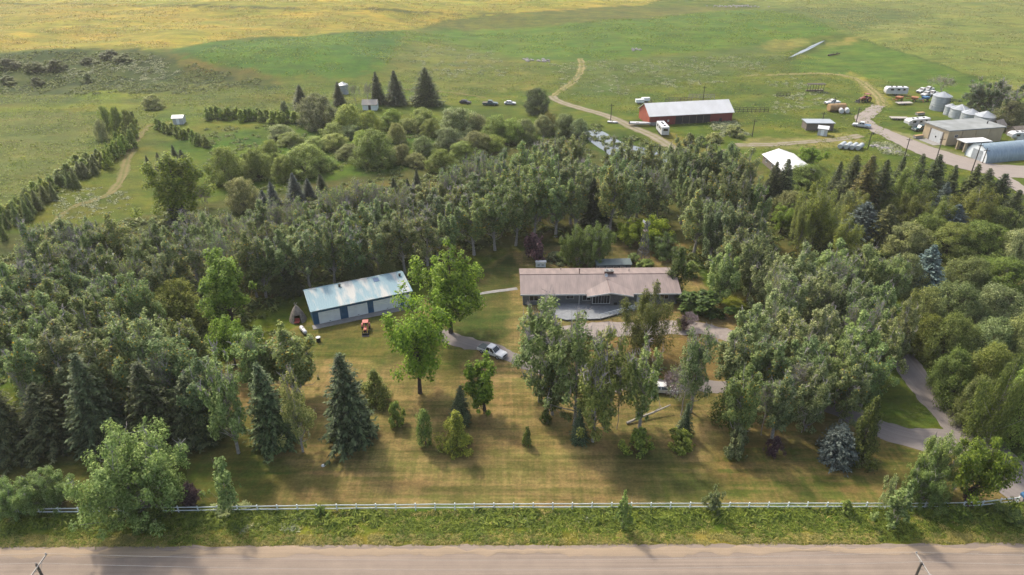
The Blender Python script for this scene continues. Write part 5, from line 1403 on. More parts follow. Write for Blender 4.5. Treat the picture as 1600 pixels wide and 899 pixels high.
# -- left front clump
plant('spruce', 114, 552, 726, 98, 'drooping spruce behind the big roadside bush', var=3, hue=(1.1, 1.15, 1.2))
plant('spruce', 212, 566, 724, 92, 'dark shaggy spruce right of the drooping one', var=0)
plant('spruce', 280, 590, 716, 84, 'dark low spruce at the inner edge of the left clump', var=1, tint=1.2, jit=.04)
plant('spruce', 42, 600, 728, 92, 'dark spruce at the picture edge of the left clump', var=2, tint=1.2, jit=.04)
plant('spruce', -30, 590, 740, 80, 'dark spruce half cut by the picture edge', var=1, tint=1.2, jit=.04)
plant('airy', 331, 548, 708, 84, 'slanting pale poplar in front of the left clump', tint=.85)
row([('poplar', 22, 520, 16, 84), ('poplar', 78, 506, 16, 88), ('poplar', 138, 522, 16, 86), ('poplar', 196, 500, 17, 82), ('poplar', 250, 520, 15, 80), ('poplar', 300, 548, 14, 76),
     ('dead', 20, 560, 13, 54), ('dead', 236, 548, 13, 56)],
    'just behind the left front spruces, counting from the edge', 'poplars just behind the left front spruces')
row([('poplar', -20, 470, 16, 76), ('silver', 60, 462, 16, 84), ('poplar', 118, 470, 15, 78), ('poplar', 168, 482, 15, 70), ('silver', 222, 488, 14, 66), ('poplar', 285, 500, 13, 60), ('poplar', 385, 520, 12, 70, dict(tint=1.1))],
    'in the second row behind the left front spruces', 'poplars in the second row of the left wood')
row([('poplar', -10, 405, 15, 70), ('thinpoplar', 40, 400, 15, 66), ('poplar', 96, 412, 15, 66), ('thinpoplar', 150, 420, 14, 60), ('poplar', 200, 430, 14, 58), ('poplar', 12, 440, 15, 72), ('poplar', 74, 436, 15, 66), ('poplar', 130, 448, 15, 64)],
    'in the left middle wood, counting from the picture edge', 'trees of the left middle wood')
row([('thinpoplar', 36, 348, 14, 56), ('poplar', 84, 338, 14, 58), ('thinpoplar', 130, 344, 14, 52), ('poplar', 170, 336, 14, 54), ('poplar', 60, 372, 14, 60), ('thinpoplar', 118, 372, 14, 60), ('poplar', 152, 384, 13, 52), ('poplar', 205, 372, 14, 56), ('dead', 100, 352, 13, 50), ('dead', 28, 372, 12, 44)],
    'at the top of the left wood beside the dirt path end', 'trees at the top of the left wood')
row([('poplar', 240, 342, 13, 50), ('thinpoplar', 280, 336, 13, 50), ('silver', 318, 334, 13, 52), ('thinpoplar', 356, 338, 14, 50), ('poplar', 250, 372, 13, 54), ('thinpoplar', 292, 370, 13, 54), ('poplar', 380, 362, 14, 52), ('dead', 335, 352, 14, 46), ('dead', 374, 336, 14, 46), ('dead', 226, 350, 12, 40), ('poplar', 236, 400, 13, 54), ('dead', 196, 395, 13, 44)],
    'between the big maple and the rounded maple, counting rightwards', 'trees between the two left maples')
# -- wood behind the garage: back row, middle row, front row
def wood_row(items, lift, phrase, group, desc):
    row([(k, x, yt, float(np.interp(x, [390, 480, 640, 740, 806, 850], [470, 452, 428, 402, 388, 380])) - lift, w * .9) for k, x, yt, w in items], phrase, group, desc)
wood_row([('tallpoplar', 402, 312, 54), ('dead', 432, 318, 46), ('tallpoplar', 462, 312, 54), ('thinpoplar', 500, 302, 56), ('dead', 528, 294, 50), ('thinpoplar', 556, 292, 58), ('dead', 576, 284, 54), ('tallpoplar', 606, 298, 56), ('thinpoplar', 640, 294, 56), ('tallpoplar', 668, 276, 58), ('dead', 690, 270, 44), ('tallpoplar', 716, 260, 58), ('thinpoplar', 746, 246, 58), ('dead', 764, 240, 48), ('tallpoplar', 786, 234, 58), ('tallpoplar', 820, 222, 58), ('thinpoplar', 848, 218, 54)], 66,
    'in the back row behind the garage, counting towards the pond', 'back row of the wood behind the garage', 'back-row poplar')
wood_row([('tallpoplar', 386, 346, 58), ('tallpoplar', 420, 342, 60), ('tallpoplar', 458, 332, 60), ('thinpoplar', 500, 322, 62), ('thinpoplar', 536, 318, 60), ('tallpoplar', 572, 312, 62), ('tallpoplar', 606, 318, 60), ('thinpoplar', 642, 310, 62), ('tallpoplar', 680, 296, 62), ('thinpoplar', 712, 288, 58), ('tallpoplar', 744, 272, 62), ('tallpoplar', 778, 260, 62), ('tallpoplar', 812, 248, 62), ('tallpoplar', 846, 240, 60)], 34,
    'in the middle row behind the garage, counting towards the pond', 'middle row of the wood behind the garage', 'tall poplar')
wood_row([('tallpoplar', 398, 376, 58), ('tallpoplar', 430, 362, 60), ('tallpoplar', 468, 352, 64), ('tallpoplar', 508, 344, 64), ('thinpoplar', 546, 340, 60), ('tallpoplar', 582, 336, 64), ('tallpoplar', 624, 332, 62), ('thinpoplar', 662, 328, 60), ('tallpoplar', 700, 318, 62), ('tallpoplar', 738, 304, 64), ('tallpoplar', 772, 292, 64), ('tallpoplar', 806, 282, 64)], 4,
    'in the front row right behind the garage, counting towards the house', 'front row of the wood behind the garage', 'dark poplar')
for x, y, l in ((436, 428, 'bushy willow against the left end of the garage'), (556, 416, 'low bushy willow directly behind the garage roof'), (602, 410, 'low willow behind the blue roof panel of the garage')):
    plant('greywillow', x, y, 4, 46, l, 'low willows behind the garage', tint=.7)
plant('spruce', 556, 382, 438, 38, 'pale drooping spruce in the poplars directly behind the garage', var=2, hue=(1.3, 1.3, 1.2))
plant('spruce', 446, 400, 466, 36, 'dark spruce at the garage left corner in the wood', var=1)
# -- wood behind the house and by the pond
row([('tallpoplar', 870, 206, 16, 50), ('tallpoplar', 900, 208, 16, 46), ('thinpoplar', 960, 216, 16, 44), ('tallpoplar', 988, 216, 17, 48), ('tallpoplar', 1020, 224, 16, 44)],
    'on the pond bank behind the house, counting from the garage side', 'poplars on the pond bank')
row([('tallpoplar', 866, 238, 348, 60), ('tallpoplar', 896, 244, 350, 56), ('thinpoplar', 918, 244, 340, 48), ('tallpoplar', 962, 240, 346, 54), ('tallpoplar', 1004, 242, 340, 52), ('dead', 1034, 262, 350, 46), ('tallpoplar', 836, 262, 372, 60), ('tallpoplar', 872, 264, 370, 58), ('tallpoplar', 904, 270, 366, 52), ('tallpoplar', 960, 262, 362, 54), ('tallpoplar', 988, 258, 364, 50), ('tallpoplar', 1022, 276, 352, 46)],
    'in the wood behind the house, counting from the garage side', 'trees of the wood behind the house')
plant('spruce', 928, 278, 356, 32, 'dark spruce deep in the wood straight behind the house', var=0, tint=.8)
plant('spruce', 946, 296, 358, 26, 'slim dark spruce right beside the deep wood spruce', var=1, tint=.8)
row([('silver', 1058, 218, 15, 46, dict(tint=.8)), ('silver', 1086, 224, 16, 52, dict(tint=.8)), ('poplar', 1116, 220, 15, 50), ('silver', 1146, 226, 15, 50, dict(tint=.85)), ('poplar', 1172, 232, 15, 44), ('tallpoplar', 1076, 256, 350, 50), ('silver', 1102, 266, 372, 58, dict(tint=.75)), ('tallpoplar', 1136, 262, 378, 58), ('silver', 1166, 272, 16, 50, dict(tint=.8)), ('poplar', 1190, 280, 15, 46), ('tallpoplar', 1098, 300, 396, 58), ('silver', 1126, 304, 408, 58, dict(tint=.7)), ('tallpoplar', 1158, 314, 420, 60), ('poplar', 1186, 322, 15, 52), ('poplar', 1150, 358, 446, 56), ('silver', 1188, 366, 14, 56, dict(tint=.7))],
    'in the wood right of the windmill, counting from the pond', 'trees of the wood right of the windmill')
plant('silver', 1137, 384, 474, 60, 'pale silvery poplar standing at the wood edge right of the columnar tree', tint=1.0)
# -- round the house
plant('bush', 905, 354, 424, 56, 'dark leafy tree touching the house back, left of a twin', tint=.62, hue=(.86, 1.02, .56), cat='tree')
plant('bush', 936, 350, 424, 56, 'dark leafy tree touching the house back, right of its twin', tint=.62, hue=(.86, 1.02, .56), cat='tree')
plant('purple', 838, 366, 417, 44, 'dark purple tree behind the house near the garden cabinet', cat='tree')
plant('elm', 984, 345, 384, 44, 'bright green elm left of the windmill tower', tint=1.15)
plant('elm', 1022, 338, 386, 62, 'bright green elm right behind the windmill tower', tint=1.2)
plant('bush', 1040, 366, 410, 54, 'dark green bush at the windmill tower foot', tint=.62, hue=(.8, 1.05, .7))
plant('column', 1064, 386, 462, 33, 'tall dark columnar cedar at the right end of the house', tint=.5, hue=(.8, 1.0, .8), jit=.02)
plant('shrub', 1008, 406, 428, 44, 'olive shrub hanging over the back of the house roof', tint=.8)
plant('greyshrub', 990, 396, 420, 36, 'grey shrub between garden shed and windmill tower', tint=.8)
plant('shrub', 1082, 410, 440, 30, 'loose green shrub right of the columnar cedar', tint=.8)
plant('greyshrub', 872, 396, 420, 50, 'low dark shrub bed behind the house roof', tint=.6)
plant('birch', 1023, 444, 568, 86, 'olive weeping birch in front of the house gable', tint=.62)
plant('darkshrub', 1100, 456, 512, 88, 'spreading dark shrub right of the house end', tint=.55, hue=(.85, 1.0, 1.1))
plant('mauve', 1080, 488, 524, 38, 'purplish twiggy shrub beside the gravel loop')
plant('purple', 1068, 494, 522, 22, 'small purple shrub beside the gravel loop', tint=1.3)
# -- centre front clump
plant('airy', 848, 466, 628, 96, 'open airy poplar left of the centre clump, in front of the house', tint=.86, hue=(.95, 1.02, .82))
plant('airy', 908, 492, 664, 92, 'tall poplar second in the centre clump, before the deck', tint=.86, hue=(1, 1.02, .78))
plant('airy', 958, 514, 668, 86, 'poplar in the middle of the centre clump', tint=.86, hue=(1, 1.02, .8))
plant('airy', 1016, 528, 668, 84, 'poplar hiding the white car on the loop drive', tint=.86, hue=(1, 1.02, .8))
plant('airy', 936, 562, 690, 84, 'low front poplar of the centre clump', tint=.86, hue=(1, 1.02, .75))
plant('airy', 1101, 512, 644, 66, 'narrow poplar standing apart right of the centre clump', tint=.86)
plant('poplar', 866, 560, 648, 60, 'dark low poplar under the open airy one', tint=.7)
plant('dead', 974, 560, 670, 44, 'grey half-dead poplar in the centre clump', tint=.8)
plant('mauve', 1058, 580, 640, 66, 'purple-brown bare shrub beside the white car')
plant('dead', 1078, 556, 650, 60, 'dying tree with pale bent branches right of the white car')
plant('spruce', 908, 640, 702, 34, 'blue-green small spruce below the centre clump', var=2, hue=(1.3, 1.4, 1.6))
plant('darkshrub', 1002, 668, 724, 54, 'rounded bright green shrub below the fallen trunk', tint=1.15)
plant('shrub', 1066, 676, 716, 52, 'low yellowing shrub right of the fallen trunk', hue=(1.12, 1.0, .75), tint=.8)
plant('darkshrub', 855, 640, 668, 24, 'small dark shrub under the airy poplar', tint=.6)
plant('spruce', 1076, 630, 688, 30, 'thin grey spruce beside the yellowing shrub', var=3, hue=(1.2, 1.2, 1.3))
# -- right front poplar mass
row([('silver', 1212, 398, 12, 62), ('silver', 1262, 382, 13, 66), ('silver', 1312, 376, 13, 66), ('silver', 1360, 384, 13, 64), ('silver', 1404, 402, 12, 56),
     ('silver', 1236, 432, 13, 68), ('silver', 1290, 424, 13, 68), ('silver', 1342, 428, 13, 68), ('silver', 1388, 442, 13, 62), ('dead', 1350, 470, 12, 52), ('dead', 1230, 470, 11, 44)],
    'on the far side of the pale poplar mass, counting rightwards', 'far side of the pale poplar mass')
row([('silver', 1186, 476, 13, 68), ('silver', 1238, 484, 13, 74), ('silver', 1296, 478, 13, 74), ('silver', 1350, 490, 13, 70), ('silver', 1396, 500, 12, 62), ('poplar', 1160, 518, 12, 62), ('poplar', 1214, 530, 12, 70), ('silver', 1270, 528, 12, 72), ('silver', 1326, 532, 12, 70), ('poplar', 1374, 542, 11, 62)],
    'in the heart of the pale poplar mass, counting rightwards', 'heart of the pale poplar mass')
row([('poplar', 1180, 558, 690, 62), ('poplar', 1232, 578, 684, 66), ('silver', 1286, 572, 672, 62, dict(tint=.8)), ('poplar', 1340, 570, 660, 58), ('dead', 1210, 590, 680, 50), ('dead', 1270, 610, 676, 44)],
    'at the near lower edge of the pale poplar mass', 'near edge of the pale poplar mass', 'shaded poplar')
plant('juniper', 1158, 572, 684, 60, 'dark green conical tree at the left foot of the pale poplars', tint=.55, var=0)
plant('juniper', 1371, 620, 738, 58, 'dense dark green conical cedar beside the driveway fork', tint=.62, var=2)
plant('rounspruce', 1320, 668, 740, 72, 'squat rounded blue spruce on the lawn by the driveway fork', tint=.72)
plant('purple', 1212, 683, 722, 28, 'small dark purple shrub on the shaded lawn')
plant('greyshrub', 1156, 668, 728, 46, 'loose spiky shrub below the dark conical tree', tint=.7)
# -- block of spruces and birches before the farmyard
row([('spruce', 1214, 252, 330, 31), ('spruce', 1236, 248, 332, 36), ('spruce', 1315, 252, 308, 24), ('spruce', 1341, 242, 328, 38), ('spruce', 1364, 242, 346, 57, dict(hue=(1.7, 1.35, 1.0))), ('spruce', 1386, 250, 342, 40), ('spruce', 1414, 244, 324, 31), ('spruce', 1444, 240, 328, 31), ('spruce', 1474, 242, 338, 43), ('spruce', 1498, 258, 334, 31), ('spruce', 1530, 256, 344, 38, dict(hue=(1.3, 1.15, 1))), ('spruce', 1549, 263, 352, 40), ('spruce', 1571, 272, 360, 50), ('spruce', 1596, 296, 376, 55)],
    'of the farmyard screen, counting from the white shed', 'spruces screening the farmyard')
row([('bluespruce', 1358, 316, 382, 46, dict(tint=.75)), ('bluespruce', 1480, 284, 350, 30, dict(tint=.8)), ('bluespruce', 1501, 320, 380, 46), ('bluespruce', 1465, 384, 462, 46, dict(tint=1.25))],
    'in the tree block below the farmyard, counting from the house side', 'blue spruces below the farmyard')
plant('spruce', 1391, 318, 392, 56, 'broad brownish green spruce right of the grey-blue one below the farmyard', var=2, hue=(1.6, 1.4, 1.1))
row([('birch', 1292, 280, 388, 70), ('birch', 1432, 258, 345, 84), ('birch', 1440, 300, 360, 62), ('birch', 1540, 292, 372, 74), ('birch', 1262, 318, 392, 46)],
    'among the spruces below the farmyard, counting from the white shed', 'weeping birches below the farmyard')
row([('willow', 1268, 258, 300, 58, dict(tint=.7)), ('greywillow', 1240, 300, 360, 60, dict(tint=.75)), ('maple', 1228, 320, 364, 40, dict(tint=1.0)), ('greywillow', 1330, 300, 360, 40, dict(tint=.7))],
    'around the first spruces beside the white shed', 'willows beside the white shed')
plant('maple', 1273, 229, 262, 40, 'round bright yellow-green tree alone on the grass behind the white shed', tint=1.1)
row([('greywillow', 1432, 352, 414, 84, dict(tint=.8)), ('willow', 1490, 350, 418, 92, dict(tint=.75)), ('willow', 1552, 352, 424, 92, dict(tint=.85)), ('greywillow', 1600, 360, 430, 70), ('greywillow', 1425, 398, 470, 60, dict(tint=.7)), ('greywillow', 1520, 404, 470, 74, dict(tint=.75)), ('willow', 1580, 406, 478, 92, dict(tint=.72))],
    'in the willow thicket right of the driveway, upper part', 'upper willow thicket')
row([('greywillow', 1458, 452, 546, 70, dict(tint=.75)), ('greywillow', 1512, 446, 540, 84, dict(tint=.8)), ('greywillow', 1574, 452, 545, 92, dict(tint=.85)), ('willow', 1462, 494, 572, 62, dict(tint=.55)), ('willow', 1500, 492, 590, 76, dict(tint=.62)), ('greywillow', 1560, 500, 600, 92, dict(tint=.8)), ('greywillow', 1610, 490, 600, 72)],
    'in the willow thicket right of the driveway, middle part', 'middle willow thicket')
row([('willow', 1512, 548, 650, 74, dict(tint=.72)), ('willow', 1566, 540, 664, 88, dict(tint=.8)), ('birch', 1594, 556, 712, 76, dict(tint=.75)), ('greywillow', 1536, 590, 684, 58, dict(tint=.62)), ('willow', 1640, 560, 720, 90)],
    'in the willow thicket right of the driveway, lowest part', 'lowest willow thicket')
plant('silver', 1424, 470, 570, 54, 'narrow poplar at the bend of the driveway beside the willow thicket', tint=.7)
plant('greywillow', 1410, 500, 560, 40, 'dark willow over the driveway bend', tint=.5)
# -- roadside
plant('bush', 184, 676, 842, 160, 'huge pale green poplar bush by the road fence, casting shade on the road', var=0, tint=.90, hue=(.86, 1.04, .66))
plant('bush', 58, 738, 815, 82, 'low pale bush at the fence left of the huge bush', var=1, tint=.85, hue=(.88, 1.03, .7))
plant('bush', 6, 752, 822, 70, 'pale bush at the fence cut by the picture edge', var=0, tint=.85, hue=(.88, 1.03, .7))
plant('purple', 291, 756, 806, 38, 'dark purple shrub at the fence right of the huge bush')
plant('sapling', 338, 714, 806, 54, 'thin pale sapling at the fence right of the purple shrub', hue=(.96, 1.0, .74), tint=.92, jit=.03)
plant('sapling', 979, 768, 830, 34, 'small pale sapling on the fence line in the middle of the road side', hue=(.98, 1.0, .7), tint=.95, jit=.03)
plant('sapling', 1120, 764, 804, 32, 'faint green sapling behind the fence right of centre', tint=.6)
plant('bush', 1482, 680, 778, 62, 'silver-topped bush beside the driveway mouth', var=1, tint=.95, hue=(.95, 1.02, .85))
plant('sapling', 1424, 752, 830, 62, 'bushy pale sapling straddling the fence near the driveway', var=1, tint=.80, hue=(.96, 1.0, .72), jit=.03)
plant('sapling', 1397, 744, 800, 24, 'very thin sapling behind the fence near the driveway', var=2)
plant('bush', 1462, 724, 806, 70, 'loose pale bush between the bushy sapling and the driveway mouth', var=0, tint=.75, hue=(.9, 1.0, .7))
plant('elm', 1558, 688, 784, 92, 'spreading green elm on a bare trunk at the driveway mouth', tint=.68)
plant('purple', 1524, 764, 798, 26, 'reddish purple shrub at the fence under the spreading elm', tint=1.2)
row([('darkshrub', 498, 792, 816, 30), ('shrub', 1328, 782, 812, 26), ('darkshrub', 1500, 790, 822, 50), ('darkshrub', 1580, 796, 830, 60), ('greyshrub', 350, 790, 822, 60), ('darkshrub', 230, 800, 842, 60)],
    'at the foot of the road fence, counting from the huge bush', 'shrubs along the road fence')
# -- willow marsh in the upper middle
row([('greywillow', 490, 149, 207, 74, dict(tint=.78)), ('willow', 540, 165, 216, 60), ('willow', 578, 173, 212, 34), ('willow', 607, 171, 206, 40), ('willow', 658, 171, 208, 50), ('willow', 672, 186, 218, 32), ('greywillow', 715, 170, 222, 72, dict(tint=.85)), ('willow', 776, 182, 228, 56), ('greywillow', 742, 178, 214, 44)],
    'in the far marsh row below the far spruces', 'far row of marsh willows')
row([('willow', 519, 193, 224, 48), ('greywillow', 437, 195, 222, 40), ('willow', 521, 208, 240, 48), ('willow', 562, 206, 242, 42), ('willow', 581, 204, 270, 68), ('greywillow', 620, 192, 228, 34), ('willow', 416, 221, 264, 40), ('willow', 472, 228, 284, 82), ('willow', 440, 244, 288, 44), ('willow', 345, 231, 298, 66, dict(tint=.9)), ('willow', 396, 234, 288, 48), ('greywillow', 372, 279, 336, 54), ('greywillow', 700, 200, 240, 50, dict(tint=.8)), ('greywillow', 660, 214, 246, 40, dict(tint=.75)), ('greywillow', 742, 206, 246, 54, dict(tint=.8)), ('greywillow', 626, 226, 260, 36, dict(tint=.8)), ('willow', 690, 234, 275, 50, dict(tint=.7)), ('willow', 800, 186, 230, 46)],
    'in the near marsh row before the tall wood', 'near row of marsh willows')
row([('willow', 452, 208, 3.6, 44), ('willow', 492, 214, 4.0, 46), ('greywillow', 545, 196, 4, 44), ('willow', 640, 186, 4.2, 44), ('willow', 380, 248, 4, 50), ('willow', 424, 240, 4.4, 50), ('willow', 506, 244, 3.6, 40), ('greywillow', 540, 226, 4, 44), ('greywillow', 648, 240, 3.6, 40), ('willow', 724, 222, 4.6, 50), ('willow', 768, 212, 4.6, 50)],
    'filling in among the marsh willows, counting from the big maple', 'smaller willows among the marsh willows', 'small rounded willow')
row([('birch', 1346, 300, 9, 60), ('willow', 1402, 306, 6, 60, dict(tint=.62)), ('birch', 1478, 308, 9, 58), ('willow', 1512, 306, 6, 56, dict(tint=.62)), ('birch', 1330, 340, 10, 58), ('willow', 1452, 336, 7, 64, dict(tint=.62)), ('willow', 1575, 326, 7, 60, dict(tint=.65)), ('greywillow', 1300, 344, 6, 54, dict(tint=.65))],
    'tucked between the farmyard spruces and the willow thicket', 'leafy trees tucked among the farmyard spruces', 'leafy olive tree')
row([('greywillow', 852, 180, 214, 40), ('birch', 858, 176, 208, 26, dict(hue=(1.4, .95, .7))), ('greywillow', 884, 178, 216, 44, dict(tint=.85)), ('greywillow', 906, 186, 222, 36), ('greywillow', 822, 186, 226, 42, dict(tint=.85))],
    'on the bank between the farm road and the pond', 'willows on the pond bank by the farm road')
plant('greywillow', 839, 138, 182, 44, 'dark round tree at the start of the farm road', tint=.45, hue=(.9, 1.0, 1.0), cat='tree')
plant('greyshrub', 443, 158, 190, 24, 'grey bush left of the large grey marsh willow', tint=.85)
plant('mauve', 312, 290, 328, 30, 'mauve-grey bush right of the big maple')
row([('spruce', 466, 133, 172, 24), ('spruce', 526, 127, 166, 18), ('spruce', 587, 112, 164, 23), ('spruce', 615, 110, 166, 30), ('spruce', 663, 105, 168, 38)],
    'among the far spruces around the lone grain bin', 'far spruces by the lone grain bin', 'far dark spruce')
row([('dead', 553, 130, 168, 26), ('dead', 571, 128, 168, 24)], 'between the lone grain bin and the far spruces', 'grey trees by the lone bin')
row([('bluespruce', 422, 284, 326, 26, dict(tint=.7)), ('bluespruce', 409, 298, 348, 26, dict(tint=.75)), ('bluespruce', 456, 270, 322, 28, dict(tint=.7)), ('bluespruce', 479, 279, 312, 22, dict(tint=.8)), ('spruce', 500, 272, 306, 22), ('spruce', 614, 278, 306, 18), ('spruce', 636, 278, 304, 16), ('spruce', 650, 264, 296, 16), ('bluespruce', 269, 304, 354, 30, dict(tint=.6)), ('spruce', 227, 243, 272, 15), ('spruce', 244, 238, 268, 16), ('spruce', 268, 226, 266, 15), ('spruce', 281, 234, 270, 22)],
    'between the marsh willows and the big maple', 'spruces between marsh and wood')
row([('dead', 420, 306, 400, 44), ('dead', 450, 302, 400, 46), ('dead', 514, 284, 384, 48), ('dead', 546, 280, 378, 50), ('dead', 560, 278, 372, 50), ('dead', 592, 278, 372, 50), ('dead', 624, 284, 376, 48), ('dead', 700, 258, 350, 48), ('dead', 732, 240, 336, 48), ('dead', 752, 232, 330, 48)],
    'at the skyline of the wood behind the garage', 'bare grey crowns behind the garage', 'bare grey tree')
row([('dead', 52, 342, 430, 50), ('dead', 130, 338, 424, 52), ('dead', 150, 352, 434, 50), ('dead', 296, 328, 412, 50), ('dead', 346, 326, 408, 50), ('dead', 380, 330, 412, 48), ('dead', 92, 376, 470, 56), ('dead', 300, 366, 450, 54), ('dead', 392, 366, 450, 54)],
    'standing above the left middle wood, counting from the edge', 'bare grey crowns in the left wood', 'bare grey tree')
row([('dead', 52, 520, 640, 62), ('dead', 240, 538, 650, 60), ('dead', 128, 500, 610, 58), ('dead', 390, 520, 620, 46)],
    'among the poplars behind the left front spruces', 'bare grey crowns behind the left front spruces', 'bare grey tree')
row([('dead', 1226, 420, 520, 56), ('dead', 1318, 400, 500, 60), ('dead', 1366, 466, 570, 60), ('dead', 1250, 556, 650, 64), ('dead', 1196, 520, 620, 56)],
    'sticking out of the pale poplar mass, counting rightwards', 'bare grey crowns in the pale poplar mass', 'bare grey tree')
plant('greywillow', 236, 148, 174, 34, 'round pale bush alone on the slope above the hedge', tint=1.1)
# -- hedge rows on the left
hx = []
for k in range(24):
    t = k / 23; hx.append(('hedge', 208 - 52 * t * (1 if k % 2 else .86) + RNG.uniform(-4, 4), 190 + 44 * t + RNG.uniform(-3, 3) - 16 * (1 - t) * (k % 2), 4.4 + RNG.uniform(-1.4, 1.6), 15 + RNG.uniform(-3, 5), dict(hue=(1.5, 1.45, 1.15))))
row(hx, 'in the upper shelterbelt beside the dirt path, counting downhill', 'upper shelterbelt beside the dirt path', keep=True)
hx = []
for k in range(28):
    t = k / 27; hx.append(('spruce', 150 - 158 * t + RNG.uniform(-5, 5), 236 + 100 * t + RNG.uniform(-4, 4), 4.4 + RNG.uniform(-1.6, 1.6), 16 + RNG.uniform(-4, 5), dict(hue=(2.2, 2.2, 1.4))))
row(hx, 'in the lower shelterbelt beside the dirt path, counting downhill', 'lower shelterbelt beside the dirt path', 'little spruce', keep=True)
hx = []
for k in range(24):
    t = k / 23; hx.append(('greyshrub' if k % 3 == 0 else 'hedge', 128 - 140 * t + RNG.uniform(-4, 4), 238 + 92 * t + RNG.uniform(-7, 7), 3.2 + RNG.uniform(-1.2, 1.4), 20 + RNG.uniform(-5, 7), dict(hue=(1.5, 1.4, 1.2))))
row(hx, 'on the meadow side of the lower shelterbelt, counting downhill', 'meadow side of the lower shelterbelt', 'pale shelterbelt bush', keep=True)
hx = [('willow', 158, 166, 205, 22), ('willow', 176, 168, 214, 24, dict(tint=.8)), ('willow', 194, 172, 210, 24, dict(tint=.75)), ('greywillow', 150, 186, 222, 22)]
row(hx, 'in the leafy head of the upper shelterbelt', 'leafy head of the upper shelterbelt')
hx = []
for k in range(15):
    t = k / 14; hx.append(('hedge', 244 + 76 * t, 186 + 26 * t + RNG.uniform(-2, 2), 3.4 + RNG.uniform(-.8, .9), 14, dict(hue=(1.3, 1.25, 1.0))))
row(hx, 'in the short hedge below the tiny white hut', 'short hedge below the white hut')
hx = []
for k in range(24):
    t = k / 23; hx.append(('hedge', 322 + 138 * t, 166 + 8 * t + RNG.uniform(-2, 2), 3.8 + RNG.uniform(-.5, .7), 17, dict(hue=(1.55, 1.5, 1.1))))
row(hx, 'in the bright hedge leading to the grey marsh willow', 'bright hedge by the marsh')
# -- shrubs on the left bank
row([('greyshrub', 8, 92, 112, 40, dict(tint=.6)), ('greyshrub', 52, 96, 115, 40, dict(tint=.6)), ('darkshrub', 84, 94, 114, 34, dict(tint=.6)), ('darkshrub', 54, 121, 137, 26, dict(tint=.6)), ('greyshrub', 134, 115, 132, 22, dict(tint=.6)), ('darkshrub', 8, 118, 134, 34, dict(tint=.6)), ('darkshrub', 168, 78, 94, 34, dict(tint=.6)), ('darkshrub', 134, 90, 104, 30, dict(tint=.6)), ('greyshrub', 188, 84, 98, 36, dict(tint=.6))],
    'on the dark bank below the golden field', 'shrubs on the dark bank', 'bank shrub')
# -- grey trees by the bins
plant('dead', 1478, 116, 152, 46, 'grey sparse tree behind the tall grain bin', hue=(1, 1, 1))
row([('thinpoplar', 1535, 124, 176, 44, dict(tint=.7, hue=GRY)), ('thinpoplar', 1566, 128, 186, 52, dict(tint=.7, hue=GRY)), ('greywillow', 1548, 140, 184, 50, dict(tint=.65)), ('thinpoplar', 1596, 134, 196, 52, dict(tint=.7, hue=GRY)), ('greywillow', 1586, 158, 206, 52, dict(tint=.6)), ('dead', 1580, 124, 180, 50), ('greywillow', 1620, 150, 200, 56, dict(tint=.6))],
    'in the grove behind the bins, counting from the tall bin', 'grey grove behind the grain bins')
row([('greyshrub', 1150, 196, 218, 40), ('greyshrub', 1120, 208, 226, 36), ('greyshrub', 1096, 212, 232, 26), ('greyshrub', 1078, 208, 230, 22)], 'in the rank grass before the barn', 'shrubs before the barn')

# ------------------------------------------------------------------ farmyard machines and vehicles
trailer(G(1034.5, 209), heading((1040, 214), (1029, 201)), 'white travel trailer parked beside the red barn', L=7.5, overhang=False, nose=False)
trailer(G(1398, 148.5), heading((1412, 148.6), (1384, 148.2)), 'long white travel trailer on the grass beyond the sand track', L=8.6)
trailer(G(1430, 199.5), heading((1448, 198), (1414, 201)), 'white fifth-wheel trailer behind the teal truck near the workshop', L=8.6, overhang=True)
trailer(G(1592, 221), heading((1612, 221), (1578, 222)), 'white motorhome body parked beyond the carport roof', L=8.0, overhang=True)
pickup(G(1437.5, 204), heading((1448, 203), (1428, 205)), 'dull teal pickup parked against the white fifth-wheel trailer', paint='teal', cover='chassis')
gp = 'white pickups parked by the grey tree'
for (x, y), lb in zip(((1440, 144.5), (1450, 142.5), (1447, 150), (1456, 149)), ('white pickup in the yard group, at its trailer end', 'white pickup at the back of the yard group', 'white pickup at the front of the yard group, above the blue machine', 'white pickup in the yard group, closest to the tall grain bin')):
    pickup(G(x, y), heading((x + 12, y - 3), (x - 12, y + 2.5)), lb, group=gp, cover='white')
pickup(G(1345.5, 199), heading((1356, 200), (1334, 197)), 'white pickup beside the pole where the yard road narrows', cover='steelblue')
pickup(G(1300, 163), heading((1312, 162), (1290, 163)), 'white pickup behind the rusty tan tank in the paddock', cover='white')
pickup(G(766, 164.5), heading((754, 164), (780, 164.5)), 'green flatbed truck parked beyond the willows', paint='teal', cover='oldwood')
car(G(797, 163.5), heading((790, 163), (806, 163.5)), 'white car parked alone beside the dark round tree')
car(G(727, 162), heading((722, 161), (734, 162)), 'dark old car in the grass behind the green truck', paint='chassis')
tractor(G(1350.5, 159.5), R_(200), 'dark red tractor beside the sand track', 'darkred', 1.3)

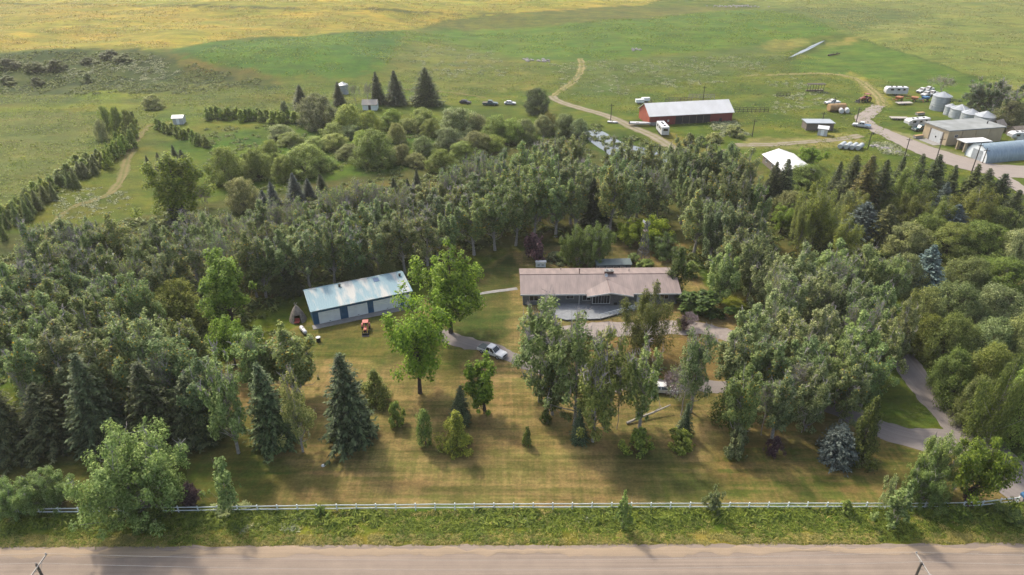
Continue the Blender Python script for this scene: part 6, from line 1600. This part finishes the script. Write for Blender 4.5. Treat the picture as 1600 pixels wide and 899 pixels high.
def implement(loc, rz, label, paint, L=5.0):
    r = thing('farm_implement', label, 'farm implement', loc, rz)
    f = MB(); f.box(-L / 2, L / 2, -.1, .1, .7, .9); f.box(-L / 2, -L / 2 + .2, -1.2, 1.2, .7, .9); f.box(L * .05, L * .05 + .2, -1.3, 1.3, .7, .9); f.build('frame', paint, r)
    h = MB(); h.rings([[(-.9, -.9, .95), (.9, -.9, .95), (.9, .9, .95), (-.9, .9, .95)], [(-1.2, -1.1, 1.7), (1.2, -1.1, 1.7), (1.2, 1.1, 1.7), (-1.2, 1.1, 1.7)]]); h.build('hopper', paint, r)
    for s in (-1, 1): wheel(r, 0, s * 1.25, .5, .25, 1, 'yellow')
    for k in range(5):
        y = -1.0 + k * .5; t = MB(); t.tube([(-L / 2 + .1, y, .7), (-L / 2 - .35, y, .4), (-L / 2 - .1, y, .02)], .05, 4); t.build('tine', paint, r)
    b = MB(); b.tube([(L * .1, 0, .8), (L * .45, 0, 1.9), (L * .5, 0, 1.9)], .07, 5); b.build('boom', paint, r)
implement(G(1404, 158), .4, 'orange farm machine in the grass below the long white trailer', 'orange', 4.5)
implement(G(1428, 158.5), 2.6, 'rusty orange machine between the orange one and the blue one', 'orange', 6.0)
implement(G(1445, 158), .2, 'blue farm machine at the end of the machinery line', 'steelblue', 4.0)
def flat_trailer(px, py, rz, label, L=7):
    r = thing('flat_trailer', label, 'flat trailer', G(px, py), rz)
    b = MB(); b.box(-L / 2, L / 2, -1.2, 1.2, .62, .78); b.build('deck', 'paleboard', r)
    b = MB(); b.box(-L / 2, L / 2 + 1.2, -.12, .12, .42, .617); b.build('chassis', 'chassis', r)
    for s in (-1, 1):
        for x in (-1.0, 0.0): wheel(r, x, s * 1.0, .36, .22, 1)
    return r
flat_trailer(1412, 163.5, .12, 'flat deck trailer lying below the orange machine', 6)
flat_trailer(1404, 187, -.06, 'flat deck trailer left of the white fifth-wheel trailer', 6)

def tank(px, py, rz, L, rr, mat, name, label, cat='tank', group=None, ends=None):
    r = thing(name, label, cat, G(px, py), rz, group)
    b = MB(); b.rings([[(x, q * math.cos(2 * PI * k / 16), rr + .15 + q * math.sin(2 * PI * k / 16)) for k in range(16)] for x, q in ((-L / 2, rr * .05), (-L / 2, rr * .9), (-L / 2 + .1, rr), (L / 2 - .1, rr), (L / 2, rr * .9), (L / 2, rr * .05))]); b.build('vessel', mat, r)
    for x in (-L * .3, L * .3): c = MB(); c.box(x - .12, x + .12, -rr * .8, rr * .8, 0, .32 * rr + .1); c.build('cradle', 'oldwood', r)
    for k in (-1, 0, 1): h = MB(); h.lathe([(rr * 1.015, k * L * .3 - .05), (rr * 1.015, k * L * .3 + .05)], 16, cap=False); h.v = [(z, x, y + rr + .15) for x, y, z in h.v]; h.build('hoop', ends or mat, r)
tank(1306, 174, R_(10), 6.5, 1.35, 'rusttan', 'steel_tank', 'rusty tan tank lying on its side in the paddock', ends='orange')
tank(1313.5, 177, R_(75), 2.6, .8, 'white', 'white_tank', 'white tank against the rusty one, the nearer to its orange end', group='white tanks by the rusty tank')
tank(1322.5, 176.5, R_(75), 2.6, .8, 'white', 'white_tank', 'white tank farther from the orange end of the rusty one', group='white tanks by the rusty tank')
for k, lb in enumerate(('silver tank in the row of four, at the white box hut end', 'silver tank second in the row of four from the hut', 'silver tank third in the row of four from the hut', 'silver tank in the row of four, at the utility pole end')):
    tank(1315 + k * 9.2, 231 + k * .8, R_(48), 4.2, .75, 'silverwrap', 'silver_tank', lb, group='silver tanks in a row by the yard road')

def corral(px0, px1, py, label, h=2.2, n=7, mat='darkpole', roof=False):
    A, B = G(px0, py), G(px1, py); rz = math.atan2(B.y - A.y, B.x - A.x); L = (B - A).length
    r = thing('corral_fence' if not roof else 'hay_feeder', label, 'fence' if not roof else 'hay feeder', A, rz)
    for k in range(n):
        x = L * k / (n - 1); p = MB(); p.cyl((x, 0, -.2), (x, 0, h), .11, .09, 6); p.build('post', mat, r)
    for z in ((.5, 1.1, 1.75) if not roof else (.6, h)):
        q = MB(); q.box(0, L, -.17, -.10, z - .08, z + .08); q.build('rail', mat, r)
    if roof:
        q = MB(); q.box(-.3, L + .3, -1.2, 1.4, h + .02, h + .14); q.build('roof', 'darkpole', r)
        q = MB(); q.box(-.2, L + .2, .5, 1.3, -.1, .5); q.build('trough', 'oldwood', r)
corral(1261, 1286, 143.5, 'dark roofed hay feeder standing alone in the green paddock', 3.0, 7, roof=True)
corral(1148, 1200, 176, 'dark rail corral fence running off the barn end', 1.6, 9)
corral(1040, 1080, 160, 'grey corral fence behind the barn roof', 1.6, 8, 'oldwood')
corral(1076, 1116, 154.5, 'pale corral fence standing far behind the barn', 1.8, 8, 'paleboard')
corral(1213, 1234, 151, 'short fence line at the edge of the sage patch', 1.3, 5)

def log(px0, py0, px1, py1, z0, z1, r0, label, mat='bark', name='fallen_trunk'):
    A, B = G(px0, py0), G(px1, py1)
    r = thing(name, label, 'fallen tree', A, 0)
    d = B - A
    m = MB(); m.tube([(0, 0, z0 + r0)] + [tuple(d * t + Vector((0, 0, r0 + z0 + (z1 - z0) * t + .08 * math.sin(9 * t)))) for t in (.3, .6, 1)], [r0, r0 * .9, r0 * .75, r0 * .5], 8)
    m.build('trunk', mat, r)
    for t, a in ((.45, .7), (.62, -.8), (.8, 1.1)):
        s = d * t + Vector((0, 0, r0 + z0 + (z1 - z0) * t)); b = MB()
        u = Vector((math.cos(a + 1), math.sin(a + 1), .8)).normalized() * d.length * .16
        b.tube([s, s + u * .6, s + u + Vector((.1, 0, .3))], [r0 * .4, r0 * .25, .02], 5); b.build('branch', mat, r)
log(979, 663, 1046, 643, 0, 1.0, .19, 'pale fallen trunk lying across the grass under the poplars', 'paleboard')
log(1294, 88, 1312, 86, 0, .2, .45, 'dark log lying alone in the far green pasture', 'darkbark')

def power_pole(px, pyb, pyt, label, arm=1.0, group='poles along the farm lane', lean=0.0, mat='darkpole', lamp=False):
    p = G(px, pyb); d = ray(px, pyt); t = p.y / d[1]; h = max(4, CAM_H + d[2] * t - p.z)
    r = thing('utility_pole', label, 'utility pole', p, RNG.uniform(-.3, .3), group)
    m = MB(); m.cyl((0, 0, -.2), (lean, 0, h), .16, .11, 8); m.build('pole', mat, r)
    if arm:
        a = MB(); a.box(lean - arm, lean + arm, -.16, -.115, h - .75, h - .6); ao = a.build('crossarm', mat, r)
        for x in (-.9, .9): i = MB(); i.lathe([(.05, h - .6), (.06, h - .5), (.03, h - .44)], 6, c=(lean + arm * x, -.14)); i.build('insulator', 'rim', ao)
    if lamp: a = MB(); a.cyl((.45, -.1, h * .86), (.45, -.1, h * .96), .26, .26, 10); a.build('transformer', 'chassis', r)
for px, yb, yt, lb, lp in ((954, 190, 162, 'dark utility pole beside the farm road before the barn', 0), (1015.5, 181, 155, 'utility pole rising behind the barn gable end', 0), (1175, 214, 186, 'utility pole in the grass right of the barn', 0), (1098, 160, 134, 'utility pole far behind the barn roof', 0),
                           (1283.5, 196, 175, 'utility pole standing behind the white box hut', 0), (1300.5, 174, 152, 'utility pole rising behind the rusty tan tank', 0), (1337, 194, 168, 'leaning utility pole by the white pickup on the yard road', 0), (1355.5, 234, 206, 'utility pole with a transformer beside the silver tanks', 1),
                           (1413, 246, 215, 'utility pole on the verge opposite the workshop door', 0), (1460, 258, 214, 'tall utility pole on the verge before the carport', 0), (1517, 272, 224, 'tall utility pole standing in front of the quonset arch', 0), (1535, 255, 232, 'short utility pole at the corner of the quonset', 0)):
    power_pole(px, yb, yt, lb, arm=.8 if not lp else 1.2, lamp=bool(lp))

def wooden_box_pile(px, py, label, mat='paleboard'):
    r = thing('lumber_stack', label, 'lumber stack', G(px, py), .3)
    b = MB(); b.box(-1.6, 1.6, -.6, .6, .12, .95); b.build('boards', mat, r)
    for x in (-1.1, 1.0): c = MB(); c.box(x, x + .15, -.65, .65, 0, .117); c.build('bearer', 'oldwood', r)
    c = MB(); c.box(-1.7, 1.5, -.68, .5, .953, 1.05); c.build('top_sheet', 'rusttan', r)
wooden_box_pile(1434, 216, 'stack of pale lumber beside the workshop wall')
wooden_box_pile(1437, 180, 'stack of pale lumber on the grass near the small bins')

def boat(px, py, rz, label, L=6.0):
    r = thing('boat', label, 'boat', G(px, py), rz)
    rs = []
    for x, w, k in ((-L / 2, .95, .5), (-L * .2, 1.1, .42), (L * .2, .95, .42), (L * .42, .45, .55), (L / 2, .05, .75)):
        rs.append([(x, -w, 1.25), (x, -w * .85, .75), (x, 0, k), (x, w * .85, .75), (x, w, 1.25), (x, w * .85, 1.22), (x, 0, k + .35), (x, -w * .85, 1.22)])
    m = MB(); m.rings(rs); m.build('hull', 'white', r)
    b = MB(); b.box(-L * .2, -L * .05, -.8, .8, .95, 1.05); b.build('seat', 'oldwood', r)
    b = MB(); b.box(-L / 2 - .35, -L / 2 - .02, -.2, .2, .6, 1.5); b.build('outboard_motor', 'chassis', r)
    b = MB(); b.box(-L * .3, L * .6, -.08, .08, .25, .4); b.build('trailer_frame', 'chassis', r)
boat(1000, 197, -.08, 'white boat on a trailer at the foot of the barn gable', 7)
def roof_sheet(px, py, label, w, d):
    w, d = w * .7, d * .7
    r = thing('stock_trailer', label, 'stock trailer', G(px, py), .1)
    b = MB(); b.box(-w / 2, w / 2, 0, d, .7, 1.75); b.build('box', 'palegrey', r)
    b = MB(); b.box(-w / 2 - .06, w / 2 + .06, -.06, d + .06, 1.753, 1.84); b.build('roof', 'white', r)
    for s in (-.5, .5): wheel(r, s, .12, .35, .2, 1); wheel(r, s, d - .12, .35, .2, 1)
roof_sheet(1000, 163.5, 'white-roofed stock trailer at the left behind the barn gable', 4.5, 2.1)
roof_sheet(1009, 161, 'white-roofed stock trailer right behind the barn gable', 4.5, 2.1)
bpx = thing('skiff', 'small white skiff lying on the grass by the farm road pole', 'boat', G(957, 192.5), -.3)
m = MB(); m.rings([[(x, -w, .55), (x, -w * .7, .15), (x, w * .7, .15), (x, w, .55), (x, w * .8, .5), (x, -w * .8, .5)] for x, w in ((-1.8, .6), (-.6, .75), (.8, .6), (1.9, .06))]); m.build('hull', 'white', bpx)
m = MB(); m.box(-.3, 0, -.6, .6, .503, .56); m.build('seat', 'oldwood', bpx)

# ------------------------------------------------------------------ lattice windmill tower behind the house
def windmill():
    p = G(1004, 408); d = ray(1003, 347); t = p.y / d[1]; h = CAM_H + d[2] * t
    r = thing('windmill_tower', 'thin steel lattice windmill tower with small vane behind the house', 'windmill', p, .35)
    b0, b1 = 1.1, .18
    m = MB(); cs = []
    for sx, sy in ((-1, -1), (1, -1), (1, 1), (-1, 1)): m.tube([(sx * b0, sy * b0, -.1), (sx * b1, sy * b1, h - .6)], [.06, .05], 4)
    n = 7
    for k in range(n):
        z0, z1 = (h - .6) * k / n, (h - .6) * (k + 1) / n
        w0, w1 = b0 + (b1 - b0) * k / n, b0 + (b1 - b0) * (k + 1) / n
        c0 = [(-w0, -w0, z0), (w0, -w0, z0), (w0, w0, z0), (-w0, w0, z0)]; c1 = [(-w1, -w1, z1), (w1, -w1, z1), (w1, w1, z1), (-w1, w1, z1)]
        for i in range(4):
            m.tube([c0[i], c1[(i + 1) % 4]], .028, 3); m.tube([c0[(i + 1) % 4], c1[i]], .028, 3); m.tube([c1[i], c1[(i + 1) % 4]], .03, 3)
    m.build('lattice_frame', 'towersteel', r)
    pf = MB(); pf.box(-.5, .5, -.5, .5, h * .78, h * .78 + .08); pf.build('platform', 'oldwood', r)
    hub = MB(); hub.cyl((0, -.35, h - .35), (0, .3, h - .35), .11, .11, 8); ho = hub.build('hub', 'chassis', r)
    for k in range(8):
        a = k * PI / 4; bl = MB(); u = Vector((math.cos(a), 0, math.sin(a))); w = Vector((-math.sin(a), .25, math.cos(a)))
        q = [Vector((0, -.38, h - .35)) + u * rr + w * s for rr, s in ((.15, -.05), (.78, -.16), (.78, .16), (.15, .05))]
        bl.add([tuple(v) for v in q] + [tuple(v + Vector((0, .02, 0))) for v in q], [(0, 1, 2, 3), (7, 6, 5, 4), (0, 4, 5, 1), (1, 5, 6, 2), (2, 6, 7, 3), (3, 7, 4, 0)]); bl.build('blade', 'rim', ho)
    tl = MB(); tl.box(-.02, .02, .3, 1.5, h - .65, h - .05); tl.build('tail_vane', 'whitetrim', ho)
windmill()

# ------------------------------------------------------------------ rail fence along the road
def rail_fence():
    pts = [G(x, y) for x, y in ((-30, 805), (62, 804), (300, 801.5), (520, 798.5), (800, 796.5), (1200, 795.5), (1420, 795.5), (1515, 794), (1560, 789.5), (1588, 786.5))]
    c = catmull([p[:2] for p in pts], .05)
    s = np.concatenate([[0], np.cumsum(np.linalg.norm(np.diff(c, axis=0), axis=1))])
    o0 = Vector((c[0][0], c[0][1], 0))
    r = thing('rail_fence', 'low white two-rail fence running the whole width between lawn and verge', 'fence', o0)
    n = int(s[-1] / 2.44)
    P_ = []
    for k in range(n + 1):
        d = s[-1] * k / n; P_.append(Vector((np.interp(d, s, c[:, 0]), np.interp(d, s, c[:, 1]), 0)) - o0)
    rs = random.Random(4)
    for k, p in enumerate(P_):
        m = MB(); tx, ty = rs.gauss(0, .02), rs.gauss(0, .02)
        m.rings([[(p.x - .06, p.y - .06, -.2), (p.x + .06, p.y - .06, -.2), (p.x + .06, p.y + .06, -.2), (p.x - .06, p.y + .06, -.2)],
                 [(p.x - .06 + tx, p.y - .06 + ty, 1.22), (p.x + .06 + tx, p.y - .06 + ty, 1.22), (p.x + .06 + tx, p.y + .06 + ty, 1.22), (p.x - .06 + tx, p.y + .06 + ty, 1.22)]])
        m.build('post', 'railwhite', r)
    for z in (.52, 1.08):
        m = MB()
        for a, b_ in zip(P_[:-1], P_[1:]):
            u = (b_ - a).normalized(); q = Vector((u.y, -u.x, 0)) * .085
            za, zb = z + rs.gauss(0, .02), z + rs.gauss(0, .02)
            w = Vector((u.y, -u.x, 0)) * .02
            vs = []
            for pt, zz in ((a + u * .01, za), (b_ - u * .01, zb)):
                for sx, dz in ((-1, -.075), (1, -.075), (1, .075), (-1, .075)): vs.append(pt + q + w * sx + Vector((0, 0, zz + dz)))
            m.add(vs, [(3, 2, 1, 0), (4, 5, 6, 7), (0, 1, 5, 4), (1, 2, 6, 5), (2, 3, 7, 6), (3, 0, 4, 7)])
        m.build('rail', 'railwhite', r)
rail_fence()

# ------------------------------------------------------------------ roadside power line
def road_pole(tip_a, tip_b, top, label):
    z = 10.2
    q = P(*top, z)
    r = thing('power_pole', label, 'utility pole', (q.x, q.y, 0), math.atan2(rd.y, rd.x), 'power poles on the near roadside')
    m = MB(); m.cyl((0, 0, -.3), (0, 0, z), .17, .12, 10); m.build('pole', 'pole', r)
    a = MB(); a.box(.125, .225, -1.55, 1.35, z - .25, z - .12); ao = a.build('crossarm', 'paleboard', r)
    for y in (-1.45, 1.25):
        i = MB(); i.lathe([(.03, z - .119), (.07, z - .06), (.05, z + .0), (.07, z + .03), (.02, z + .08)], 8, c=(.175, y)); i.build('insulator', 'rim', ao)
    i = MB(); i.lathe([(.03, z), (.06, z + .08), (.05, z + .14), (.02, z + .18)], 8); i.build('top_insulator', 'rim', r)
    for s in (-.7, .55):
        b = MB(); b.tube([(.15, 0, z - .95), (.17, s, z - .26)], .02, 4); b.build('brace', 'rim', r)
    return q, z
qa, za = road_pole(None, None, (56.5, 881.5), 'roadside power pole with pale crossarm, at the big bush end of the road')
qb, zb = road_pole(None, None, (1440, 879.5), 'roadside power pole with pale crossarm, at the driveway end of the road')
up = rn * -1
for off, dz, lb in ((1.25, .02, 'thin pale power wire strung nearest the verge above the road'), (-.0, .15, 'thin pale power wire strung from pole top to pole top'), (-1.45, .02, 'thin pale power wire strung on the camera side above the road')):
    A = Vector((qa.x, qa.y, za + dz)) + up * off; B = Vector((qb.x, qb.y, zb + dz)) + up * off
    d = B - A
    pts = []
    for k in range(-30, 61):
        t = k / 30.0; f = t - math.floor(t)
        pts.append(A + d * t + Vector((0, 0, -1.1 * 4 * f * (1 - f))))
    m = MB(); m.tube([p - A for p in pts], .011, 4)
    o = m.build('power_wire', 'wire', None); o.location = A
    tag(o, lb, 'power wire', 'wires of the roadside power line')

rk = MB()
rs = random.Random(9)
def stone(mb, p, r_):
    rg = []
    for q, z in ((.75, -.3), (1, .15), (.8, .55), (.25, .8)):
        rg.append([(p.x + r_ * q * math.cos(k * PI / 3.5) * rs.uniform(.8, 1.2), p.y + r_ * q * math.sin(k * PI / 3.5) * rs.uniform(.8, 1.2), p.z + r_ * z) for k in range(7)])
    mb.rings(rg)
for px, py, n, spx in ((1155, 10.5, 60, 36), (825, 94, 14, 8), (850, 96, 16, 9), (995, 78, 14, 8), (1385, 232, 22, 14), (1400, 238, 20, 10), (1365, 228, 10, 8)):
    for k in range(n): stone(rk, G(px + rs.gauss(0, spx * .5), py + rs.gauss(0, 1.0)), rs.uniform(.35, 1.0) if py < 120 else rs.uniform(.25, .6))
o = rk.build('rubble', 'rock'); tag(o, 'heaps of pale field stones in the pasture and by the yard', 'rubble', kind='stuff')
m = MB(); stone(m, Vector((0, 0, 0)), .28); o = m.build('white_rock', 'whitetrim'); o.location = G(505, 728); tag(o, 'single small white stone on the shaded lawn', 'rock')
bx = thing('mailbox', 'blue mailbox on a post by the fence end', 'mailbox', G(1597, 786), .1)
m = MB(); m.box(-.05, .05, -.05, .05, 0, 1.0); m.build('post', 'oldwood', bx)
m = MB(); m.prism([(-.3, 1.003), (.3, 1.003), (.3, 1.3), (.2, 1.45), (-.2, 1.45), (-.3, 1.3)], -.25, .5); m.build('box', 'steelblue', bx)

# ------------------------------------------------------------------ grass, weeds, sage, undergrowth (nobody could count it)
def scatter_poly(px, n, rng):
    g = np.array(gpoly(px)); lo, hi = g.min(0), g.max(0); out = np.zeros((0, 2))
    while len(out) < n:
        q = lo + (hi - lo) * rng.random((n * 2, 2)); out = np.concatenate([out, q[poly_sdf(g, q[:, 0], q[:, 1]) > 0]])
    return out[:n]
def tufts(name, polys, mat, label, cat, seed, clump=1):
    rng = np.random.default_rng(seed); Ks = []
    for px, n, h, w, per, spread in polys:
        c = scatter_poly(px, n, rng)
        dens = vnoise(c[:, 0] / (spread * 9), c[:, 1] / (spread * 9), seed)
        c = c[dens > .36]
        sz = .55 + .9 * rng.random(len(c))
        idx = np.repeat(np.arange(len(c)), per)
        off = rng.normal(size=(len(idx), 2)) * spread * sz[idx][:, None] * .5
        hh = h * sz[idx] * (.35 + .9 * rng.random(len(idx)))
        x, y = c[idx, 0] + off[:, 0], c[idx, 1] + off[:, 1]
        rr = np.hypot(off[:, 0], off[:, 1]) / (spread * sz[idx])
        z = terrain(x, y) + hh * np.clip(1.05 - rr * .6, .25, 1) * .5
        pos = np.stack([x, y, z], 1)
        N = unit(np.concatenate([off / spread * .5, np.full((len(idx), 1), 1.1)], 1) + rng.normal(size=pos.shape) * .4)
        A = rng.normal(size=pos.shape)
        Ks.append(kites(pos, A, N, np.maximum(hh, .2) * .95, w * (.6 + .8 * rng.random(len(idx)))))
    o = link_mesh(name, quad_mesh(name, np.concatenate(Ks), mat)); tag(o, label, cat, kind='stuff'); return o
VERGE = [(-60, 806), (400, 801), (800, 799), (1500, 796), (1640, 786), (1660, 845), (800, 848), (-60, 853)]
VERGE_ROAD = [(-60, 838), (800, 836), (1660, 834), (1660, 849), (800, 850.5), (-60, 855)]
tufts('weeds', [(VERGE, 5200, .40, .085, 20, .40), ([(-60, 806), (400, 801), (800, 799), (1500, 796), (1640, 786), (1640, 812), (800, 818), (-60, 824)], 1300, .75, .14, 34, .55)], 'weed', 'lush green weeds filling the verge below the white fence', 'weeds', 31)
tufts('dry_grass', [(VERGE_ROAD, 5200, .34, .05, 16, .28), ([(-60, 806), (1640, 788), (1640, 800), (-60, 812)], 700, .4, .07, 14, .3), (VERGE, 1100, .4, .06, 14, .4)], 'drygrass', 'dry yellow grass along the edge of the gravel road', 'grass', 32)
tufts('sagebrush', [([(150, 812), (480, 806), (480, 830), (150, 836)], 70, .45, .12, 40, .5), ([(820, 806), (920, 804), (920, 822), (820, 824)], 50, .45, .12, 40, .5),
    ([(860, 100), (1060, 88), (1200, 90), (1190, 118), (1040, 146), (900, 152), (870, 132)], 520, .7, .26, 26, 1.0), ([(660, 68), (770, 80), (800, 120), (700, 128), (640, 100)], 200, .7, .26, 26, 1.0),
    ([(90, 95), (240, 88), (300, 108), (240, 128), (100, 124)], 300, .8, .28, 26, 1.1), ([(1110, 190), (1160, 190), (1175, 212), (1120, 215)], 150, .8, .26, 30, .9),
    ([(1355, 216), (1400, 226), (1420, 244), (1380, 240)], 110, .7, .25, 26, .8), ([(1200, 120), (1280, 124), (1300, 160), (1210, 180)], 170, .7, .25, 26, .9), ([(60, 300), (200, 290), (200, 330), (100, 345)], 140, .4, .2, 22, .7)],
    'sage', 'silvery sagebrush clumps scattered over pasture and verge', 'sagebrush', 33)
tufts('pasture_weeds', [([(-100, 86), (120, 82), (240, 84), (330, 110), (420, 128), (330, 145), (120, 148), (-100, 146)], 1500, 1.0, .34, 26, 1.2), ([(600, 70), (900, 100), (900, 150), (640, 150)], 380, .4, .25, 18, 1.0),
    ([(900, 120), (1240, 80), (1260, 180), (1160, 215), (1000, 160)], 420, .5, .28, 18, 1.0), ([(250, 130), (460, 130), (470, 170), (260, 175)], 260, .4, .28, 18, 1.0), ([(890, 196), (940, 194), (1012, 220), (1066, 240), (1090, 275), (1000, 275), (930, 250), (900, 225)], 300, 1.1, .3, 26, 1.0),
    ([(320, 200), (700, 190), (900, 190), (880, 225), (700, 285), (400, 300), (320, 280)], 900, .9, .3, 24, 1.0)], 'under', 'dark rank herbage on the bank and in the pasture hollows', 'herbage', 34)
def sward(name, polys, mat, label, cat, seed, col):
    o = tufts(name, polys, mat, label, cat, seed); o.color = (*col, 1)
sward('field_stubble', [([(-40, 4), (400, 12), (680, 18), (800, 21), (700, 32), (640, 46), (400, 58), (250, 76), (0, 82), (-40, 82)], 9000, .7, .45, 4, 1.4), ([(-40, -20), (1100, -20), (1000, 8), (800, 18), (500, 13), (-40, 2)], 7000, .9, .6, 4, 1.8)], 'drygrass', 'standing golden grain of the far field', 'grain', 41, (1.0, .92, .80))
sward('crop', [([(280, 84), (420, 60), (640, 50), (900, 38), (1180, 14), (1245, 20), (1310, 48), (1150, 74), (960, 95), (760, 80), (640, 70), (600, 108), (430, 122)], 9000, .7, .4, 4, 1.3)], 'weed', 'standing green crop of the middle field', 'crop', 42, (.95, .95, .8))
sward('prairie_grass', [([(1345, 62), (1260, 20), (1200, 0), (1640, 0), (1640, 165), (1490, 108)], 8000, .7, .45, 4, 1.4)], 'drygrass', 'pale prairie grass right of the green wedge', 'grass', 43, (.75, .85, .85))
sward('meadow_grass', [([(-40, 150), (240, 150), (330, 140), (620, 125), (640, 150), (460, 180), (240, 200), (120, 300), (-40, 350)], 6000, .5, .28, 5, .9), ([(620, 110), (900, 100), (1240, 80), (1400, 130), (1380, 200), (1160, 215), (900, 160), (640, 160)], 7000, .5, .28, 5, .9), ([(1380, 200), (1160, 236), (1190, 250), (1500, 300), (1620, 310), (1500, 270), (1400, 235)], 1500, .45, .2, 6, .7)], 'weed', 'uneven green meadow grass around the pasture and yard', 'grass', 44, (1.05, 1.0, 1.1))
WOOD = [[(-60, 560), (0, 400), (150, 350), (420, 320), (640, 280), (800, 240), (1060, 280), (1180, 290), (1190, 470), (1080, 420), (1010, 372), (830, 372), (750, 395), (650, 432), (480, 462), (400, 505), (330, 510), (440, 520), (330, 600), (330, 690), (0, 700)],
        [(1190, 300), (1600, 320), (1700, 420), (1700, 640), (1570, 690), (1480, 620), (1430, 540), (1420, 470), (1300, 420), (1200, 420)],
        [(830, 500), (880, 600), (1130, 590), (1160, 480), (1420, 470), (1400, 560), (1320, 630), (1130, 590)]]
tufts('undergrowth', [(WOOD[0], 3000, 1.3, .42, 16, 1.2), (WOOD[1], 1000, 1.3, .45, 16, 1.2), (WOOD[2], 350, .8, .35, 14, .9)], 'under', 'shaded leafy undergrowth on the floor of the woods', 'undergrowth', 35)

# ------------------------------------------------------------------ the air of a hazy afternoon
def make_haze():
    m = bpy.data.materials.new('haze_air'); m.use_nodes = True; n = m.node_tree.nodes; n.clear()
    o = n.new('ShaderNodeOutputMaterial'); v = n.new('ShaderNodeVolumePrincipled')
    v.inputs['Color'].default_value = (1, .98, .94, 1); v.inputs['Density'].default_value = HAZE; v.inputs['Anisotropy'].default_value = .2
    m.node_tree.links.new(v.outputs['Volume'], o.inputs['Volume'])
    b = MB(); b.box(-4400, 4400, -90, 5200, -12, 75); M['haze'] = m
    b = b.build('haze', 'haze'); tag(b, 'thin warm haze lying over the whole farm', 'haze', kind='stuff')
HAZE = 0.00012
make_haze()
